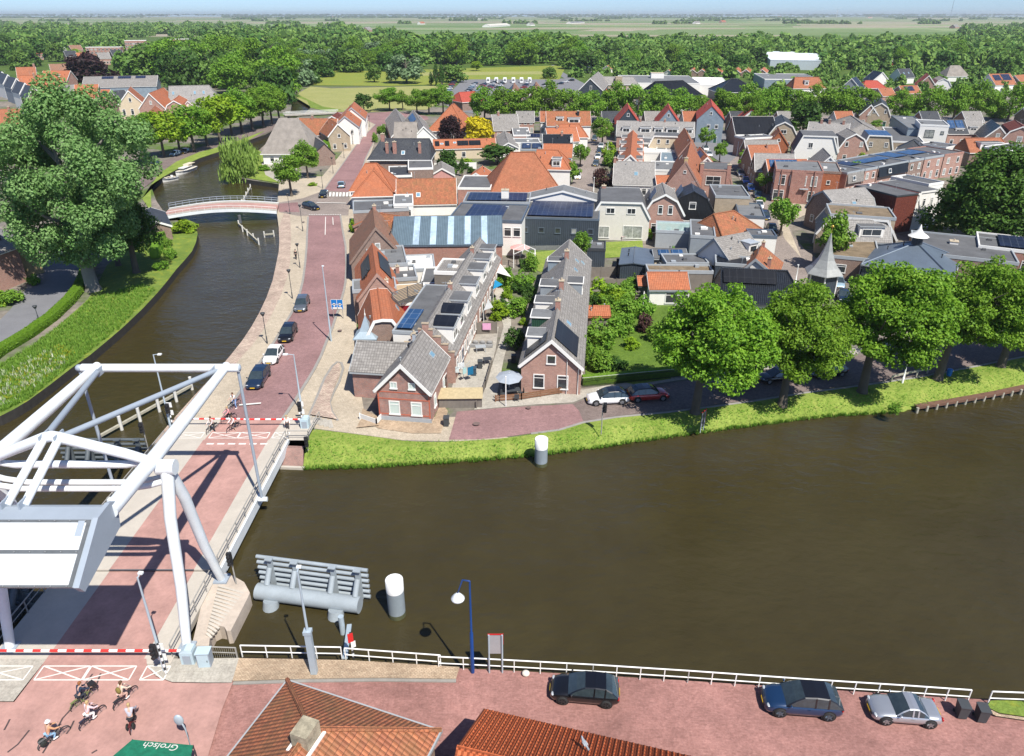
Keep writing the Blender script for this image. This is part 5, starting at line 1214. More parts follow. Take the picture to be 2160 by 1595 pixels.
    for k in range(rv.randint(1, 3)):
        yv = L * rv.uniform(.12, .88)
        if kind == 'flat':
            xv = rv.uniform(-wl * .8, wr * .8); w0 = rv.uniform(.25, .5)
            MB().bx(xv - w0, xv + w0, yv - w0, yv + w0, hr, hr + rv.uniform(.15, .45)).build('roof_vent', rv.choice((M_wt, M_trg, M_bi)), rf)
        else:
            lo_, hi_ = slope(rv.choice('RL')); t_ = lo_.lerp(hi_, rv.uniform(.35, .85)) + V((0, yv, 0)); MB().tube([t_, t_ + V((0, 0, .55))], .075, 6).tube([t_ + V((0, 0, .55)), t_ + V((0, 0, .65))], .12, 6).build('roof_vent', rv.choice((M_trd, M_trg, M_blk)), rf)
    if kind != 'flat' and rv.random() < .35: MB().tube([(0, L * .3, hr), (0, L * .3, hr + 1.7)], .025, 5).bar((-.5, L * .3, hr + 1.6), (.5, L * .3, hr + 1.6), .03).bar((-.3, L * .3 + .2, hr + 1.5), (-.3, L * .3 - .2, hr + 1.5), .03).build('aerial', M_trg, rf)
    for q in chim:                                       # y fraction, x, w, top
        y, x, w, top = q[:4]; zb = min(he, hr) - .3
        c_ = MB().bx(x - w / 2, x + w / 2, y * L - w / 2, y * L + w / 2, zb, top).build('chimney', q[4] if len(q) > 4 else M_br, rf)
        MB().bx(x - w / 2 - .06, x + w / 2 + .06, y * L - w / 2 - .06, y * L + w / 2 + .06, top, top + .12).tube([(x, y * L, top + .12), (x, y * L, top + .4)], .11, 8).build('cap', M_cap, c_)
    for q in dorm:                                       # side, y fraction, width, front x, bottom z, top z, roof mat, wall mat
        side, yf, w, xf, zb, zt = q[:6]; rm = q[6] if len(q) > 6 and q[6] else M_bi; wm = q[7] if len(q) > 7 and q[7] else M_wt; s = 1 if side == 'R' else -1
        y = yf * L; xi = xf * .12
        dd = MB().bx(min(s * xf, s * xi), max(s * xf, s * xi), y - w / 2, y + w / 2, zb, zt).build('dormer', wm, o)
        MB().bx(min(s * (xf + .22), s * xi), max(s * (xf + .22), s * xi), y - w / 2 - .15, y + w / 2 + .15, zt + .003, zt + .14).build('dormer_roof', trim or M_tr, dd)
        MB().bx(min(s * (xf + .1), s * xi), max(s * (xf + .1), s * xi), y - w / 2 - .03, y + w / 2 + .03, zt + .14, zt + .165).build('roofing', rm, dd)
        if len(q) > 8 and q[8]:
            tl = MB(); c = V((s * (xf * .58), y, zt + .34)); tl.box(c, (xf * .95, w * .95, .06), M=Matrix.Rotation(.12, 3, 'X')); tl.build('solar_panel', M_pvb, dd)
        inst(win_mesh(w * .8, (zt - zb) * .62, wfr), 'window', dd, (s * xf, y, zb + (zt - zb) * .52), (0, 0, math.pi / 2 * s))
    return o
# ------------------------------------------------------------------ buildings: the near rows
F2 = 'F2@1.35:1.05x1.5 '
h = house('gabled corner house of mixed red brick with a white verge and two blinds in front', (846, 770), (889, 703), 6.5, 3.65, 2.75, 2.75, wall=M_bm, roof=M_gt, oe=.35, ov=.3,
  wins='F2@1.55:1.15x1.6/.1-.95 F2@4.15:.75x.8/.15-.85*2 R2@1.6:.9x1.5', doors='R@.85:2', sky=[('R', .72, .45)], chim=[(.78, -.35, .3, 7.2, M_zn)], wgl=M_blind)
MB().bx(-2.83, 2.83, -.1, -.01, -.1, .5).build('plinth', M_trg, h)
bb_ = MB()
for z in (.72, 2.52, 3.3): bb_.bx(-2.76, 2.76, -.02, 0, z, z + .12)
for x in (-2.75, 2.62): bb_.bx(x, x + .13, -.021, 0, .5, 3.6)
bb_.build('brick_band', mat('orange_brick_band', (.45, .12, .07), .85), h)
house('grey tiled side wing of the gabled corner house with brick wall to the pavement', (757, 722), (868, 728), 5.3, 3.3, 2.2, 3.0, wall=M_bm, roof=M_gt, trim=M_trg, ov=.3, wins='F1@1.6:.9x1.3')
PL = mat('porch_blue', (.40, .46, .52), .6)
t = house('long grey tiled terrace with stepped brick gable and seven dormers', (898, 692), (1012, 504), 6.6, 3.5, 3.1, 3.1, wall=M_bp, roof=M_gt, trim=M_trg, ov=.25,
  wins='R9@1.6:1.0x1.7/.02-.42 R9@1.6:1.0x1.7/.45-.98 F1@1.5:1.1x1.6/.55-.9', doors='R@.13:1 R@.3:3 R@.55:0 R@.75:1', sky=[], chim=[(.36, .1, .5, 7.3), (.8, .1, .5, 7.3)], verge=False,
  dorm=[('R', f, wd, 2.75, 3.9, 6.15, M_bi, M_wt, pvx) for f, wd, pvx in ((.075, 2.7, 1), (.185, 2.7, 1), (.32, 3.1, 0), (.49, 3.0, 0), (.655, 3.0, 0), (.79, 2.7, 0), (.925, 2.3, 0))])
st = MB()
for x0, x1, z in ((-3.2, -2.5, 3.9), (-2.5, -1.7, 4.8), (-1.7, -.8, 5.7), (-.8, -.35, 6.5), (-.35, .35, 7.2), (.35, .8, 6.5), (.8, 1.7, 5.7), (1.7, 2.5, 4.8), (2.5, 3.2, 3.9)): st.bx(x0, x1, -.32, .0, -.2, z)
st.build('stepped_gable', M_bp, t); st = MB()
for x0, x1, z in ((-.86, -.35, 6.5), (-.41, .41, 7.2), (.35, .86, 6.5), (.8, 1.76, 5.7), (1.7, 2.56, 4.8), (-1.76, -.8, 5.7), (-2.56, -1.7, 4.8), (2.5, 3.26, 3.9), (-3.26, -2.5, 3.9)): st.bx(x0, x1, -.37, .02, z, z + .1)
st.build('coping', M_bz, t)
e1, e2 = G(898, 692, 6.6), G(1012, 504, 6.6); dv = (e2 - e1).normalized(); nl = V((-dv.y, dv.x, 0))
house('long flat dark roof extension with a blue solar array behind the stepped gable', e1 + nl * 2.05 + dv * .5, e1 + nl * 2.05 + dv * 16.5, 5.75, 5.75, 1.95, 1.75, 'flat', wall=M_wt, roof=M_bi, trim=M_trg, parapet=.12, cat='extension', name='rear_extension', pv=[('R', .03, .40, .42, .9, M_pv2)], wins='F1@3.4:1.2x1.1')
house('dark timber box extension beside the middle of the grey terrace', e1 + nl * 1.9 + dv * 21, e1 + nl * 1.9 + dv * 27, 6.0, 6.0, 1.9, 1.7, 'flat', wall=M_wtim, roof=M_gt, trim=M_tr, cat='extension', name='rear_extension')
house('gable terrace house of pink brick with solar panels and two front windows', (1164, 719), (1201, 509), 6.4, 3.4, 3.3, 3.3, wall=M_bp, roof=M_gt, oe=.3, ov=.3,
  wins='F2@1.45:1.25x1.75/.1-.9 F1@4.15:1.05x1.1 R6@1.5:.9x1.3', chim=[(.245, .05, .6, 7.5), (.43, .05, .6, 7.5), (.77, .05, .6, 7.5)], pv=[('R', .02, .16, .22, .97, M_pvb), ('L', .015, .08, .15, .85, M_pvb)],
  sky=[('R', .13, .55), ('R', .2, .6), ('R', .72, .6), ('R', .83, .6), ('R', .87, .35), ('L', .62, .5)],
  dorm=[('L', .10, 2.4, 2.9, 3.6, 5.6, M_bl2, M_wt), ('L', .23, 2.5, 2.9, 3.7, 5.9, M_bl2, M_grn), ('L', .355, 2.4, 2.9, 3.7, 5.9, M_bi, M_wt), ('L', .52, 2.6, 2.8, 3.9, 5.9, M_bi, M_gw), ('L', .80, 2.0, 2.6, 3.9, 5.8, M_bi, M_bwall), ('R', .56, 2.6, 2.6, 3.9, 5.9, M_bi, M_gw)])
h = house('orange roofed brick house with white clipped gable beside the zinc turret', (806, 675), (797, 612), 6.3, 3.1, 2.6, 3.1, 'clip', wall=M_bd, roof=M_or, oe=.2, sky=[('R', .7, .55)])
tp = G(771, 716, 0); tp = V((tp.x, tp.y, 0)); b = G(775, 745, 2.2)
tw = empty('turret_house', V((b.x, b.y + .6, 0)), 0, 'square brick turret with pointed zinc roof and arched window', 'turret'); tw.scale = (.78, .78, .86)
MB().bx(-1.15, 1.15, -1.15, 1.15, -.2, 5.0).build('wall', M_bd, tw)
MB().add([(-1.75, -1.75, 5.0), (1.75, -1.75, 5.0), (1.75, 1.75, 5.0), (-1.75, 1.75, 5.0), (-.85, -.85, 5.75), (.85, -.85, 5.75), (.85, .85, 5.75), (-.85, .85, 5.75), (0, 0, 7.9)], [(0, 1, 5, 4), (1, 2, 6, 5), (2, 3, 7, 6), (3, 0, 4, 7), (4, 5, 8), (5, 6, 8), (6, 7, 8), (7, 4, 8), (3, 2, 1, 0)]).bx(-1.78, 1.78, -1.78, 1.78, 4.85, 4.995).build('roof', mat('turret_zinc', (.30, .37, .42), .5, .2, var=.1), tw)
MB().lathe([(.05, 7.7), (.13, 8.0), (.04, 8.2), (.02, 8.8)], n=8).build('finial', M_wt, tw)
MB().bx(-.5, .5, -1.22, -1.15, 2.9, 4.1).tube([(0, -1.22, 4.1), (0, -1.15, 4.1)], .5, 16).build('window_surround', M_ye, tw); MB().bx(-.36, .36, -1.26, -1.22, 2.95, 4.05).tube([(0, -1.26, 4.08), (0, -1.2, 4.08)], .36, 16).build('window', M_gls, tw)
dp_ = MB().tube([(3.0, -.1, 0), (3.0, -.1, 3.2), (3.2, -.35, 3.4)], .05, 8).tube([(1.75, -.1, 0), (1.75, -.1, 4.3), (.6, -.12, 5.2)], .04, 8).build('downpipe', M_tr, [o_ for o_ in scn.objects if str(o_.get('label', '')).startswith('gable terrace house')][0])
house('low flat roofed brick link with grey roof between turret house and solar gable', (795, 612), (793, 590), 4.6, 4.6, 3.2, 2.6, 'flat', wall=M_bd, roof=M_bl2, trim=M_trg, cat='house')
house('narrow orange gable house with a black solar panel on each slope', (795, 580), (786, 517), 7.2, 3.9, 2.7, 2.7, wall=M_bp, roof=M_or, oe=.15, trim=M_bp, pv=[('R', .3, .85, .3, .85, M_pvb), ('L', .3, .8, .35, .8, M_pvb)], wins='', chim=[(.05, 1.2, .45, 6.2, M_wt)])
house('crimson clad rear extension with a planted roof terrace', (866, 640), (858, 600), 4.3, 4.3, 2.6, 2.4, 'flat', wall=M_crim, roof=mat('terrace_boards', (.42, .31, .19), .9), trim=M_tr, cat='extension', name='rear_extension', parapet=.05)
sc_ = empty('louvre_screen', G(862, 640, 4.3), .9, 'tall slatted screen on the crimson extension terrace', 'screen')
mb = MB()
for k in range(11): mb.box((0, 0, .2 + k * .2), (5.6, .05, .1))
for x in (-2.7, 0, 2.7): mb.box((x, .06, 1.15), (.1, .08, 2.4))
mb.build('slats', mat('screen_grey', (.10, .10, .10), .7), sc_)
house('old brown tiled gable house with tile hung gable facing the street block', (792, 482), (787, 440), 8.4, 3.2, 4.2, 4.4, wall=M_bd, roof=M_ob, trim=M_bd, oe=.15, wins='F1@5.6:.8x1.0', chim=[(.95, .2, .6, 9.0)])
house('orange tiled rear part behind the old brown gable', (800, 452), (842, 458), 7.0, 4.5, 3.0, 2.6, wall=M_bd, roof=M_om, trim=M_bd)
house('green clad workshop with grey roof behind the brown gable', (823, 492), (806, 470), 5.6, 4.6, 1.6, 2.4, wall=M_grn, roof=M_bl2, trim=M_trd, verge=False, cat='shed', name='shed')
house('small grey flat roofed annex behind the narrow orange gable', (822, 560), (815, 522), 5.0, 5.0, 3.1, 2.6, 'flat', wall=M_wt, roof=M_bl2, trim=M_trg, cat='house')
house('grey flat roof with chimney beside the crimson extension', (842, 590), (836, 563), 4.0, 4.0, 2.0, 2.6, 'flat', wall=M_bz, roof=M_bi, trim=M_trg, cat='extension', name='rear_extension', chim=[(.5, 0, .5, 5)])
house('bright white flat roof over a low building behind the green workshop', (880, 570), (878, 540), 3.4, 3.4, 2.7, 2.7, 'flat', wall=M_wt, roof=mat('white_roofing', (.70, .69, .66), .8), trim=M_trg, cat='shed', name='shed')
house('brown flat roofed shed between white roof and grey terrace', (918, 600), (925, 566), 3.6, 3.6, 2.0, 2.2, 'flat', wall=M_ye, roof=M_bi, trim=M_tr, cat='shed', name='shed')
# blue steel hall
bh = house('blue steel roofed hall with five translucent roof strips', (833, 459), (1057, 457), 7.2, 4.2, 3.0, 6.6, wall=M_br, roof=M_blm, trim=M_zd, ov=.1, oe=.1, cat='hall', name='hall', ridgecap=False)
lo_, hi_ = V((6.6, 0, 4.2)), V((0, 0, 7.2)); u = hi_ - lo_; nrm = V((-u.z, 0, u.x)).normalized(); nrm = nrm if nrm.z > 0 else -nrm
Lh = (G(833, 459, 7.2) - G(1057, 457, 7.2)).length
for f in (.215, .37, .53, .685, .84):
    MB().box(lo_ + u * .5 + nrm * .2 + V((0, f * Lh, 0)), (1.0, u.length * .99, .03), M=Matrix((V((0, 1, 0)), u.normalized(), -nrm)).transposed()).build('roof_light', mat('translucent_sheet', (.36, .47, .58), .3, var=.35, scale=.35), bh)
house('flat roofed white building with large solar array beside the blue steel hall', (1020, 466), (1042, 432), 6.0, 6.0, 6.2, 6.6, 'flat', wall=M_wt, roof=M_bi, trim=M_zd, cat='workshop', name='workshop', pv=[('R', .12, .88, .28, .8)], wins='F4@4.2:1.3x1.6/.5-1', chim=[])
house('flat dark roof with solar panels and a big white chimney box behind the white workshop', (1046, 428), (1052, 408), 6.0, 6.0, 6.2, 6.4, 'flat', wall=M_bz, roof=M_bi, trim=M_trg, cat='workshop', name='workshop', pv=[('R', .1, .9, .05, .95)], chim=[(.35, 1.6, 1.4, 7.8, M_wt)])
house('anthracite clad hall with a full solar roof and five small windows', (1177, 461), (1187, 422), 5.4, 5.4, 7.3, 7.3, 'flat', wall=M_dkw, roof=M_bi, trim=M_zd, cat='hall', name='hall', pv=[('R', .05, .93, .08, .88)], wins='F5@3.2:1.05x1.05', wfr=M_zd, parapet=.1)
house('grey roofed hall with a broad white gable behind the solar hall', (1187, 404), (1190, 392), 7.6, 5.9, 7.0, 7.0, wall=M_wt, roof=M_bl2, trim=M_tr, cat='hall', name='hall', ridgecap=False)
house('white flat topped mansard house beside the anthracite hall', (1311, 428), (1308, 398), 7.0, 4.3, 5.3, 5.3, 'trap', wall=mat('whitewashed_brick', (.64, .61, .55), .85, var=.08), roof=M_bi, oe=.2, wins='F2@5.5:1.6x1.1/.14-.86*2 F1@1.5:2.0x2.2/.05-.4*2 F1@1.6:3.6x2.4/.5-.95*2', chim=[(.95, -3.2, .8, 7.6)])
house('brick gambrel house with blue solar tubes and broad white verge', (1404, 411), (1397, 388), 7.9, 4.3, 3.7, 3.7, 'gambrel', wall=M_bp, roof=M_gt, oe=.3, wins='F2@5.1:.9x1.7/.28-.78 F1@1.6:1.8x1.8/.15-.5 F1@2.0:.8x.9/.6-.9', pv=[('L', .1, .5, .9, 1.6, M_pv2)])
house('black glazed gambrel house with single white gable window', (1464, 406), (1458, 389), 7.9, 4.3, 4.0, 4.0, 'gambrel', wall=M_bt, roof=M_bt, trim=M_trd, oe=.1, wins='F1@5.4:1.3x1.4 F1@1.6:2.4x1.9/.1-.6', pv=[('L', .2, .9, .7, 1.5, M_pv2)], verge=False)
house('beige flat roofed house with black roof below the brick mansard', (1546, 416), (1531, 392), 6.1, 6.1, 3.3, 3.2, 'flat', wall=M_bz, roof=M_bi, trim=M_trg, wins='F1@3.4:1.1x2.1/.5-.9')
house('orange hip roofed house between grey sheds in the middle gardens', (1506, 452), (1548, 445), 6.6, 3.6, 3.4, 4.4, wall=M_cr, roof=M_om, trim=M_trg, hip=(1.6, 3.2))
house('white flat roofed box house beside the parked dark blue cars', (1585, 458), (1576, 430), 4.6, 4.6, 2.2, 2.4, 'flat', wall=M_wt, roof=M_bl2, trim=M_zd)
house('grey tiled house with white dormer beside an orange roofed neighbour', (1508, 505), (1576, 492), 6.6, 3.6, 3.2, 4.2, wall=M_wt, roof=M_gt, trim=M_trg, dorm=[('R', .78, 1.9, 3.0, 4.1, 5.9, M_zn, M_wt)], hip=(0, 0), wins='F1@2:1x1.2')
house('white flat roofed annex with dark roof in front of the plaza trees', (1613, 500), (1604, 486), 4.3, 4.3, 2.4, 2.0, 'flat', wall=M_wt, roof=M_bi, trim=M_zd)
house('small orange gable house with brick chimney beside the grey dormer house', (1594, 548), (1607, 520), 5.6, 3.4, 1.9, 3.3, wall=M_wt, roof=M_om, trim=M_trg, chim=[(.1, 1.9, .5, 5.8), (.95, .2, .5, 6.4)])
house('black framed flat roofed annex with solar cover near the orange gable', (1556, 560), (1553, 543), 4.2, 4.2, 3.2, 2.6, 'flat', wall=M_dkw, roof=M_pvb, trim=M_trg, cat='extension', name='rear_extension')
house('black glazed tile house with a row of dark solar panels behind the limes', (1522, 566), (1660, 572), 6.2, 3.0, 4.0, 5.0, wall=M_wt, roof=M_bt, trim=M_trd, pv=[('R', .02, .82, .55, .95, M_pvb)], hip=(0, 2))
house('low garden bungalow of beige timber with dark flat roof and white doors', (1400, 548), (1488, 548), 3.0, 3.0, 2.6, 2.2, 'flat', wall=M_cr, roof=M_bi, trim=M_trg, wins='R2@1.4:1.4x1.2 R1@1.4:1.5x1.9/.6-.95*2', cat='garden house', name='garden_house')
house('double roofed garden house with two solar panels by the yellow bush', (1378, 527), (1444, 527), 3.4, 2.6, 2.0, 2.0, wall=M_cr, roof=M_bi, trim=M_trg, cat='garden house', name='garden_house', pv=[('R', .12, .46, .2, .85, M_pv2), ('R', .54, .9, .2, .85, M_pv2)])
house('dark grey garden shed with low pitched roof on the lawn edge', (1336, 556), (1340, 523), 3.0, 2.7, 2.0, 2.9, wall=M_dkw, roof=M_zd, trim=M_trd, cat='shed', name='shed', verge=False)
house('tall black garden cabin beside the striped lawn path', (1259, 527), (1260, 510), 3.0, 3.0, 1.6, 1.4, 'flat', wall=M_dkw, roof=M_bi, trim=M_trd, cat='shed', name='shed')
house('grey flat roofed building with steel frame behind the garden bungalow', (1478, 500), (1475, 466), 4.6, 4.6, 1.6, 2.4, 'flat', wall=M_gw, roof=M_bi, trim=M_trg, cat='extension', name='rear_extension')
house('conservatory with pale green glass roof behind the brick gambrel house', (1432, 490), (1430, 470), 3.0, 3.0, 4.0, 3.6, 'flat', wall=M_trg, roof=mat('green_glass_roof', (.30, .42, .40), .15, spec=.7), trim=M_zn, cat='conservatory', name='conservatory')
house('orange tiled garden barn with white wall and dark opening behind the fence', (1367, 577), (1447, 577), 4.0, 2.5, 2.2, 2.6, wall=M_wt, roof=M_or, trim=M_trg, cat='shed', name='shed', wins='R1@1.2:3.4x1.7/.45-.98')
house('small orange tiled lean to beside the garden barn', (1346, 585), (1364, 585), 3.0, 2.2, 1.0, 1.4, wall=M_wtim, roof=M_or, trim=M_trd, cat='shed', name='shed')
house('long low mossy roofed shed row behind the orange garden barn', (1364, 566), (1500, 568), 2.9, 2.9, 1.4, 1.6, 'flat', wall=M_wtim, roof=M_mo, trim=M_trg, cat='shed', name='shed')
house('tiny orange tiled shed among the deep garden shrubs', (1240, 648), (1282, 648), 2.8, 2.2, 1.0, 1.6, wall=M_wtim, roof=M_or, trim=M_or, cat='shed', name='shed')
# timber spired tower
b = G(1728, 622); sp = empty('spired_tower', b, .3, 'hexagonal dark tower with a tall flared lead spire behind the limes', 'tower')
ze, za = TOPZ(b, 574), TOPZ(b, 492); n6 = [2 * math.pi * k / 6 for k in range(6)]
MB().lathe([(2.1, -.2), (2.1, ze)], n=6, smooth=False).build('wall', M_dkw, sp)
MB().lathe([(2.9, ze), (2.85, ze + .1), (2.0, ze + .9), (1.25, ze + 2.0), (.72, ze + 3.3), (.35, ze + 4.6), (.06, za)], n=6, smooth=False).build('roof', mat('lead_spire', (.30, .31, .30), .5, .2, var=.2), sp)
c6 = MB()
for a in n6: c6.bar((2.15 * math.cos(a), 2.15 * math.sin(a), 0), (2.15 * math.cos(a), 2.15 * math.sin(a), ze), .16)
c6.build('corner_post', M_tr, sp); MB().lathe([(.03, za - .2), (.03, za + .9)], n=6).ball((0, 0, za + 1.0), .22).build('finial', mat('gilded_knob', (.6, .40, .08), .3, .6), sp)
# bell roofed building and its neighbours on the right
b = house('blue grey pyramid roofed building with small white bell shaped lantern', (1934, 512), (1936, 509), 6.6, 3.6, 6.0, 6.0, wall=M_dkw, roof=M_zd, trim=M_trg, hip=(5.6, 5.0), cat='school hall', name='school_hall')
MB().bx(-.7, .7, -.6, .8, 6.0, 7.6).build('lantern_base', M_dkw, b); MB().lathe([(1.5, 7.6), (1.35, 7.7), (.6, 8.2), (.25, 8.7), (.05, 9.4)], (0, .1, 0), 12).build('lantern_roof', M_wt, b)
house('large dark flat roof to the right of the pyramid roofed building', (2036, 545), (2020, 498), 4.6, 4.6, 7.0, 7.0, 'flat', wall=M_bd, roof=M_bi, trim=M_trg, cat='school hall', name='school_hall', chim=[(.6, -1, 1.2, 5.0, M_wt)])
house('flat school roof with white fascia at the right photo edge', (2150, 530), (2140, 500), 4.8, 4.8, 5.5, 9, 'flat', wall=M_br, roof=M_bi, trim=M_tr, cat='school hall', name='school_hall', pv=[('R', .1, .9, .1, .8)], wins='F5@2.6:2x1.6')
house('mossy flat topped mansard house with broad white dormer', (1812, 462), (1806, 434), 6.6, 3.6, 6.2, 6.4, 'trap', wall=M_bz, roof=M_gt, trim=M_tr, wins='', cat='house')
ms = house('brown mossy flat roof with white edged dormer wing above the limes', (1820, 458), (1808, 436), 6.9, 6.9, 5.2, 5.2, 'flat', wall=M_bz, roof=M_mo, trim=M_trg)
house('lower grey mansard face with white dormer in front of the mossy roof', (1765, 466), (1874, 468), 6.4, 3.6, .8, 2.6, wall=M_bz, roof=M_gl, trim=M_trg, dorm=[('R', .62, 4.0, 2.2, 4.1, 6.0, M_bi, M_wt)], wins='R3@1.8:1.5x1.4')
house('mossy flat roofed pavilion in front of the grey mansard face', (1795, 545), (1790, 503), 3.6, 3.6, 3.0, 4.2, 'flat', wall=M_bd, roof=M_mo, trim=M_trg, wins='F2@1.8:1.6x1.4')
house('grey gambrel house with hipped front left of the mossy roofs', (1738, 404), (1822, 398), 7.6, 3.7, 4.2, 4.6, 'gambrel', wall=M_bd, roof=M_gl, trim=M_trg, wins='F2@2:1x1.4', sky=[('R', .5, .8)])
house('brown tile sided mansard house with white gable front near the big dark tree', (1917, 412), (1826, 390), 7.0, 3.4, 4.0, 4.0, 'trap', wall=M_wt, roof=M_rb, oe=.1, wins='F2@5.2:.8x1.6/.2-.8 F1@1.8:2.4x1.4')
fl = MB()
house('dark flat roof deck on top of the brown tile sided mansard', (1915, 411), (1828, 389.5), 7.28, 7.28, 2.75, 2.75, 'flat', wall=M_rb, roof=M_bi, trim=M_trd, parapet=.05)
house('second mansard house with white gable half hidden by the big dark tree', (1962, 404), (1872, 384), 7.2, 3.6, 3.6, 3.6, 'trap', wall=M_wt, roof=M_bi, oe=.1, wins='F2@5.2:.8x1.6/.2-.8 F1@1.8:2.4x1.4')
house('white walled long flat roofed house behind the second white mansard', (1975, 388), (1895, 372), 6.2, 6.2, 2.4, 2.4, 'flat', wall=M_wt, roof=M_bi, trim=M_tr)
# corner house of red brick with bays
ch = house('two storey corner house of bright red brick with angular bays and balcony', (1694, 362), (1686, 340), 7.0, 7.0, 5.6, 4.2, 'flat', wall=M_br, roof=M_bl2, trim=M_br, wins='F4@5.0:1.3x2.2/.05-.95 F2@1.7:1.3x2.2/.02-.22 F1@1.7:1.3x2.2/.72-.92 L3@5:1.1x2 L3@1.7:1.1x2', doors='F@.55:1')
for x in (-4.3, -2.2, .6, 2.6): MB().bx(x - .12, x + .12, -.25, -.0, 0, 7.3).build('pilaster', M_br, ch)
MB().bx(-.2, 1.6, -1.2, -.26, 3.3, 3.45).build('balcony', M_trg, ch); MB().bx(-2.2, .5, -.6, -.26, 0, 7.0).build('bay', M_br, ch)
house('orange tile hung rear wing of the red brick corner house', (1752, 364), (1744, 344), 6.2, 6.2, 2.4, 2.2, 'flat', wall=M_or, roof=M_bl2, trim=M_bd, wins='F1@4:.8x.9')
# bottom two roofs
P1, P2, P4 = G(606, 1434, 3.9), G(946, 1510, 3.9), G(480, 1595, 3.9)
ew = (P2 - P1); W2 = ew.length; ax = (P1 - P4).normalized(); per = V((ax.y, -ax.x, 0)); W2 = ew.dot(per)
pk = P1.lerp(P1 + per * W2, .5) - ax * (W2 * .44); pk.z = 7.0
bh = house('mossy orange hip roofed house with old chimney at the photo bottom', pk - ax * 9, pk, 7.0, 3.9, W2 / 2 - .3, W2 / 2 - .3, wall=M_bd, roof=M_om, trim=M_trg, hip=(0.5, W2 * .44 - .3), ov=.3)
MB().bx(-.45, .45, 8.1, 9.2, 6.2, 7.6).build('chimney', mat('lichen_stone', (.30, .265, .19), .95, var=.5, scale=3), bh); MB().bx(-.62, .62, 7.85, 9.35, 6.0, 6.7).build('chimney_flashing', M_wt, bh)
E0_, E1_ = G(1030, 1505, 3.2), G(1420, 1595, 3.2); dr_ = (E1_ - E0_).normalized(); nrm_ = V((-dr_.y, dr_.x, 0)); q0 = G(968, 1582, 5.6)
wd = (E0_ - q0).dot(nrm_)
bo = house('ribbed orange pantile roof with pale tile edge at the photo bottom', V((q0.x, q0.y, 5.6)), V((q0.x, q0.y, 5.6)) + dr_ * 16, 5.6, 3.2, wd, wd, wall=M_ye, roof=tiles('ribbed_orange_pantile', (.50, .125, .045), (.40, .09, .03), wave=1.0, w=.30, h=.36, moss=.4, mosscol=(.22, .08, .04)), trim=M_ye, verge=False, ov=.1, oe=.1)
ee = MB()
for k in range(54): ee.lathe([(.1, -.03), (.1, .03)], (-wd - .16, .15 + k * .298, 3.2), 8, axis='X')
ee.build('tile_end', M_cap, bo)
lo2, hi2 = V((-wd, 0, 3.2)), V((0, 0, 5.6)); u2 = (hi2 - lo2).normalized(); n2_ = V((-u2.z, 0, u2.x)); rr_ = MB()
L2 = (hi2 - lo2).length
for k in range(54): rr_.tube([lo2 + n2_ * .17 + V((0, .15 + k * .298, 0)), hi2 + n2_ * .17 + V((0, .15 + k * .298, 0))], .075, 6)
rr_.build('tile_rolls', MATS['ribbed_orange_pantile'], bo)
pg = G(1232, 1574, 4.6); gq = empty('pigeon', pg + V((0, 0, .1)), .5, 'grey pigeon standing on the ribbed orange roof', 'bird')
bm_ = MB(); bm_.tube([(0, -.32, .12), (0, -.2, .14), (0, -.05, .17), (0, .1, .2), (0, .18, .27), (0, .21, .33), (0, .25, .35), (0, .30, .34)], [.05, .06, .1, .095, .06, .05, .045, .012], 10)
bm_.tube([(0, -.2, .13), (0, -.42, .09)], [.05, .06], 8); bm_.build('body', mat('pigeon_grey', (.25, .28, .32), .8, var=.25, scale=9), gq)
for s in (-1, 1): MB().ball((s * .09, -.06, .17), (.03, .17, .075), 8, 6).build('wing', mat('pigeon_wing', (.45, .46, .48), .8), gq); MB().bar((s * .04, .02, .1), (s * .04, .03, 0), .015).build('leg', mat('pigeon_leg', (.4, .12, .1), .7), gq)
house('dark narrow house wall in the gap between the two bottom roofs', V((E0_.x - 5.2, E0_.y - 3.6, 0)), V((E0_.x - 3.2, E0_.y - 7, 0)), 2.4, 2.4, .7, .8, 'flat', wall=M_bd, roof=M_bi, trim=M_trd, cat='shed', name='shed')
# two houses at the left edge
house('house with yellow rear wall and grey roof at the left photo edge', (20, 505), (-45, 470), 6.3, 4.0, 3.2, 3.4, wall=M_ye, roof=M_gl, trim=M_trd, wins='F1@2.0:1x1.2 R2@2:1.1x1.4', name='house')
house('brick house with white bay window and arched window at the left photo edge', (0, 500), (-60, 520), 7.0, 5.6, 2.6, 2.6, wall=M_bp, roof=M_gl, trim=M_tr, wins='F2@2:1.0x2 F1@4.6:1.6x1.5')
house('white gabled cottage half hidden by the big poplar near the footbridge', (330, 468), (318, 440), 3.6, 2.6, 3.4, 2.2, wall=M_bd, roof=M_sl, trim=M_tr)
# ------------------------------------------------------------------ buildings: middle and far
def hx(label, x1, y1, x2, y2, hr, he, wl, wr, kind, wall, roof, **k): return house(label, (x1, y1), (x2, y2), hr, he, wl, wr, kind, wall=wall, roof=roof, **k)
M_pk = mat('pink_render', (.52, .27, .24), .85); WR = 'R3@1.6:1.0x1.4'; FR = 'F2@1.6:1.0x1.5'; FG = 'F2@1.6:1.0x1.5 F1@4.6:.9x1.1'
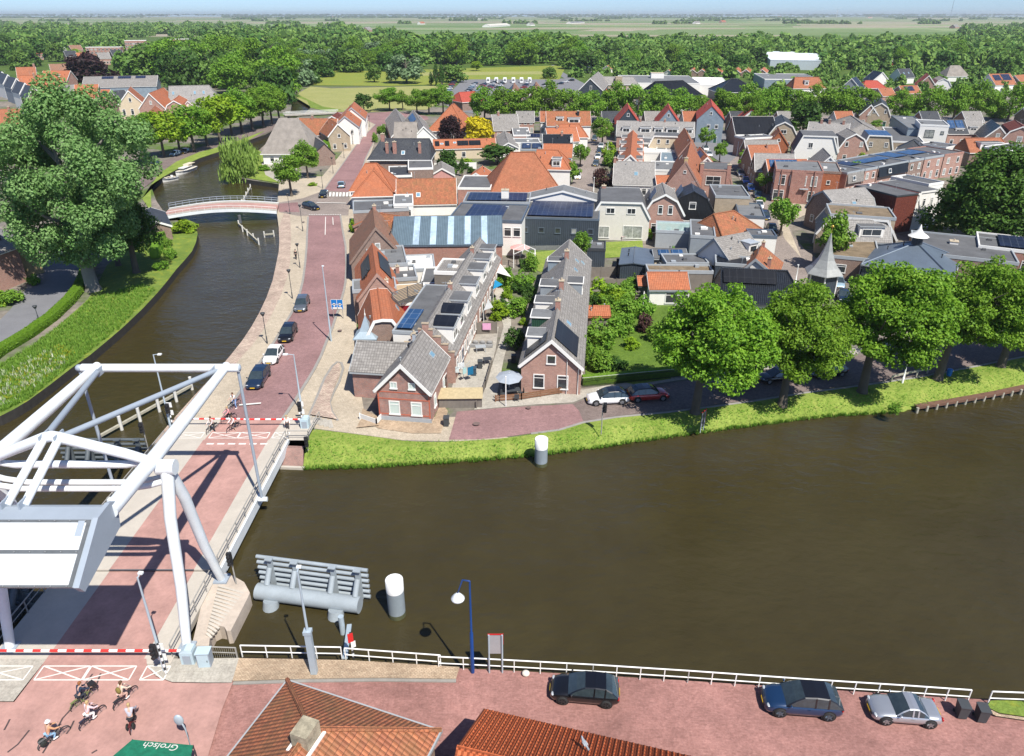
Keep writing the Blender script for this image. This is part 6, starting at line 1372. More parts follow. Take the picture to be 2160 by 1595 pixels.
# around the red road
hx('orange hipped main roof of the pavement side farmhouse pair', 771, 345, 795, 345, 8.2, 3.4, 4, 6.0, 'gable', M_wt, M_or, hip=(2.6, 4.2), ov=.3)
hx('orange pyramid roof wing in front of the hipped farmhouse pair', 788, 360, 792, 345, 7.4, 3.0, 4.4, 4.4, 'gable', M_wt, M_or, hip=(5.2, 1.0), ov=.3)
hx('long lichen spotted orange roof with one white skylight', 838, 380, 960, 378, 6.4, 2.4, 3.0, 5.2, 'gable', M_wt, M_om, sky=[('R', .36, .35, M_tr)], trim=M_wt)
hx('white rendered box house wedged beside the spotted orange roof', 852, 432, 852, 412, 4.6, 4.6, 2.0, 1.8, 'flat', M_wt, M_bl2, wins='F2@3:1x1.4')
hx('dark flat roofed shop below the orange pyramid roof', 803, 445, 800, 424, 4.0, 4.0, 5.2, 5.4, 'flat', M_bd, M_bi, trim=M_trg)
hx('low orange panel fronted flat building beside the pavement', 803, 452, 803, 447, 3.6, 1.4, 5.2, 5.4, 'gable', M_br, M_or, ridgecap=False, trim=M_bd)
hx('big slate roofed manor with three chimneys on its front slope', 806, 293, 906, 293, 9.8, 5.6, 5.2, 5.2, 'gable', M_bd, M_sl, hip=(2.6, .3), ov=.5, wins='R4@2:1x1.6', chim=[(.14, 3.6, .7, 9.4), (.3, 3.6, .9, 9.6), (.82, 3.6, .7, 9.4), (.02, .3, .9, 11)], sky=[('R', .47, .3, M_tr)])
hx('slate faced lean to below the brown brick manor wall', 845, 372, 843, 352, 4.4, 4.4, 2.6, 2.6, 'flat', M_sl, M_sl, trim=M_tr)
hx('brown brick rear wing of the slate manor', 890, 356, 888, 335, 5.4, 5.4, 3.2, 2.6, 'flat', M_bd, M_bi, trim=M_tr, wins='F1@1.2:1x.8/.1-.4')
hx('small pink gabled shed with grey roof behind the spotted orange roof', 932, 356, 931, 342, 4.2, 2.6, 2.9, 2.9, 'gable', M_pk, M_gt, cat='shed', name='shed')
hx('orange roofed low barn with a row of dark solar panels and cream wall', 914, 296, 1043, 293, 5.0, 3.0, 2.6, 2.8, 'gable', M_cr, M_or, pv=[('R', .38, .56, .25, .8, M_pvb), ('R', .57, .76, .25, .8, M_pvb), ('R', .18, .25, .25, .8, M_pvb), ('R', .02, .09, .25, .8, M_pvb)], sky=[('R', .13, .5, M_tr), ('R', .34, .6, M_tr)], wins='R2@1.3:1.2x1.6/.1-.6')
hx('grey thatched roof house behind the slate manor', 833, 259, 879, 259, 8.2, 3.4, 3.6, 4.6, 'gable', M_wt, M_th, trim=None, verge=False, ov=.4)
hx('grey tiled house with white gable and solar strip behind the thatched roof', 893, 268, 872, 234, 7.0, 3.0, 4.2, 4.2, 'gable', M_wt, M_gt, wins=FR, pv=[('L', .5, .9, .5, .9, M_pv2)])
hx('grey house with long dark slope left of the grey thatch near the road bend', 850, 262, 834, 230, 6.8, 3.0, 3.8, 3.8, 'gable', M_bp, M_gt, wins=FR)
hx('big orange pyramid roofed farmhouse with white walls behind the dark red maple', 953, 221, 958, 219, 11, 3.4, 6.4, 6.4, 'gable', M_wt, M_or, hip=(6.4, 5), wins='F4@1.6:1.1x1.6', ov=.4)
hx('grey tiled house with brick gable behind the yellow tree', 1038, 243, 1090, 242, 7.4, 3.2, 4.2, 5.0, 'gable', M_bp, M_gt, wins=WR, chim=[(.25, .2, .7, 8.4)])
hx('flat pale roofed annex of the grey tiled house', 1100, 286, 1096, 270, 3.6, 3.6, 2.6, 2.8, 'flat', M_bp, M_bl2)
hx('low grey tiled garage roof in front of the grey tiled house', 1072, 302, 1064, 278, 4.2, 2.8, 2.4, 3.0, 'gable', M_wt, M_gt)
hx('thatched farmhouse with a steep hipped roof beside the willow', 588, 249, 628, 249, 11.5, 3.0, 6.0, 8.2, 'gable', M_wt, M_th, hip=(3.4, 1.6), trim=None, ridgecap=False, ov=.5, wins='R1@1.5:1.2x1.3/.02-.3', doors='R@.62:1') if 0 else None
th = hx('thatched farmhouse with a steep hipped roof beside the willow', 588, 249, 628, 249, 11.5, 3.0, 6.0, 8.2, 'gable', M_wt, M_th, hip=(3.4, 5.5), ov=.5, wins='R1@1.5:1.2x1.3/.05-.3', doors='R@.5:1', ridgecap=False)
hx('orange ridged brown roof behind the thatched farmhouse', 632, 251, 711, 252, 7.6, 3.4, 4.6, 4.8, 'gable', M_bp, M_om, chim=[(.35, .2, .6, 8.6)], wins='F1@1.6:1x1.4')
hx('dark slate side wing between thatch and clipped hedge', 640, 275, 684, 304, 5.8, 2.8, 2.6, 4.0, 'gable', M_bd, M_sl, trim=M_trd, verge=False)
hx('yellow brick gable house at the start of the white canal house row', 712, 262, 694, 252, 8.0, 4.6, 3.2, 3.4, 'gable', M_bz, M_om, wins=FG)
hx('white house with orange roof, lower one along the red road', 727, 246, 735, 232, 8.6, 5.4, 4.0, 4.0, 'gable', M_wt, M_or, wins='R4@4.2:.9x1.5 R4@1.5:.9x1.6 F2@4:.9x1.4', trim=M_trg)
hx('white house with orange roof, upper one along the red road', 741, 228, 747, 216, 9.4, 5.8, 4.2, 4.2, 'gable', M_wt, M_or, wins='R5@4.4:.9x1.5 R5@1.5:.9x1.6 F2@4:.9x1.4', trim=M_trg)
hx('brown barn roof beyond the white canal houses', 700, 246, 712, 238, 5, 3, 4, 4, 'gable', M_bd, M_rb)
# orange barn and first street
hx('huge orange hipped barn roof with one grey side', 1078, 322, 1127, 321, 10.2, 3.2, 5.5, 8.6, 'gable', M_bz, M_og, hip=(5.2, 4.6), trim=M_cap, ov=.3)
hx('bitumen roofed low barn left of the huge orange barn roof', 1000, 398, 1012, 372, 3.8, 3.8, 3.6, 3.6, 'flat', M_br, M_bi, trim=M_tr)
hx('small orange lean to roof with grey flat roof by the garden trees', 1004, 366, 1018, 352, 4.2, 3.0, 2.0, 2.0, 'gable', M_wt, M_or)
hx('bright orange hipped house touching the huge barn roof', 1133, 316, 1178, 317, 8.0, 4.2, 3.6, 4.6, 'gable', M_wt, M_or, hip=(.2, 3.2), dorm=[('R', .98, 2.2, 4.2, 4.6, 6.6, M_bl2, M_wt)])
hx('orange tiled house with white gable to the first street', 1148, 305, 1207, 306, 7.2, 4.6, 3.0, 3.4, 'gable', M_wt, M_or, wins='B1@4.2:.9x1.4', trim=M_trg)
hx('black glazed roof house in the first street row', 1146, 285, 1206, 285, 7.8, 4.2, 3.2, 4.4, 'gable', M_wt, M_bt, chim=[(.65, .2, .6, 8.6), (.97, 2.0, .6, 7.6, M_wt)])
hx('orange roof third from the row end in the first street', 1152, 272, 1214, 270, 7.4, 4.2, 3.2, 4.0, 'gable', M_wt, M_or, wins='B2@4.2:.9x1.4', chim=[(.35, .2, .5, 8.2)])
hx('orange roofed house with dormer between two orange roofs in first street', 1180, 262, 1222, 262, 7.6, 4.2, 3.0, 3.6, 'gable', M_wt, M_or, hip=(0, 2.4))
hx('long old orange roof with white gable walls near the lime row', 1153, 236, 1244, 236, 8.2, 4.4, 4.2, 5.2, 'gable', M_wt, M_om, dorm=[('R', .3, 2.4, 3.6, 5.0, 6.8, M_bl2, M_wt), ('R', .62, 4.0, 4.2, 4.8, 6.6, M_bl2, M_wt)], chim=[(.72, 1.4, .8, 8.6, M_blk)], trim=M_tr)
hx('flat roof with two dark solar panels among the orange roofs', 1122, 316, 1122, 303, 4.6, 4.6, 3.2, 3.2, 'flat', M_bz, M_bl2, pv=[('R', .1, .85, .1, .48), ('R', .1, .85, .55, .92)], trim=M_trg)
hx('blue grey solar roofed shed behind the flat garages', 1112, 283, 1142, 283, 3.8, 2.8, 1.8, 2.2, 'gable', M_wt, M_bi, cat='shed', name='shed', pv=[('R', .1, .9, .15, .85, M_pv)])
hx('row of white flat garages behind the orange street roofs', 1108, 302, 1106, 293, 3.0, 3.0, 3.4, 4.4, 'flat', M_wt, M_bl2)
# middle block
hx('long grey tiled terrace with five white dormers', 1303, 256, 1464, 259, 7.4, 3.8, 4.0, 4.6, 'gable', M_bp, M_gl, wins='R8@1.6:1.1x1.5', dorm=[('R', f, w_, 3.6, 4.3, 6.1, M_bi, M_wt) for f, w_ in ((.12, 2.6), (.37, 3.4), (.54, 2.6), (.72, 3.8), (.93, 2.6))], chim=[(.3, 0, .6, 8.2), (.62, 0, .6, 8.2)])
for i, (x, y, wl_, m, lab) in enumerate(((1326, 229, 3.9, M_dkw, 'orange roof with black weatherboard gable behind the grey terrace, left one'), (1412, 230, 3.9, M_bwall, 'orange roof with blue grey weatherboard gable behind the grey terrace, middle one'))):
    hx(lab, x, y, x - 3, y - 11, 10.4, 5.6, wl_, wl_, 'gable', m, M_rt, trim=M_or, wins='F1@8.4:.8x1.1', verge=False)
hx('tall blue grey boarded house with red orange roof', 1502, 224, 1499, 210, 11.4, 7.4, 4.2, 4.2, 'gable', M_bwall, M_rt, trim=M_rt, wins='F1@9.2:.8x1.0 F2@5.2:1.1x1.3/.3-.9', verge=False, doors='F@.75:0')
hx('orange gable roof peeping out behind the black solar roofed house', 1586, 232, 1583, 224, 9.4, 6, 3.8, 3.8, 'gable', M_wt, M_rt, verge=False)
hx('narrow orange ridge house with black flat dormers down both sides', 1330, 328, 1335, 276, 6.4, 3.6, 3.2, 3.2, 'gable', M_wt, M_or, dorm=[(s, f, 4.6, 3.0, 3.8, 5.2, M_bi, M_wt) for s in 'LR' for f in (.1, .38, .66, .92)], wins='F1@4.4:.8x.9')
hx('white flat roofed garden annex behind the narrow orange ridge', 1368, 322, 1368, 312, 3.2, 3.2, 2.8, 5.0, 'flat', M_wt, M_wt)
hx('brown fence like slatted shed with flat roof in the terrace gardens', 1371, 303, 1372, 292, 3.4, 3.4, 3.2, 3.6, 'flat', M_wtim, M_bi, cat='shed', name='shed')
hx('blue grey conservatory behind the round garden bush', 1414, 342, 1414, 322, 3.4, 3.4, 2.6, 3.0, 'flat', M_gw, mat('blue_roof_sheet', (.16, .22, .26), .4), wins='F3@1.5:1.2x1.6', cat='conservatory', name='conservatory')
hx('beige house with flat mansard roof behind the terrace gardens', 1402, 288, 1405, 281, 6.6, 4.0, 4.2, 5.0, 'trap', M_cr, M_bi, wins='F2@5.2:.9x1.2/.15-.7')
hx('white flat garden annex in front of the beige mansard house', 1422, 318, 1424, 306, 3.4, 3.4, 5, 3.4, 'flat', M_wt, M_bl2)
hx('orange saddle roof brick house with tall pointed front gable', 1447, 342, 1457, 302, 10.2, 5.4, 3.3, 3.3, 'gable', M_bp, M_og, trim=M_bp, oe=.02, wins='F3@3.9:1.1x1.7 F1@8.2:.6x.6', chim=[(.02, 0, .7, 10.9, M_ye)], sky=[('L', .75, .5)])
hx('narrow old orange roof behind the pointed brick gable', 1457, 300, 1444, 272, 8.6, 5.2, 2.6, 2.6, 'gable', M_bp, M_om, trim=M_bp)
hx('orange roof with blue solar panel and white gable in the middle row', 1492, 333, 1476, 312, 6.8, 4.0, 2.6, 3.0, 'gable', M_wt, M_or, pv=[('L', .3, .8, .4, .95, M_pv2)], wins='F1@4.4:.8x1')
hx('red brick house with curved top gable and black solar mansard', 1509, 359, 1507, 344, 7.2, 3.4, 4.2, 4.2, 'trap', M_bp, M_bi, trim=M_bp, oe=.02, wins='F1@4.9:3.2x2.0/.2-.75*3 F2@1.6:1.1x1.8', chim=[(.03, -2.9, .8, 8.4), (.03, 2.9, .8, 8.4)], pv=[])
hx('broad grey tiled house with white verges and small skylight', 1297, 342, 1380, 344, 7.0, 3.2, 4.4, 6.0, 'gable', M_wt, M_gl, sky=[('R', .55, .45)], chim=[(.0, .2, .6, 8)], wins='R2@1.6:1.1x1.6/.7-.98')
hx('tiny orange roof between grey house and pointed gable', 1384, 372, 1412, 372, 5.0, 3.4, 2.2, 2.6, 'gable', M_wt, M_or)
hx('grey glass yard roofs between grey house and pointed gable', 1402, 360, 1402, 342, 3.6, 3.6, 3.4, 2.6, 'flat', M_wt, M_bl2)
# street two, right side
hx('black solar roofed house with white end walls', 1545, 247, 1630, 247, 8.0, 3.6, 4.2, 6.2, 'gable', M_bp, M_pvb, trim=M_tr, wins=WR)
hx('navy slate gambrel house with pale brick front', 1656, 258, 1648, 243, 8.0, 4.4, 4.0, 4.0, 'gambrel', M_bz, M_sl, trim=M_tr, wins='F1@5.2:1.8x1.2*2 F2@1.5:1x1.5')
hx('dark flat roofed house with white eaves below the black solar roof', 1560, 290, 1620, 287, 5.4, 5.4, 2.6, 3.0, 'flat', M_bp, M_bi)
hx('grey roofed gable house facing the second street, uppermost', 1571, 297, 1638, 297, 7.4, 4.6, 3.0, 3.4, 'gable', M_bd, M_gt, wins='F2@2:1x1.6')
hx('orange roofed gable house facing the second street', 1578, 308, 1640, 307, 7.6, 4.0, 3.0, 4.6, 'gable', M_bd, M_og, wins='F2@2:1x1.6', chim=[(.6, .8, .4, 8)])
hx('light grey roofed gable house facing the second street', 1593, 325, 1674, 327, 7.6, 4.4, 3.2, 4.0, 'gable', M_bd, M_gl, wins='F2@2:1x1.6 F2@4.6:.9x1.3')
hx('orange roofed gable house with a row of solar panels', 1617, 338, 1700, 338, 7.2, 4.4, 2.6, 3.6, 'gable', M_bd, M_or, pv=[('R', .05, .75, .5, .98, M_pv2)], wins='F2@2:1x1.6')
hx('small orange tiled gable with white porch behind the street row', 1645, 279, 1641, 270, 7.4, 3.6, 2.8, 3.0, 'gable', M_or, M_og, trim=M_or, wins='F1@5.2:.8x.8', verge=False)
hx('semi detached gambrel house half white and half dark green', 1727, 288, 1718, 277, 7.8, 3.8, 5.6, 5.6, 'trap', M_wt, M_bi, wins='F1@5.4:1.2x1.5/.2-.5*2', doors='F@.4')
hx('dark green boarded half of the gambrel pair with two white windows', 1746, 288.5, 1737, 277.2, 7.55, 3.8, 2.6, 3.4, 'trap', M_grn, M_bi, trim=M_tr, oe=.5, wins='F2@5.3:1.2x1.4*3')
hx('pinkish brick gambrel house left of the beige one', 1806, 283, 1786, 272, 8.0, 4.0, 3.9, 3.9, 'gambrel', M_bp, M_gt, wins='F2@5.3:.9x1.4 F2@1.6:1.1x1.6')
hx('beige brick gambrel house with blue solar roof', 1857, 287, 1846, 276, 7.6, 3.8, 4.0, 4.0, 'trap', M_bz, M_pv2, wins='F2@5.3:1x1.3*3 F1@1.6:2.4x1.6')
hx('wide grey tiled roof with chimneys behind the gambrel pair', 1708, 258, 1792, 262, 7.6, 4.2, 4, 5.4, 'gable', M_bd, M_gl, chim=[(.3, .3, .7, 8.6), (.5, .3, .7, 8.6), (.85, .3, .7, 8.6)])
hx('broad dark grey hall roof before the lime row', 1795, 244, 1820, 262, 7.2, 3.6, 8, 8, 'gable', M_bz, M_gt, hip=(4, 4), cat='hall', name='hall')
hx('long beige brick flat building with white fascia', 1908, 300, 1886, 270, 4.2, 4.2, 3.6, 5.2, 'flat', M_bz, M_bi, wins='F1@2.2:2.0x1.0/.5-1*2')
hx('blue clad long box roof reaching back to the lime row', 1938, 272, 1900, 246, 6.4, 6.4, 3.0, 4.0, 'flat', M_bwall, M_bl2, trim=M_zd, cat='hall', name='hall')
hx('modern white block house with balcony and wide window', 1972, 265, 1960, 254, 7.8, 7.8, 3.9, 3.9, 'flat', M_wt, M_bl2, wins='F1@5.4:2.6x2.2/.1-.65 F1@5.8:.9x.9/.68-.95 F2@1.5:2x2', wfr=M_frd)
hx('house with blue solar squares and a grey dormer next to the white block', 1990, 254, 2032, 254, 7.6, 4.2, 3.4, 4.6, 'gable', M_bp, M_sl, pv=[('R', .12, .46, .35, .95, M_pv2), ('R', .52, .9, .35, .95, M_pv2)], dorm=[('R', .6, 2.6, 3.8, 4.2, 5.6, M_bl2, M_wt)], wins='R2@1.6:1.1x1.8')
hx('grey tiled house with white dormer beside the blue solar squares', 2034, 254, 2070, 255, 7.5, 4.2, 3.4, 4.6, 'gable', M_bp, M_gl, dorm=[('R', .45, 2.2, 3.6, 4.4, 6.0, M_bl2, M_wt)], wins='R2@1.6:1.1x1.8')
hx('stepped brick gable house with dark glazed roof', 2110, 268, 2090, 254, 8.0, 4.4, 3.6, 3.6, 'gable', M_bd, M_bt, wins='F1@5.6:1x1.2', oe=.02)
hx('brown gambrel house with white verge at the right edge of the terraces', 2158, 268, 2140, 254, 8.4, 4.2, 4.6, 4.6, 'gambrel', M_bp, M_rb, wins='F1@5:1.4x1.6')
hx('orange mansard house with long white dormer', 2036, 292, 2112, 291, 7.0, 3.8, 3, 4.2, 'gable', M_bd, M_og, hip=(.4, .4), dorm=[('R', .55, 6.4, 3.4, 4.4, 6.2, M_bi, M_wt)])
# diagonal row
rw = [(1786, 366, 1822, 359), (1824, 358.5, 1850, 353.5), (1852, 353, 1915, 341), (1917, 340.5, 1948, 335), (1950, 334.5, 1990, 328), (1992, 327.5, 2032, 322)]
rl = ['dark mansard terrace house at the lower end of the diagonal row', 'pink brick terrace house with two tall windows in the diagonal row', 'terrace house with wide black solar mansard in the diagonal row', 'brown brick terrace house between two solar mansards in the diagonal row', 'pink terrace house last but one in the diagonal row', 'terrace house at the upper end of the diagonal row']
for i, ((x1, y1, x2, y2), lab) in enumerate(zip(rw, rl)):
    h = house(lab, (x1, y1), (x2, y2), 5.7, 5.7, 10.5, .15, 'flat', wall=M_bp if i != 3 else M_bd, roof=M_bi, trim=M_trg if i != 5 else M_br, wins='R2@4.2:1.1x1.5 R3@1.5:1.1x1.7', group=None, pv=[('L', .05, .95, .1 + .1 * (i % 3), .6, M_pv2 if i in (2, 3, 4) else M_pv)] if i in (1, 2, 3, 4) else ())
    if i in (0, 2):
        L = (G(x1, y1, 5.7) - G(x2, y2, 5.7)).length
        mm = MB().add([(.75, .2, 3.4), (.75, L - .2, 3.4), (.2, L - .2, 5.65), (.2, .2, 5.65), (.15, .2, 3.4), (.15, L - .2, 3.4)], [(0, 1, 2, 3), (0, 3, 4), (1, 5, 2), (0, 4, 5, 1)]).build('mansard_slope', M_gt if i == 0 else M_pvb, h)
        inst(win_mesh(1.2, 1.0), 'window', h, (.62, L * .35, 4.5), (-.22, 0, math.pi / 2))
hx('white boarded small gable house behind the solar street row', 1752, 331, 1736, 314, 6.8, 3.2, 3.6, 3.6, 'gable', M_wt, M_gt, wins='F1@4.6:.8x1.2')
hx('grey brick hip roofed shed beside the clipped conifer', 1928, 297, 1930, 294, 6.0, 3.2, 4, 4, 'gable', M_bd, M_sl, hip=(3, 3))
hx('flat dark roof behind the diagonal row', 1962, 308, 1990, 303, 4.4, 4.4, 3.5, 4.5, 'flat', M_wt, M_bi)
hx('flat grey roof with blue solar panels behind the diagonal row', 2042, 310, 2090, 304, 4.6, 4.6, 3.5, 4.5, 'flat', M_bp, M_bl2, pv=[('R', .02, .5, .1, .9, M_pv2)])
hx('pink flat roofed house at the far end of the diagonal row', 2120, 318, 2175, 310, 6.0, 6.0, 6, 1, 'flat', M_bp, M_bi, wins='R3@4.4:1x1.5')
hx('gambrel house with a green garage door behind the lime row gap', 1860, 218, 1856, 207, 8.4, 4.2, 3.8, 3.8, 'gambrel', M_bz, M_sl, wins='F2@5.6:.9x1.4', doors='F@.8:0')
hx('brick house with dark roof next to the green doored gambrel', 1838, 222, 1828, 208, 7.6, 4.0, 3.2, 3.2, 'gable', M_bp, M_sl, wins=FG)
hx('dark brick house at the right photo edge by the limes', 2160, 228, 2175, 228, 7.0, 4.0, 4, 4, 'gable', M_bd, M_sl, wins=WR)
# houses glimpsed under the lime row
for i, x in enumerate((1090, 1140, 1270, 1360, 1440, 1540, 1640, 1760, 1940, 2030)):
    hx('brick street house half hidden under the lime row, ' + ORD[i] + ' from the left', x, 236, x + 36, 236, 7.2, 4.4, 4, 4, 'gable', [M_bp, M_wt, M_br][i % 3], [M_gt, M_og, M_sl][i % 3], wins='R4@1.6:1.1x1.7 R3@4.0:1x1', group='houses behind the lime row')
# school, halls and far right
hx('grey gabled school wing with dark slate roof beside the car park', 1245, 166, 1262, 152, 11, 6, 5, 6, 'gable', M_dkw, M_gt, wins='F1@7:1x2', cat='school', name='school')
hx('grey school building with classical front gable', 1270, 162, 1336, 162, 9, 5.6, 5, 5, 'gable', M_bz, M_gl, wins='R6@3:1.2x2', hip=(2, 2), cat='school', name='school', chim=[(.5, 3.6, 3.4, 9.2, M_bz)])
hx('long white flat roofs of the school complex', 1385, 176, 1370, 160, 6, 6, 18, 22, 'flat', M_wt, M_bl2, cat='school', name='school', chim=[(.7, 3, 7, 8.6, M_wt)])
hx('hipped black solar roof building behind the limes', 1382, 172, 1440, 170, 12, 6, 8, 9, 'gable', M_wt, M_pvb, hip=(4, 6), wins='R6@3.6:1.6x1.4', cat='school', name='school')
hx('black pyramid roofed hall behind the limes', 1542, 166, 1556, 166, 10, 4.6, 9, 9, 'gable', M_dkw, M_bt, hip=(8, 9), cat='hall', name='hall')
hx('white saw roofs beside the black pyramid hall', 1500, 180, 1490, 164, 5, 5, 8, 9, 'flat', M_wt, M_wt, cat='hall', name='hall')
hx('grey blue hall with pale roof strips in the right distance', 1668, 168, 1640, 156, 5, 5, 14, 16, 'flat', M_bwall, M_bl2, cat='hall', name='hall')
wh = hx('big white roofed sports hall among the trees', 1690, 128, 1655, 109, 6.5, 6.5, 22, 24, 'flat', mat('pale_hall_wall', (.42, .47, .50), .7), mat('white_roof_sheet', (.68, .74, .74), .5, var=.04), trim=M_zn, cat='sports hall', name='sports_hall')
hx('orange mansard villa with small dormers behind the limes', 1677, 163, 1727, 163, 9.4, 4.6, 5.5, 6, 'gable', M_wt, M_og, hip=(2, 2), dorm=[('R', .4, 2, 4.4, 6, 8, M_bl2, M_wt)], wins=WR)
hx('glazed black roof house with blue grey gable', 1797, 166, 1806, 163, 9, 4.4, 4.4, 5, 'gable', M_gw, M_bt, wins=FR)
hx('red hipped bungalow in the right distance', 1826, 170, 1850, 170, 6.4, 3, 4.6, 5, 'gable', M_bd, M_rt, hip=(3, 3.4))
hx('black roofed house with white gable in the right distance', 1862, 153, 1842, 150, 8.4, 4, 4.8, 4.8, 'gable', M_wt, M_bt, wins=FR)
hx('dark roofed house with two skylights in the right distance', 1893, 146, 1918, 145, 8, 3.4, 5, 5, 'gable', M_wt, M_sl, sky=[('R', .3, .5), ('R', .7, .5)])
hx('red roofed gable house with white verge in the right distance', 1960, 160, 1954, 155, 8.6, 3.4, 4.6, 4.6, 'gable', M_bp, M_rt, wins=FG)
hx('grey gambrel house with white front in the right distance', 1992, 166, 1982, 161, 7.4, 4, 4, 4, 'gambrel', M_wt, M_gt, wins=FR)
hx('thatched villa between trees in the right distance', 2005, 138, 2025, 138, 9, 3, 6, 6, 'gable', M_wt, M_th, hip=(4, 4), ridgecap=False)
hx('tall orange roof with solar panels at the right in the distance', 2086, 157, 2130, 156, 9.4, 4.6, 5, 6, 'gable', M_wt, M_og, pv=[('R', .1, .42, .4, .9), ('R', .5, .9, .4, .95)], wins=WR)
hx('brown roofed row beside the orange solar roof', 2140, 160, 2160, 158, 8, 4, 4, 5, 'gable', M_bp, M_om)
hx('low orange and grey roofs between limes at the right', 1852, 187, 1880, 186, 6.4, 3.4, 4, 4, 'gable', M_bp, M_og)
hx('low orange roof with solar patch between limes at the right', 1896, 182, 1934, 181, 6.4, 3.4, 4, 4, 'gable', M_bp, M_og, pv=[('R', .2, .7, .3, .9)])
hx('flat white shop with red sign strip in the distance', 1855, 130, 1850, 126, 4, 4, 14, 16, 'flat', mat('red_strip_wall', (.45, .05, .05), .6), M_wt, cat='shop', name='shop')
for i, x in enumerate((1461, 1481, 1513, 1553, 1574, 1608)): hx('small orange roofed allotment house, ' + ORD[i] + ' from the left in its row', x, 147, x + 4, 142, 4.4, 2.4, 3, 3, 'gable', M_bd, M_or, group='small orange roofed houses in a row')
hx('red curved roof building with paved yard by the car park', 968, 195, 1000, 193, 7, 3.6, 5, 7, 'gable', M_bd, M_rt, hip=(2.5, 1), ov=.3)
hx('brown tent shaped roof with solar panel on the car park, left one', 1082, 190, 1085, 175, 7, 2.6, 4, 4, 'gable', M_bd, M_ob, pv=[('L', .2, .9, .2, .9)])
hx('brown tent shaped roof with solar panel on the car park, right one', 1128, 188, 1131, 173, 7, 2.6, 4, 4, 'gable', M_bd, M_ob, pv=[('L', .2, .9, .2, .9)])
hx('small red hipped roof below the school', 1262, 184, 1270, 183, 5.6, 3, 4, 4, 'gable', M_bd, M_rt, hip=(3, 3))
for i, (x, y) in enumerate(((540, 122), (575, 118), (600, 128), (1240, 140), (1280, 139), (1395, 145), (1410, 148))): hx('little pale garden house among far trees, ' + ORD[i - 1] + ' from the left', x, y, x + 8, y - 1, 4.5, 2.6, 3, 3, 'gable', M_wt, [M_or, M_gt][i % 2], group='garden houses among the far trees') if i else hx('white bungalow with orange gable beside the left wood', x + 25, y - 4, x + 40, y - 5, 6.5, 3.4, 4, 4, 'gable', M_wt, M_og, wins=FR)
# the left town
hx('orange roof with turret chimney at the left edge of the old town', 34, 143, 74, 142, 12.4, 7.6, 4.5, 6, 'gable', M_bd, M_og, chim=[(.95, 0, 1, 14)])
hx('wide orange roof behind the big poplar top, left town', 40, 160, 117, 158, 12, 6.6, 5, 7, 'gable', M_bd, M_or, hip=(.2, 3), chim=[(.42, 1.5, .8, 13)])
hx('orange roof with white dormer behind the wide orange roof', 92, 150, 148, 150, 11, 6.4, 4.6, 6, 'gable', M_bp, M_or, dorm=[('R', .6, 2.6, 4.4, 7.4, 9.4, M_bl2, M_wt)])
hx('purplish old roof right behind the copper beech', 104, 136, 142, 135, 10, 5, 4, 5, 'gable', M_bp, M_ob)
hx('orange roof over pinkish wall near the poplar top', 93, 181, 120, 181, 9, 6.2, 3.4, 4, 'gable', M_bp, M_or, wins='R2@4:1x1.4')
hx('grey roof with white ends next to the pinkish wall', 128, 182, 160, 179, 9, 4.4, 4, 5.4, 'gable', M_bp, M_gt)
hx('tall orange roof above the poplar with white edge', 158, 180, 207, 179, 10, 5, 4, 5.6, 'gable', M_bp, M_or)
hx('long grey hall roof with three solar fields in the old town', 178, 163, 332, 160, 10, 6, 5, 10, 'gable', M_bwall, M_gt, cat='hall', name='hall', pv=[('R', .24, .4, .75, .98), ('R', .46, .64, .75, .98), ('R', .7, .84, .75, .98)], trim=M_tr)
hx('small red roof with dark solar panel between gables', 214, 190, 232, 190, 8, 5, 3, 4, 'gable', M_bp, M_or, pv=[('R', .2, .8, .1, .8)])
hx('dark slate roof left of the cream gable house', 236, 193, 262, 191, 9, 4.6, 4, 5, 'gable', M_bp, M_sl)
hx('cream house with pointed gable and three dark windows', 270, 192, 276, 184, 11.4, 6.6, 4.4, 4.4, 'gable', M_cr, M_og, wins='F3@3.8:1.1x2.2 F1@8.2:1x1.6', trim=M_tr)
hx('brown brick gable house with orange roof and single small window', 314, 198, 345, 186, 10.6, 5.4, 4.6, 4.6, 'gable', M_bp, M_or, wins='F1@7.4:.8x1.4')
hx('low orange roofs below the brown brick gable', 305, 248, 328, 224, 7.4, 3.6, 4, 4, 'gable', M_bp, M_og)
hx('orange roofed cottage with white curved verge by the lime tops', 366, 213, 378, 202, 8.6, 4, 4.2, 4.2, 'gambrel', M_bp, M_or)
hx('grey roofed cottage beside the orange white verged one', 396, 214, 430, 208, 7.6, 4, 4, 5, 'gable', M_wt, M_gl)
hx('large grey stone tiled roof with white wall beyond the canal limes', 356, 182, 441, 180, 11.5, 5.0, 6, 7.5, 'gable', M_wt, M_gl, hip=(.3, 4), sky=[('R', .1, .6), ('R', .63, .6), ('R', .85, .6)])
hx('orange roofs seen left of the big poplar', -20, 232, 50, 231, 8.5, 4.5, 4, 6, 'gable', M_bp, M_og, chim=[(.6, 1, .7, 9.5)])
for i, (x, y, c) in enumerate(((4, 152, M_bd), (16, 158, M_wt), (34, 166, M_gw), (52, 176, M_wt), (70, 184, M_bd))):
    hx('tall narrow town house front, ' + ORD[i] + ' from the left photo edge', x, y, x - 16, y - 4, 11, 7, 3, 3, 'gable', c, M_sl, wins='F2@2:1x1.8 F2@5:1x1.8 R3@2:1x1.8 R3@5:1x1.8', group='town house fronts at the left edge')
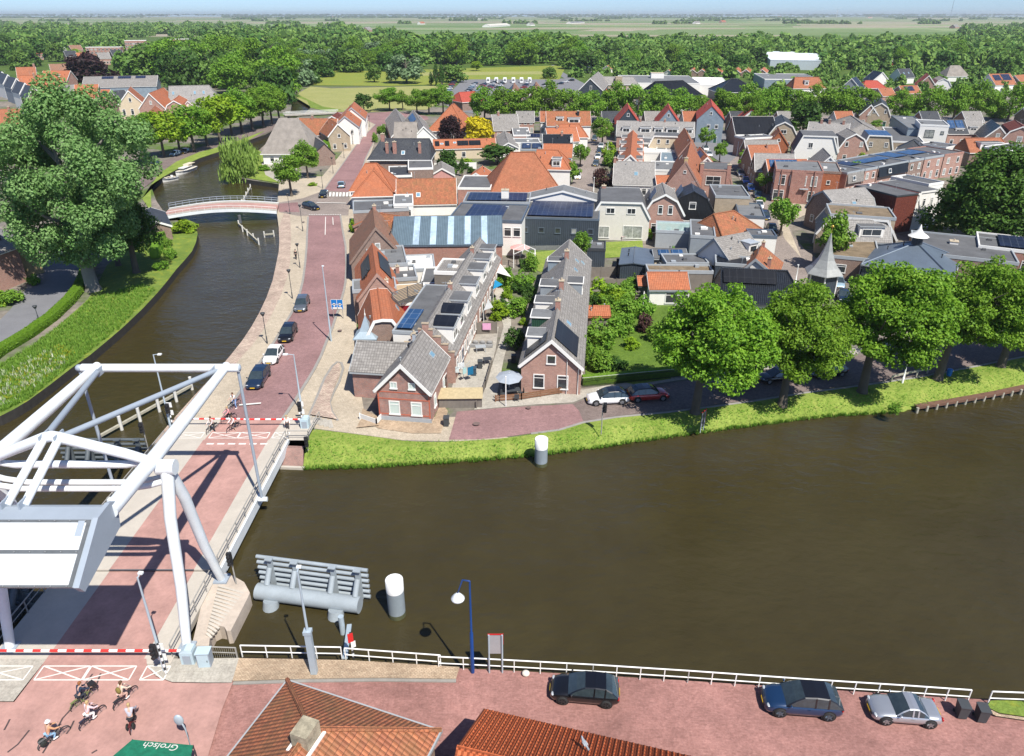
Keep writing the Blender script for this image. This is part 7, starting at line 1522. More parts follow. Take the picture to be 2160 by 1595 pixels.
for i, (x1, x2, y) in enumerate(((262, 308, 86), (358, 418, 83), (180, 254, 100), (118, 160, 88), (160, 226, 92), (10, 40, 92))):
    hx('distant flat roofed apartment block of red brick, ' + ['leftmost tall one', 'right one behind the wood', 'long low one', 'grey one', 'grey one beside it', 'one at the left edge'][i], x1, y, x2, y - .5, 12 if i < 2 else 8, 12 if i < 2 else 8, 9, .5, 'flat', M_br if i < 3 else M_bd, M_bi, wins='R9@3:2x1.6 R9@6:2x1.6' + (' R9@9:2x1.6' if i < 2 else ''), cat='apartment block', name='apartment_block', group='distant apartment blocks')
hx('grey farm barn with pale roof far in the fields', 1025, 51, 1068, 49, 9, 4, 12, 14, 'gable', M_wt, mat('pale_barn_roof', (.55, .52, .46), .8), cat='barn', name='barn')
hx('long grey barn far right in the fields', 2046, 62, 2078, 60, 9, 5, 14, 16, 'gable', M_dkw, M_bl2, cat='barn', name='barn')
hx('white farm sheds in the middle of the far fields', 1200, 46, 1228, 45, 8, 4, 12, 12, 'gable', M_wt, M_bl2, cat='barn', name='barn')
for i, (x, y) in enumerate(((60, 47), (205, 33), (350, 32), (770, 57), (884, 46), (1115, 48), (1520, 43), (1465, 45), (1830, 36), (2010, 52), (700, 34), (1010, 38), (1640, 34), (530, 31.5))):
    hx('lone farmhouse with ' + ['orange', 'grey'][i % 2] + ' roof far out in the fields', x, y, x + 9, y - .2, 10, 4, 8, 8, 'gable', M_wt if i % 3 else M_bp, [M_or, M_gt][i % 2], cat='farmhouse', name='farmhouse', group='lone farmhouses with ' + ['orange', 'grey'][i % 2] + ' roofs')
for i, (x, y) in enumerate(((20, 108), (60, 104), (112, 101), (134, 108), (145, 96), (160, 112), (205, 112), (232, 106))):
    hx('low terrace roof among the trees at the far left, ' + ORD[i] + ' from the photo edge', x, y, x + 24, y - .6, 9, 5, 6, 6, 'gable', M_bp, [M_ob, M_or, M_gt, M_sl][i % 4], wins='R4@2:1.4x1.6', group='terrace roofs among the far left trees')
# ------------------------------------------------------------------ trees, hedges, shrubs
L_lime = leafmat('lime_leaves', (.065, .145, .008), (.19, .30, .026)); L_street = leafmat('street_lime_leaves', (.07, .15, .012), (.18, .28, .03))
L_pop = leafmat('poplar_leaves', (.075, .145, .036), (.195, .28, .10)); L_dark = leafmat('dark_leaves', (.026, .065, .012), (.07, .13, .022))
L_wood = leafmat('wood_leaves', (.06, .125, .022), (.15, .23, .045)); L_pale = leafmat('pale_leaves', (.10, .155, .075), (.19, .25, .13))
L_yel = leafmat('yellow_leaves', (.42, .33, .012), (.62, .50, .02)); L_yg = leafmat('yellow_green_leaves', (.11, .19, .010), (.25, .34, .022))
L_cop = leafmat('copper_leaves', (.015, .008, .010), (.045, .022, .026), .15); L_wil = leafmat('willow_leaves', (.12, .18, .03), (.24, .31, .07)); L_shr = leafmat('shrub_leaves', (.07, .15, .015), (.19, .30, .035)); L_pur = leafmat('purple_leaves', (.045, .02, .02), (.10, .05, .045), .15)
L_big = leafmat('big_tree_leaves', (.035, .09, .012), (.10, .18, .028)); L_hed = leafmat('hedge_leaves', (.06, .135, .010), (.14, .235, .02))
M_bark = mat('bark', (.115, .095, .075), .95, var=.3, scale=3, bump=.6); M_barkg = mat('grey_bark', (.23, .215, .19), .95, var=.3, scale=2, bump=.5)
rng = np.random.default_rng(5)
def crown_mesh(name, nl, leaf, m, clumps=60, cr=.30, shape='round', flat=.8, seed=1):
    """Leaf faces spread through uneven clumps; unit crown: radius 1, height -1..1."""
    r = np.random.default_rng(seed)
    C0 = []
    while len(C0) < clumps:
        p = r.normal(size=3); p /= np.linalg.norm(p); rad = r.uniform(.35, .82) if r.random() < .3 else r.uniform(.62, .84); p = p * rad
        if shape == 'round' and p[2] < -.55: continue
        if shape == 'dome': 
            p[2] = abs(p[2]) * 1.5 - .7
            k = math.sqrt(max(.05, 1 - max(0, p[2]) ** 2)); p[0] *= k; p[1] *= k
        if shape == 'cone': 
            k = .5 * (1 - p[2]); p[0] *= k * 1.2; p[1] *= k * 1.2
        if shape == 'spread':
            p[2] *= .9; p[0] *= 1.0 + .15 * math.sin(5 * p[1])
        C0.append(p)
    C0 = np.array([p * (1 + (.75 if shape == 'spread' else .28) * mnoise.noise(V(p) * 2.1 + V((seed, 0, 0)))) for p in C0]); sz = r.uniform(.65, 1.35, clumps) * cr
    idx = r.choice(clumps, nl, p=sz ** 2 / (sz ** 2).sum())
    d = r.normal(size=(nl, 3)); d /= np.linalg.norm(d, axis=1)[:, None]
    rr = r.uniform(.25, 1, nl) ** .45
    q = d * rr[:, None] * sz[idx][:, None]; q[:, 2] *= flat
    P_ = C0[idx] + q
    nrm = d * .75 + np.array([0, 0, .55]) + r.normal(size=(nl, 3)) * .55
    nrm /= np.linalg.norm(nrm, axis=1)[:, None]
    t = np.cross(nrm, r.normal(size=(nl, 3))); t /= np.linalg.norm(t, axis=1)[:, None] + 1e-6
    if shape == 'willow':
        P_[:, 2] -= r.uniform(0, .55, nl); nrm[:, 2] *= .2; nrm /= np.linalg.norm(nrm, axis=1)[:, None]; t = np.cross(nrm, np.array([[0, 0, 1.0]])) + 0; t /= np.linalg.norm(t, axis=1)[:, None] + 1e-6
    b = np.cross(nrm, t); s = (leaf * r.uniform(.55, 1.35, nl))[:, None]
    al = 1.9 if shape == 'willow' else .8
    t = t * s * (.45 if shape == 'willow' else 1); b = b * s * al
    vs_ = np.stack([P_ - t * .6 - b, P_ + t - b * .15, P_ + t * .45 + b, P_ - t + b * .1], 1).reshape(-1, 3)
    me = bpy.data.meshes.new(name); n = nl * 4
    me.vertices.add(n); me.vertices.foreach_set('co', vs_.astype(np.float32).ravel())
    me.loops.add(n); me.loops.foreach_set('vertex_index', np.arange(n, dtype=np.int32))
    me.polygons.add(nl); me.polygons.foreach_set('loop_start', np.arange(0, n, 4, dtype=np.int32)); me.polygons.foreach_set('loop_total', np.full(nl, 4, dtype=np.int32))
    me.materials.append(m); me.update(); me.validate(); return me
def trunk_mesh(name, m, limbs=7, seed=3, r0=.032, split=.5):
    """Tapered trunk with limbs, unit height."""
    r = random.Random(seed); mb = MB()
    mb.tube([(0, 0, -.02), (0, 0, .03), (.004, 0, .18), (.01, .006, .4), (0, .01, .62), (.01, 0, .85)], [r0 * 1.5, r0 * 1.08, r0 * .9, r0 * .75, r0 * .45, r0 * .12], 10)
    for k in range(limbs):
        z = split * .75 + .4 * k / limbs; a = k * 2.4 + r.random(); l = .20 + .13 * r.random()
        p0 = V((0, 0, z)); p1 = p0 + V((math.cos(a) * l * .6, math.sin(a) * l * .6, .09)); p2 = p0 + V((math.cos(a) * l * 1.1, math.sin(a) * l * 1.1, .22))
        mb.tube([p0, p1, p2], [r0 * .42, r0 * .26, r0 * .08], 7)
    return mb.mesh(name, m, uv=False)
TK = [trunk_mesh('trunk', M_bark, seed=s) for s in (1, 2, 3)]; TKG = trunk_mesh('trunk', M_barkg, 8, 9, .032); TKT = trunk_mesh('trunk', M_bark, 5, 4, .022)
CR = {'lime': [crown_mesh('crown', 42000, .024, L_lime, 150, .22, 'round', .6, s) for s in (11, 12, 13)],
 'street': [crown_mesh('crown', 5200, .05, L_street, 46, .30, 'round', .7, s) for s in (21, 22, 23)],
 'young': [crown_mesh('crown', 1500, .085, L_shr, 26, .30, 'round', .8, s) for s in (31, 32)],
 'wood': [crown_mesh('crown', 1500, .10, L_wood, 40, .32, 'dome', .8, s) for s in (41, 42, 43, 44)],
 'pale': [crown_mesh('crown', 2200, .08, L_pale, 40, .3, 'dome', .8, s) for s in (51,)],
 'bigdark': [crown_mesh('crown', 30000, .026, L_big, 120, .22, 'dome', .75, 63)],
 'dark': [crown_mesh('crown', 16000, .032, L_dark, 90, .25, 'dome', .75, s) for s in (61,)],
 'darkw': [crown_mesh('crown', 1500, .10, L_dark, 40, .32, 'dome', .8, s) for s in (62,)],
 'yellowgreen': [crown_mesh('crown', 2600, .072, L_yg, 36, .32, 'round', .75, s) for s in (71, 72)],
 'copper': [crown_mesh('crown', 2600, .075, L_cop, 46, .3, 'dome', .8, s) for s in (81,)],
 'yellow': [crown_mesh('crown', 3000, .07, L_yel, 40, .3, 'dome', .8, s) for s in (91,)],
 'willow': [crown_mesh('crown', 5200, .055, L_wil, 46, .3, 'willow', .8, s) for s in (101,)],
 'cone': [crown_mesh('crown', 1400, .08, L_dark, 40, .24, 'cone', .9, s) for s in (111,)],
 'shrub': [crown_mesh('crown', 1300, .10, L_shr, 26, .36, 'round', .9, s) for s in (121, 122)],
 'shrubd': [crown_mesh('crown', 1300, .10, L_dark, 26, .36, 'round', .9, s) for s in (131,)],
 'shruby': [crown_mesh('crown', 1300, .10, L_yg, 26, .36, 'round', .9, s) for s in (141,)],
 'shrubp': [crown_mesh('crown', 1600, .09, L_pur, 26, .36, 'round', .9, s) for s in (151,)],
 'shrubyel': [crown_mesh('crown', 1300, .10, L_yel, 26, .36, 'round', .9, s) for s in (161,)]}
CR['poplar'] = [crown_mesh('crown', 100000, .0145, L_pop, 140, .155, 'spread', .95, 171)]
TI = [0]
def tree(px, py, top, rpx, kind, label, group=None, cz=None, trunk=None, base=None, height=None, rad=None, name='tree', low=.22, off=(0, 0)):
    b = base or G(px, py); z = height or TOPZ(b, top); r = rad or rpx / SC(px, py)
    i = TI[0]; TI[0] += 1
    o = empty(name, b, 0, label, 'tree', group)
    t = trunk or TK[i % 3]; inst(t, 'trunk', o, (0, 0, 0), (0, 0, i * 1.7), (z, z, z * .9))
    lowz = z * low; c = (z + lowz) / 2; hz = (z - lowz) / 2
    inst(CR[kind][i % len(CR[kind])], 'crown', o, (off[0], off[1], c), (0, 0, i * 2.3), (r * 1.06, r * 1.06, hz * 1.08)); return o
def bush(px, py, rpx, h, kind, label, group=None, name='shrub', cat='shrub', ry=None):
    b = G(px, py); r = rpx / SC(px, py); i = TI[0]; TI[0] += 1
    o = inst(CR[kind][i % len(CR[kind])], name, None, (b.x, b.y, h * .45), (0, 0, i * 2.1), (r, ry or r, h * .62)); return tag(o, label, cat, group)
# the lime row on the right bank
for i, (x, y, t, r, of) in enumerate([(1466, 871, 590, 128, (1.0, -.5)), (1650, 852, 600, 104, (.5, -.3)), (1818, 827, 552, 122, (1.5, -.5)), (1978, 800, 538, 104, (3.2, 0)), (2111, 773, 535, 100, (3.5, 0)), (2230, 750, 520, 110, (2, 0))]):
    tree(x, y, t, r * .93, 'lime', ['broad lime tree nearest the white and red cars, first on the bank', 'lime tree second on the bank, trunk beside the black car', 'tall lime tree third on the bank, left of the white lamp post', 'lime tree fourth on the bank with leaning trunk by the blue bin', 'lime tree fifth on the bank reaching the right photo edge', 'lime tree mostly outside the right photo edge'][i], 'limes on the grass bank', low=.22, off=of)
# big trees
tree(197, 612, 178, 164, 'poplar', 'huge silvery green poplar on the left bank', trunk=TKG, low=.17, off=(.8, 0))
tree(288, 575, 372, 56, 'dark', 'dark tree in the shade right of the huge poplar'); tree(250, 560, 400, 55, 'dark', 'dark round tree just behind the poplar trunk')
tree(2080, 522, 270, 118, 'bigdark', 'very big dark green tree at the right edge', low=.08); tree(2150, 545, 400, 80, 'dark', 'dark tree under the very big one at the right edge')
tree(513, 372, 283, 44, 'willow', 'yellow green weeping willow at the canal', low=.02, trunk=TKT)
tree(193, 184, 98, 50, 'copper', 'large dark copper beech over the old town roofs', low=.1); tree(292, 205, 170, 32, 'copper', 'smaller copper tree between old town roofs', low=.1)
tree(955, 301, 233, 30, 'copper', 'dark red maple beside the yellow tree', low=.06); tree(1013, 301, 232, 34, 'yellow', 'bright golden yellow tree among the roofs', low=.06)
for x, y, t, r, n in ((858, 176, 100, 40, 0), (786, 120, 80, 24, 1), (1165, 30, 30, 1, 2), (790, 174, 128, 15, 3))[:2]: tree(x, y, t, r, 'pale', ['silvery willow in the meadow', 'silvery willow at the wood edge above the meadow'][n], low=.08)
tree(790, 174, 128, 15, 'wood', 'slim olive tree left of the silvery meadow willow', low=.1)
for i, (x, y, t, r) in enumerate(((910, 180, 150, 8), (920, 182, 128, 9), (932, 182, 130, 9))): tree(x, y, t, r, 'cone', 'tall narrow poplar by the car park meadow, ' + ['left', 'middle', 'right'][i] + ' of three', 'narrow poplars', low=.05)
tree(955, 174, 128, 26, 'wood', 'broad tree beside the narrow poplars', low=.05); tree(1005, 150, 128, 12, 'yellowgreen', 'light green bush tree at the hay strip', low=.05); tree(1160, 166, 135, 16, 'wood', 'round tree at the end of the yellow meadow', low=.05)
# canal limes on the left quay
for i, (x, y, t, r, k) in enumerate([(347, 332, 236, 32, 'yellowgreen'), (380, 324, 238, 27, 'yellowgreen'), (411, 322, 222, 32, 'street'), (438, 310, 222, 24, 'yellowgreen'), (465, 302, 202, 32, 'yellowgreen'), (489, 286, 202, 26, 'yellowgreen'), (511, 280, 195, 30, 'street'), (533, 274, 190, 28, 'street'), (556, 268, 186, 26, 'street'), (574, 262, 183, 26, 'street'), (590, 256, 186, 14, 'street'), (310, 350, 240, 26, 'street')]):
    tree(x, y, t - 6, r * 1.3, k, 'quayside lime over the canal street, ' + ORD[i] + ' counting away from the boats', 'quayside limes')
# street lime row
for i, (x, t) in enumerate([(1022, 190), (1066, 185), (1111, 185), (1158, 176), (1206, 189), (1245, 194), (1295, 180), (1344, 178), (1388, 180), (1426, 194), (1477, 201), (1525, 189), (1570, 184), (1617, 184), (1664, 185), (1713, 184), (1757, 181), (1807, 184), (1895, 195), (1950, 181), (2009, 178), (2060, 177), (2124, 174)]):
    tree(x, 256 + (i % 3), t - 5, 31 + (i * 7 % 5), 'street', 'round street lime, ' + (ORD[i] + ' from the left in the long row' if i < 18 else ORD[i - 18] + ' after the gap in the long row'), 'limes in the long street row', low=.07)
# single trees in the town
for x, y, t, r, k, l in [(615, 414, 322, 30, 'street', 'young plane tree on the paved square by the arched footbridge'), (650, 376, 300, 29, 'street', 'young tree before the thatched farmhouse'), (768, 236, 190, 19, 'darkw', 'dark round tree behind the white canal houses'), (822, 234, 182, 28, 'street', 'light green tree at the hay field, first by the road bend'), (850, 232, 192, 12, 'street', 'slim tree at the hay field, second by the road bend'), (880, 240, 186, 22, 'street', 'tree at the road bend, third'), (905, 242, 184, 24, 'street', 'tree at the road bend, fourth'), (935, 242, 180, 24, 'street', 'tree at the road bend, fifth and nearest the red roof'),
 (945, 366, 306, 20, 'darkw', 'blue green garden tree behind the pink shed'), (975, 372, 330, 9, 'cone', 'small dark conifer in the white walled garden'), (1050, 346, 298, 37, 'darkw', 'bushy garden tree beside the huge orange barn'), (1270, 306, 245, 22, 'street', 'tree in the first street bend'), (1224, 352, 302, 19, 'young', 'young street tree by the white walls of first street'), (1202, 390, 342, 20, 'young', 'young street tree beside the white van like car'),
 (1489, 316, 268, 16, 'young', 'young tree near the blue grey house'), (1517, 344, 298, 15, 'young', 'young tree in the bending middle street'), (1583, 292, 203, 21, 'street', 'slender light green tree before the black solar roof'), (1690, 292, 200, 36, 'darkw', 'round dense tree behind the gambrel pair'), (1612, 408, 362, 19, 'young', 'young street tree at the parked blue cars'), (1574, 364, 318, 20, 'young', 'young street tree beside the grey gables'), (1645, 498, 415, 32, 'young', 'young tree on the plaza'), (1742, 572, 448, 36, 'young', 'tree in front of the mossy roofed pavilion'), (1803, 398, 342, 25, 'young', 'small tree before the diagonal terrace row'), (1846, 275, 252, 12, 'young', 'small tree beside the beige gambrel'), (2030, 300, 265, 11, 'young', 'small tree before the blue solar squares house'), (1925, 322, 298, 7, 'cone', 'clipped green conifer by the hip roofed shed'), (1224, 560, 485, 17, 'young', 'feathery tree behind the terrace gable garden'), (1290, 260, 236, 9, 'street', 'small tree in the first street mouth')]:
    tree(x, y, t, r, k, l)
# woods: individual trees, nearest first
def wood(n, poly, smin, smax, kinds, what, group):
    pts = P(poly); xs = [p[0] for p in pts]; ys = [p[1] for p in pts]; k = 0; out = []
    def inside(x, y):
        c = False
        for (x1, y1), (x2, y2) in zip(pts, pts[1:] + pts[:1]):
            if (y1 > y) != (y2 > y) and x < (x2 - x1) * (y - y1) / (y2 - y1) + x1: c = not c
        return c
    while k < n:
        best = None
        for _ in range(12):
            x, y = random.uniform(min(xs), max(xs)), random.uniform(min(ys), max(ys))
            if not inside(x, y): continue
            q = G(x, y); dd = min([(q - o).length / (6 + q.y * .01) for o in out] or [9])
            if best is None or dd > best[0]: best = (dd, q)
        if best is None: continue
        out.append(best[1]); q = best[1]; h = random.uniform(smin, smax); kd = random.choice(kinds)
        tree(0, 0, 0, 0, kd, what.replace('#', {'wood': 'mid green', 'darkw': 'dark green', 'street': 'fresh green', 'yellowgreen': 'yellow green', 'pale': 'silvery'}[kd]), group, base=q, height=h, rad=h * random.uniform(.40, .58), low=.02); k += 1
wood(30, '330,192 345,168 470,128 500,140 560,170 610,205 600,230 560,215 500,205 450,190', 19, 27, ['wood', 'darkw', 'street'], '# tree in the dense wood behind the canal limes', 'trees of the wood behind the canal limes')
wood(22, '240,150 420,112 500,118 470,135 330,168 250,172', 15, 23, ['wood', 'darkw', 'wood'], '# tree in the wood beyond the copper beech', 'trees beyond the copper beech')
wood(16, '-10,150 -10,108 130,108 125,140 60,148', 15, 24, ['wood', 'darkw'], '# tree at the far left beyond the old town', 'trees beyond the old town')
wood(26, '600,178 610,138 720,132 800,128 830,150 700,158 640,182', 11, 19, ['wood', 'darkw', 'street', 'pale'], '# tree along the left of the buttercup meadow', 'trees left of the meadow')
wood(40, '480,128 520,108 900,108 1000,122 1200,122 1215,140 1000,138 820,142 800,132', 16, 23, ['wood', 'darkw', 'wood', 'street'], '# tree in the broad belt above the meadow', 'trees in the belt above the meadow')
wood(44, '1190,150 1180,115 1460,112 1600,118 1600,150 1450,165 1240,158', 12, 18, ['wood', 'darkw', 'wood', 'street'], '# tree in the belt behind the school', 'trees in the belt behind the school')
wood(46, '1740,146 1740,112 2160,108 2160,160 2060,152 1980,152 1860,150', 12, 19, ['wood', 'darkw', 'street', 'wood'], '# tree among the far right houses', 'trees among the far right houses')
wood(12, '1580,122 1600,104 1700,100 1740,106', 12, 16, ['wood', 'darkw', 'street'], '# tree behind the white sports hall', 'trees behind the sports hall')
for n_, poly, h0, h1, ks, lb, gp in ((16, '1236,700 1232,640 1300,600 1370,610 1410,660 1395,700 1300,705', 1.2, 2.8, ('shrub', 'shruby', 'shrub', 'shrubd'), 'leafy shrub filling the deep garden', 'shrubs filling the deep garden'), (12, '1050,690 1060,600 1085,545 1125,545 1120,640 1100,700', 1.0, 2.4, ('shrub', 'shruby', 'shrubd'), 'leafy shrub in the narrow gardens between the two terraces', 'shrubs in the narrow gardens'), (16, '860,375 1000,350 1005,365 960,372', .8, 2, ('shrub', 'shrubd'), 'green shrub in the walled garden', 'shrubs in the walled garden'), (22, '1640,318 1900,318 1920,345 1760,380 1640,345', 1, 3, ('shrub', 'shruby', 'shrubd'), 'garden shrub behind the corner brick house', 'shrubs behind the corner brick house')):
    pt = P(poly); k_ = 0
    while k_ < n_:
        a_, b_, c_ = random.sample(pt, 3); u_, v_ = sorted((random.random(), random.random())); x_ = a_[0] * u_ + b_[0] * (v_ - u_) + c_[0] * (1 - v_); y_ = a_[1] * u_ + b_[1] * (v_ - u_) + c_[1] * (1 - v_); h_ = random.uniform(h0, h1); k_ += 1
        bush(x_, y_, h_ * .62 * SC(x_, y_), h_, random.choice(ks), lb, gp)
# the rest of the woods as one mass
def mass(name, label, items, m, nq=170, seed=1, leaf=.17):
    r = np.random.default_rng(seed); VV = []
    for q, rad, h in items:
        n = nq; cl = r.normal(size=(14, 3)); cl /= np.linalg.norm(cl, axis=1)[:, None]; cl *= .66; cl[:, 2] = np.abs(cl[:, 2])
        i = r.integers(0, 14, n); d = r.normal(size=(n, 3)); d /= np.linalg.norm(d, axis=1)[:, None]; p = cl[i] + d * .36
        nr = d * .7 + np.array([0, 0, .6]) + r.normal(size=(n, 3)) * .4; nr /= np.linalg.norm(nr, axis=1)[:, None]
        t = np.cross(nr, r.normal(size=(n, 3))); t /= np.linalg.norm(t, axis=1)[:, None]; b = np.cross(nr, t); s = leaf * r.uniform(.6, 1.4, (n, 1))
        sc_ = np.array([rad, rad, h]); c = np.array([q.x, q.y, h * .02])
        quad = np.stack([p - t * s - b * s, p + t * s - b * s, p + t * s + b * s, p - t * s + b * s], 1) * sc_ + c
        VV.append(quad.reshape(-1, 3))
    v = np.concatenate(VV); n = len(v); nl = n // 4
    me = bpy.data.meshes.new(name); me.vertices.add(n); me.vertices.foreach_set('co', v.astype(np.float32).ravel()); me.loops.add(n); me.loops.foreach_set('vertex_index', np.arange(n, dtype=np.int32))
    me.polygons.add(nl); me.polygons.foreach_set('loop_start', np.arange(0, n, 4, dtype=np.int32)); me.polygons.foreach_set('loop_total', np.full(nl, 4, dtype=np.int32)); me.materials.append(m); me.update(); me.validate()
    o = bpy.data.objects.new(name, me); COL.objects.link(o); return tag(o, label, 'woodland', None, 'stuff')
it = []
def scatter(n, x0, x1, y0, y1, hmin, hmax, wide=.6):
    for _ in range(n):
        q = G(random.uniform(x0, x1), y0 + (y1 - y0) * random.random()); h = random.uniform(hmin, hmax); it.append((q, h * random.uniform(.7, 1.6) * wide, h))
scatter(120, -60, 90, 60, 118, 9, 20); scatter(180, 90, 450, 58, 80, 9, 20); scatter(240, 430, 760, 60, 118, 9, 22); scatter(160, -60, 260, 82, 116, 9, 15); scatter(190, 450, 850, 76, 112, 10, 19); scatter(230, 850, 1200, 93, 117, 10, 19); scatter(260, 1100, 1600, 95, 122, 9, 16); scatter(280, 1550, 2200, 90, 128, 9, 16); scatter(110, 1180, 1620, 112, 142, 8, 12); scatter(110, 1720, 2200, 116, 150, 9, 15); scatter(40, 860, 1160, 122, 136, 9, 14); scatter(150, 1590, 2200, 142, 205, 3, 7); scatter(90, 1200, 1600, 140, 166, 3, 7); scatter(90, 2030, 2200, 60, 90, 10, 18); scatter(120, -60, 520, 52, 62, 10, 16)
mass('woodland', 'belts of broadleaf trees merging into a green mass beyond the town', it, leafmat('woodland_leaves', (.035, .09, .018), (.19, .265, .055), .38, .022), 260, 3, .125)
it = []
for a in range(130):                                      # hedgerows, farm copses and the treeline out to the horizon
    y = random.choice([31.5, 32.5, 33.5, 35, 37, 40, 44, 50]) + random.random(); x = random.uniform(-60, 2220); n = random.randint(4, 16) if y > 38 else random.randint(14, 40)
    q0 = G(x, y); stp = 7 + q0.y * .002
    for k in range(n): it.append((q0 + V((k * stp * random.uniform(.7, 1.2), random.uniform(-8, 8), 0)), random.uniform(5, 9) * (1 + q0.y / 6000), random.uniform(8, 15)))
for x in range(-80, 2240, 9):
    for y in (30.3, 30.8): it.append((G(x + random.uniform(-4, 4), y), 70 + random.random() * 60, random.uniform(14, 40)))
mass('far_treeline', 'hazy hedgerows, farm copses and treelines out to the horizon', it, L_wood, 60, 4, .3)
# hedges
def hedge(pts, w_, h, label, m=L_hed, dens=90):
    pts = [G(x, y) for x, y in P(pts)] if isinstance(pts, str) else pts; r = np.random.default_rng(len(label)); o = empty('hedge', pts[0], 0, label, 'hedge'); mb = MB(); lf = MB()
    L = [[p - pts[0] + V((0, 0, 0)) for p in pts]]
    rings = []
    for i, p in enumerate(pts):
        d = pts[min(i + 1, len(pts) - 1)] - pts[max(i - 1, 0)]; d.normalize(); nr = V((-d.y, d.x, 0)) * w_ / 2; c = p - pts[0]
        rings.append([c + nr * .9, c + nr + V((0, 0, h * .5)), c + nr * .85 + V((0, 0, h * .96)), c - nr * .85 + V((0, 0, h * .96)), c - nr + V((0, 0, h * .5)), c - nr * .9])
    mb.loft(rings, 0, True, False).build('hedge_core', m, o, uv=False)
    for a, b in zip(range(len(pts) - 1), range(1, len(pts))):
        seg = (pts[b] - pts[a]).length
        for k in range(int(seg * dens)):
            t = r.random(); s = r.random() * 5; j = int(min(4, s)); f = s - j
            p = (rings[a][j].lerp(rings[a][j + 1], f)).lerp(rings[b][j].lerp(rings[b][j + 1], f), t); n = V(r.normal(size=3)).normalized(); tt = n.cross(V(r.normal(size=3))).normalized(); bb = n.cross(tt); q = .055 * (.6 + r.random())
            p = p + V(r.normal(size=3)) * .035
            lf.add([p - tt * q - bb * q, p + tt * q - bb * q, p + tt * q + bb * q, p - tt * q + bb * q], [(0, 1, 2, 3)])
    lf.build('leaves', m, o, uv=False); return o
hedge('-60,795 0,748 60,712 110,676 148,640 168,615 178,590 186,560', 1.6, 1.1, 'long clipped hedge between the left asphalt path and the grass bank')
hedge('328,545 338,520 345,500 342,480', 1.6, 1.8, 'garden hedge at the left bank below the footbridge', L_shr, 60)
hedge('612,357 650,340 688,321 708,308', 3.0, 3.2, 'clipped box trees hedge along the pavement by the thatched farmhouse', L_hed, 40)
hedge('1228,812 1300,806 1390,796 1440,790', .8, 1.2, 'dark ivy hedge behind the iron fence by the parked cars', L_shr, 60)
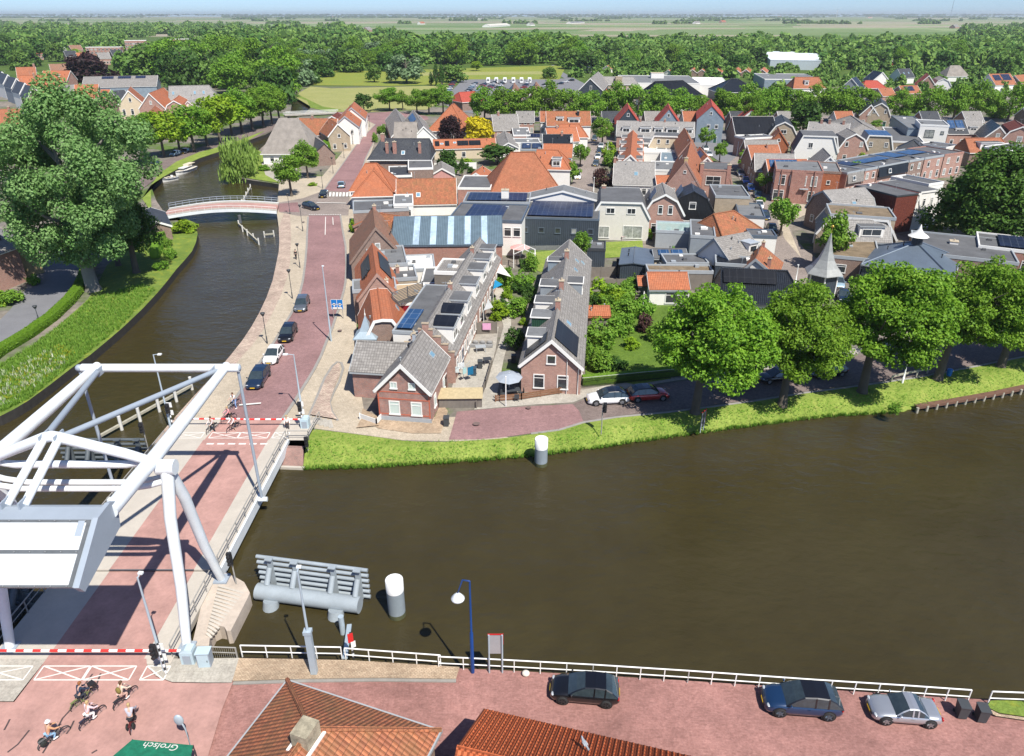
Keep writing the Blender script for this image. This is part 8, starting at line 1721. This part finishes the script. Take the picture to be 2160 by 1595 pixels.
# shrubs
for x, y, r, h, k, l in [(390, 490, 26, 2.2, 'shruby', 'bright shrub at the left bank beside the arched footbridge'), (360, 545, 14, 1.8, 'shrub', 'green shrub on the left bank edge'), (352, 520, 12, 1.6, 'shrub', 'green shrub above the bank edge by the hedge'), (340, 568, 16, 1.4, 'shrub', 'leafy weeds at the water edge under the poplar'), (50, 570, 36, 2.6, 'shrubd', 'dark rounded shrub by the yellow rear wall'), (25, 640, 26, 2.0, 'shrub', 'green shrub by the front garden kerb at the left edge'), (-2, 645, 22, 2.4, 'shruby', 'yellowish shrub at the left photo edge'), (72, 600, 14, 1.4, 'shrub', 'small shrub beside the left garden seat'),
 (1083, 735, 22, 2.6, 'shrubd', 'round bush on the garden path beside the solar roofed gable'), (1118, 818, 9, 2.2, 'shruby', 'climbing plant left of the front windows of the solar gable'), (1206, 815, 9, 2.2, 'shruby', 'climbing plant right of the front windows of the solar gable'), (1050, 672, 24, 2.4, 'shruby', 'light green tree shrub in the terrace gardens'), (1090, 668, 24, 2.6, 'shrub', 'green garden shrub beside the dark fence'), (1102, 615, 20, 3.0, 'shrub', 'tall shrub in the narrow gardens'), (1118, 570, 18, 3.0, 'shrub', 'shrub below the pink parasol'), (1070, 630, 12, 1.8, 'shruby', 'small bright shrub in the narrow gardens'),
 (1260, 640, 30, 3.4, 'shruby', 'yellow green shrub behind the orange garden shed'), (1300, 640, 32, 3.0, 'shrub', 'willowy shrub in the deep garden'), (1330, 620, 20, 2.6, 'shrub', 'green shrub below the orange garden barn'), (1265, 730, 34, 3.2, 'shrub', 'tall light shrub along the terrace gable, upper'), (1262, 780, 30, 2.8, 'shrub', 'tall light shrub along the terrace gable, lower'), (1310, 705, 30, 2.8, 'shrub', 'mixed shrub in the deep garden centre'), (1358, 700, 18, 2.8, 'shrubp', 'brownish purple shrub in the deep garden'), (1330, 735, 20, 1.4, 'shruby', 'low pale shrub at the lawn edge'), (1390, 720, 26, 2.6, 'shrub', 'shrub under the first lime on its garden side'), (1235, 770, 16, 3.4, 'shrub', 'ivy like shrub at the gable corner'), (1415, 760, 22, 1.8, 'shrub', 'shrub at the right end of the garden lawn'), (1300, 780, 22, 1.4, 'shrubd', 'low dark shrub behind the iron fence'),
 (1430, 520, 14, 2.2, 'shrubyel', 'golden bush beside the double roofed garden house'), (1420, 552, 10, 2.6, 'shrub', 'slender shrub before the garden bungalow'), (1396, 486, 14, 2.8, 'shrub', 'round shrub beside the conservatory'), (1368, 505, 9, 1.8, 'shruby', 'small yellow shrub at the lawn edge'), (1336, 590, 16, 2.0, 'shrub', 'round bush beside the orange lean to'), (1362, 572, 18, 2.4, 'shrub', 'bush on the fence line by the garden barn'), (1240, 506, 14, 4.0, 'shrub', 'tall leafy shrub at the dark cabin'), (945, 542, 22, 2.6, 'shrub', 'leafy shrub below the blue steel hall'), (925, 552, 14, 2.0, 'shruby', 'brown green shrub below the blue steel hall'),
 (1284, 332, 16, 4.0, 'shruby', 'round light shrub by the grey tiled house, upper'), (1280, 350, 16, 4.0, 'shrub', 'round shrub by the grey tiled house, lower'), (1268, 395, 18, 5.0, 'shrubp', 'purple shrub left of the grey tiled house'), (1302, 392, 20, 5.0, 'shrubp', 'purple brown shrub before the grey tiled house'), (1380, 338, 12, 3.0, 'shrub', 'round garden bush between the terraces'), (1605, 427, 12, 1.2, 'shrub', 'clipped low bush at the corner house'), (1662, 415, 14, 4.0, 'shrub', 'leafy creeper tree at the corner house balcony'), (985, 352, 20, 2.0, 'shruby', 'garden shrub before the cream barn wall'), (930, 372, 22, 1.2, 'shruby', 'low green shrub beside the pink shed'), (855, 366, 20, 1.0, 'shruby', 'green border below the brown brick wing'), (1680, 322, 14, 2.6, 'shrub', 'shrub before the white gambrel half'), (1830, 326, 18, 3.0, 'shrub', 'bush before the pinkish gambrel'), (1795, 332, 10, 2.2, 'shruby', 'yellowish small bush between garden sheds'), (1880, 318, 16, 2.6, 'shrub', 'bush before the beige gambrel'),
 (1885, 872, 14, 1.2, 'shrub', 'butterbur clump at the water edge before the landing stage'), (560, 360, 14, 1.6, 'shrub', 'shrub on the willow bank'), (592, 377, 14, 1.8, 'shrub', 'shrub at the square edge by the water'), (660, 392, 10, .8, 'shruby', 'planted strip on the pavement by the zebra'), (745, 490, 8, 2.4, 'shruby', 'climbing plant at the brown gable wall on the pavement'), (790, 300, 8, 3.0, 'shrub', 'front garden bush at the manor roof'), (805, 282, 10, 3.0, 'shrub', 'front garden bush beside the thatch roof'), (2060, 470, 40, 4, 'shrubd', 'dark undergrowth below the very big dark tree'), (1960, 470, 26, 2, 'shrubd', 'dark shrub by the second white mansard'), (2110, 250, 26, 3, 'shrub', 'shrubs under the last street limes'), (200, 300, 30, 5, 'shrub', 'green tree top in the old town street'), (20, 190, 18, 6, 'shrub', 'street tree before the left town house fronts'), (45, 195, 14, 6, 'shrub', 'second street tree before the left town house fronts'), (160, 118, 14, 6, 'shruby', 'yellow green tree top beside the copper beech')]:
    bush(x, y, r, h, k, l)
# meadow tufts on the left bank and flowers
def tufts(name, label, polys, n, m, hmin, hmax, wd, seed, z0=0.0):
    r = random.Random(seed); mb = MB(); pts = P(polys); xs = [p[0] for p in pts]; ys = [p[1] for p in pts]; k = 0
    while k < n:
        x, y = r.uniform(min(xs), max(xs)), r.uniform(min(ys), max(ys)); c = False
        for (x1, y1), (x2, y2) in zip(pts, pts[1:] + pts[:1]):
            if (y1 > y) != (y2 > y) and x < (x2 - x1) * (y - y1) / (y2 - y1) + x1: c = not c
        if not c: continue
        q = G(x, y, z0); h = r.uniform(hmin, hmax); k += 1
        for j in range(5):
            a = r.random() * 6.28; o = V((math.cos(a), math.sin(a), 0)); s = V((-o.y, o.x, 0)) * wd
            p = q + o * r.uniform(0, .12); mb.add([p - s, p + s, p + o * h * .5 + V((0, 0, h))], [(0, 1, 2)])
    return tag(mb.build(name, m, None, uv=False), label, 'grass', None, 'stuff')
tufts('meadow_grass', 'tall rough grass on the left canal bank', '0,770 60,735 120,690 165,655 190,630 300,600 330,610 250,695 150,772 60,842 0,872', 7000, leafmat('meadow_blades', (.07, .15, .015), (.20, .31, .04)), .15, .5, .035, 3)
tufts('cow_parsley', 'white flowering cow parsley patches on the left bank', '0,790 40,770 100,740 150,760 90,810 30,850 0,860', 170, leafmat('white_flowers', (.40, .44, .28), (.60, .62, .46)), .3, .6, .06, 5)
tufts('buttercups', 'yellow buttercup patches on the left bank', '0,800 30,780 130,725 160,745 60,830 0,850', 500, leafmat('yellow_flowers', (.42, .36, .02), (.55, .48, .03)), .15, .35, .05, 6)
tufts('bank_grass', 'short tufts of grass on the right bank edge', '652,908 850,932 1060,927 1231,897 1413,874 1700,834 2160,758 2160,812 1930,858 1600,885 1250,935 1000,960 760,975 650,975', 3000, leafmat('bank_blades', (.08, .18, .014), (.17, .30, .035)), .05, .16, .03, 8)
tufts('reed_fringe', 'ragged reeds along the right water edge', '640,985 760,982 880,975 1000,967 1130,957 1250,942 1350,927 1480,909 1600,892 1750,875 1900,865 1900,872 1750,881 1600,899 1480,916 1350,934 1250,949 1130,964 1000,975 880,982 760,990 640,992', 1300, leafmat('reed_blades', (.06, .13, .012), (.15, .26, .03)), .12, .4, .04, 9, -1.0)
# ------------------------------------------------------------------ garden things, fences, far turbines, haze
def fence(pts, h, label, m=M_wtim, z=0, rails=False):
    q = [G(x, y, z) for x, y in P(pts)]; o = empty('garden_fence', q[0], 0, label, 'fence'); pn = MB(); po = MB()
    for a, b in zip(q, q[1:]):
        a, b = a - q[0], b - q[0]
        if rails:
            for k in range(3): pn.bar(a + V((0, 0, h * (.3 + .3 * k))), b + V((0, 0, h * (.3 + .3 * k))), .05, .18)
        else: pn.bar(a + V((0, 0, h / 2)), b + V((0, 0, h / 2)), .05, h)
        n = max(1, int((b - a).length / 1.9))
        for i in range(n + 1): p = a.lerp(b, i / n); po.box(p + V((0, -.02, h / 2 + .04)), (.11, .11, h + .1))
    pn.build('panel', m, o); po.build('post', m, o); return o
fence('1235,586 1300,584 1345,583', 1.7, 'weathered plank fence behind the deep garden'); fence('1240,606 1330,603 1368,604', 1.2, 'lower grey plank fence before the weathered one')
fence('1006,706 1048,704', 1.7, 'grey plank fence with a pink board in the terrace yard'); fence('1340,634 1452,630', 1.5, 'old slatted timber fence below the orange garden barn', rails=True)
fence('1045,848 1100,844 1218,826', .8, 'low brown board fence before the solar gable house', mat('brown_board', (.20, .10, .055), .85, var=.25), rails=True)
fence('1005,862 1024,818 1038,770', .9, 'grey plank fence along the terrace yard and garden path'); fence('863,455 930,452', 1.6, 'slatted grey fence behind the blue steel hall', rails=True); fence('760,885 795,897 806,884', .7, 'low white garden gate and wall by the corner house', M_tr, rails=True)
fence('1105,528 1250,526', .8, 'low grey wall below the solar hall', M_bl2); fence('885,358 1005,356', 1.7, 'white garden wall behind the small conifer', M_wt); fence('1300,565 1375,560', 1.6, 'grey plank fence of the lawn garden')
fi = empty('iron_fence', G(1228, 818), 0, 'black iron railing with white tips along the deep garden', 'fence'); a = V((0, 0, 0)); b = G(1440, 797) - G(1228, 818); mb = MB(); tp_ = MB()
for z in (.25, 1.0): mb.bar(a + V((0, 0, z)), b + V((0, 0, z)), .04)
for i in range(90): p = a.lerp(b, i / 89); mb.box(p + V((0, 0, .6)), (.025, .025, 1.2)); tp_.ball(p + V((0, 0, 1.24)), .045, 6, 4)
mb.build('bars', M_blk, fi); tp_.build('tips', M_tr, fi)
o = tag(MB().bx(-.55, .55, -.03, .03, 0, .9).build('pink_board', mat('pink_board', (.66, .34, .52), .7)), 'pink board hanging on the grey plank fence', 'board'); o.location = G(1027, 706) + V((0, -.12, .75))
g = empty('garden_shed', G(972, 855), .02, 'low garden shed with beige boarded lid roof on the path corner', 'shed'); MB().bx(-2.3, 2.3, -.6, .6, 0, 1.2).build('wall', M_wtim, g); MB().add([(-2.4, -.8, 1.25), (2.4, -.8, 1.25), (2.4, 1.1, 1.6), (-2.4, 1.1, 1.6), (-2.4, -.8, 1.2), (2.4, -.8, 1.2), (2.4, 1.1, 1.55), (-2.4, 1.1, 1.55)], [(0, 1, 2, 3), (7, 6, 5, 4), (4, 5, 1, 0), (5, 6, 2, 1), (6, 7, 3, 2), (7, 4, 0, 3)]).build('roof', mat('beige_boards', (.42, .34, .20), .85, var=.2, scale=3), g)
def parasol(px, py, h, r, col, label, tilt=0, segs=8, closed=False):
    o = empty('parasol', G(px, py), 0, label, 'parasol'); m = mat('parasol_' + col[0], col[1], .8, var=.08)
    MB().tube([(0, 0, 0), (0, 0, h)], .03, 8).build('pole', M_railw, o); rings = []
    if closed: MB().lathe([(.06, h * .4), (.22, h * .5), (.12, h * .9), (.02, h)], n=10).build('canopy', m, o)
    else:
        c = MB().lathe([(r, h - r * .32), (r * .55, h - r * .13), (.04, h)], n=segs, smooth=False, caps=False).lathe([(.04, h - .02), (r * .99, h - r * .33)], n=segs, smooth=False, caps=False).build('canopy', m, o); c.rotation_euler = (tilt, 0, 0)
    return o
parasol(1074, 828, 2.5, 1.5, ('grey_blue', (.30, .335, .385)), 'pale grey blue parasol on the corner terrace', .1); parasol(1097, 545, 2.5, 1.75, ('pink', (.62, .33, .31)), 'pink parasol in the narrow back gardens', 0, 14); parasol(1328, 497, 2.4, 1.7, ('white', (.74, .73, .70)), 'white parasol on the mansard house terrace'); parasol(1356, 650, 2.6, 1.2, ('beige', (.55, .53, .50)), 'closed beige parasol in the deep garden', closed=True); parasol(1757, 318, 2.8, 2.4, ('pale', (.50, .58, .58)), 'pale parasol before the green gambrel half')
o = empty('flag_pole', G(1067, 858), 0, 'white pole on the path edge before the corner terrace', 'pole'); MB().tube([(0, 0, 0), (0, 0, 3.6)], .06, 8).build('pole', M_railw, o); MB().ball((0, 0, 3.62), .08, 8, 6).build('knob', M_railw, o)
def setof(px, py, label, col=M_ant, sz=1.0):
    o = empty('garden_table', G(px, py), .2, label, 'garden table'); MB().bx(-.8 * sz, .8 * sz, -.45, .45, .70, .75).build('tabletop', col, o)
    for x in (-.7 * sz, .7 * sz):
        for y in (-.38, .38): MB().bx(x - .03, x + .03, y - .03, y + .03, 0, .7).build('leg', col, o)
def chair_(px, py, rz, label, m=M_ant):
    o = empty('garden_chair', G(px, py), rz, label, 'garden chair', 'garden chairs on the terraces'); MB().bx(-.26, .26, -.26, .26, .40, .46).build('seat', m, o); MB().bx(-.26, .26, .22, .28, .46, .95).build('backrest', m, o)
    for x in (-.22, .22):
        for y in (-.22, .22): MB().bx(x - .02, x + .02, y - .02, y + .02, 0, .4).build('leg', m, o)
setof(1014, 742, 'low pale table between the grey lounge sofas', M_trg, .8); setof(1028, 768, 'dark grey square table on the terrace', M_ant, .6); setof(1082, 834, 'dark table under the corner terrace parasol'); setof(1282, 490, 'small garden table on the white house terrace', M_trg, .7); setof(1318, 506, 'pink covered table on the white house lawn', mat('pink_cloth', (.62, .45, .45), .8))
for i, (x, y, r_, l) in enumerate(((1062, 838, 1.2, 'dark chair left of the corner terrace table'), (1100, 836, -1.4, 'dark chair right of the corner terrace table'), (1090, 846, 3.1, 'dark chair in front of the corner terrace table'), (1066, 822, .4, 'dark chair behind the corner terrace table'), (1274, 492, 1, 'chair left of the white house terrace table'), (1292, 492, -1, 'chair right of the white house terrace table'))): chair_(x, y, r_, l)
sf = empty('lounge_sofa', G(1012, 736), -.05, 'grey corner lounge sofa on the terrace yard', 'sofa'); mg = mat('sofa_grey', (.25, .25, .25), .9)
MB().bx(-2.0, 1.6, .2, 1.0, .1, .42).bx(-2.0, -1.2, -1.6, .2, .1, .42).build('seat', mg, sf); MB().bx(-2.0, 1.6, .85, 1.05, .42, .8).bx(-2.1, -1.9, -1.6, .85, .42, .8).build('backrest', mat('sofa_base', (.36, .33, .29), .9), sf)
for k in range(4): MB().ball((-1.5 + k * .9, .7, .62), (.38, .12, .24), 8, 6).build('cushion', mg, sf)
dr = empty('drying_rack', G(978, 800), .1, 'laundry umbrella with white and blue cloths on the terrace', 'laundry rack'); MB().tube([(0, 0, 0), (0, 0, 2.0)], .03, 8).build('pole', M_lp, dr); a_ = MB()
for k in range(4): a_.bar((0, 0, 1.5), (1.1 * math.cos(k * 1.57 + .7), 1.1 * math.sin(k * 1.57 + .7), 1.95), .025)
a_.build('arm', M_lp, dr)
for k, (x, y, c, w2) in enumerate(((-.8, -.5, (.55, .62, .62), .7), (-.3, .5, (.62, .64, .64), .8), (.85, -.55, (.005, .12, .24), .75), (.2, -.8, (.35, .52, .50), .6))):
    o = MB().bx(-w2 / 2, w2 / 2, -.015, .015, .85 if k == 2 else 1.1, 1.85).build('laundry', mat('laundry_%d' % k, c, .9)); o.location = G(978, 800) + V((x, y, 0)); o.rotation_euler = (0, 0, .3 * k); tag(o, ['white towel hanging at the left of the laundry umbrella', 'white sheet hanging at the back of the laundry umbrella', 'dark blue towel hanging from the laundry umbrella', 'mint cloth hanging at the front of the laundry umbrella'][k], 'laundry')
for pts, col, l in (('1048,575 1078,584 1055,556', (.74, .72, .68), 'white triangular shade sail at the terrace back'), ('1040,610 1060,600 1044,590', (.01, .22, .42), 'bright blue awning cloth behind the terrace'), ('1020,655 1040,648 1030,630', (.45, .46, .46), 'pale grey awning at the terrace doors')):
    p = [G(x, y, 2.4) for x, y in P(pts)]; o = MB().add(p + [q - V((0, 0, .04)) for q in p], [(0, 1, 2), (5, 4, 3), (0, 3, 4, 1), (1, 4, 5, 2), (2, 5, 3, 0)]).build('shade_sail', mat('sail_' + l.split()[0] + l.split()[1], col, .8)); tag(o, l, 'shade sail')
    for q in p[:1]: MB().tube([(q.x, q.y, 0), (q.x, q.y, 2.4)], .04, 8).build('mast', M_railw, o).matrix_parent_inverse = Matrix()
tr = empty('trampoline', G(1255, 553), 0, 'round trampoline with turquoise rim at the dark cabin', 'trampoline'); MB().lathe([(1.3, .6), (1.5, .62), (1.5, .66), (1.25, .64)], n=20).build('rim', mat('turquoise', (.03, .38, .30), .5), tr); MB().lathe([(.05, .63), (1.25, .63)], n=20, caps=False).build('mat', M_blk, tr)
for k in range(6): MB().tube([(1.4 * math.cos(k), 1.4 * math.sin(k), 0), (1.4 * math.cos(k), 1.4 * math.sin(k), 2.2)], .03, 6).build('pole', M_ant, tr)
gx = empty('planter_box', G(998, 845), 0, 'green plastic box on the terrace yard', 'box'); MB().loft([[V((-.4, -.3, 0)), V((.4, -.3, 0)), V((.4, .3, 0)), V((-.4, .3, 0))], [V((-.45, -.34, .5)), V((.45, -.34, .5)), V((.45, .34, .5)), V((-.45, .34, .5))]]).build('box', mat('green_plastic', (.05, .22, .08), .5), gx); MB().bx(-.48, .48, -.36, .36, .5, .56).build('lid', MATS['green_plastic'], gx)
gx = empty('planter_box', G(1012, 702), 0, 'pink lidded green play box by the terrace doors', 'box'); MB().bx(-.45, .45, -.35, .35, 0, .6).build('box', MATS['green_plastic'], gx); MB().bx(-.5, .5, -.4, .4, .6, .72).build('lid', mat('pink_plastic', (.45, .08, .32), .5), gx)
sw = empty('pergola', G(1106, 560), 0, 'white pergola frame in the narrow gardens', 'pergola'); mb = MB()
for x in (-1.8, 1.8):
    for y in (-1.4, 1.4): mb.bx(x - .06, x + .06, y - .06, y + .06, 0, 2.3)
    mb.bx(x - .06, x + .06, -1.5, 1.5, 2.3, 2.42)
for y in (-1.4, 1.4): mb.bar((-1.8, y, 2.36), (0, y, 3.2), .1).bar((1.8, y, 2.36), (0, y, 3.2), .1)
mb.bar((0, -1.5, 3.25), (0, 1.5, 3.25), .1); mb.build('frame', M_tr, sw)
# wind turbines on the horizon
WTm = []
for i, (x, y, px_) in enumerate([(1146, 32, 6), (1176, 33.5, 9), (1196, 33, 8), (1209, 33, 9), (1227, 32.5, 8), (1242, 33.5, 10), (1260, 33, 9), (1275, 33.5, 10), (1328, 32.2, 7), (1764, 37, 15)]):
    b = G(x, y); s = SC(x, y); hh = px_ / s; o = empty('wind_turbine', b, 0, 'white wind turbine on the horizon, ' + ORD[i] + (' from the left in the far row' if i < 9 else ', standing alone to the right'), 'wind turbine', 'wind turbines on the horizon')
    MB().tube([(0, 0, 0), (0, 0, hh)], [hh * .035, hh * .022], 8).build('tower', M_tr, o); MB().bx(-hh * .02, hh * .02, -hh * .08, hh * .04, hh - hh * .02, hh + hh * .02).build('nacelle', M_tr, o)
    for k in range(3): a = i + k * 2.094; MB().bar((0, -hh * .09, hh), (math.cos(a) * hh * .55, -hh * .09, hh + math.sin(a) * hh * .55), hh * .03, hh * .012).build('blade', M_tr, o)
mm = empty('radio_mast', G(2005, 33), 0, 'thin radio mast on the far right horizon', 'mast'); hh = 30 / SC(2005, 33); MB().tube([(0, 0, 0), (0, 0, hh)], [hh * .012, hh * .008], 6).build('pole', M_ant, mm)
for i, (x, y, t) in enumerate(((986, 86, 70), (1079, 90, 78), (1822, 130, 112), (1830, 132, 110))):
    b = G(x, y); z = TOPZ(b, t); o = empty('sports_mast', b, 0, 'floodlight mast among far trees, ' + ORD[i] + ' from the left', 'mast', 'floodlight masts'); MB().tube([(0, 0, 0), (0, 0, z)], [.25, .15], 6).build('pole', M_lp, o); MB().bx(-1.5, 1.5, -.2, .2, z - .4, z + .3).build('lamp_head', M_railw, o)
# air
if HAZE:
    m = bpy.data.materials.new('haze_air'); m.use_nodes = True; nt = m.node_tree; nt.nodes.clear()
    pv_ = N(nt, 'ShaderNodeVolumePrincipled', ins={'Color': (.86, .93, .98, 1), 'Density': HAZE, 'Anisotropy': .2}); N(nt, 'ShaderNodeOutputMaterial'); nt.links.new(pv_.outputs[0], nt.nodes['Material Output'].inputs['Volume'])
    hz = MB().bx(-9500, 9500, -120, 12500, -4.5, 60).build('haze', m, None, uv=False); tag(hz, kind='stuff')
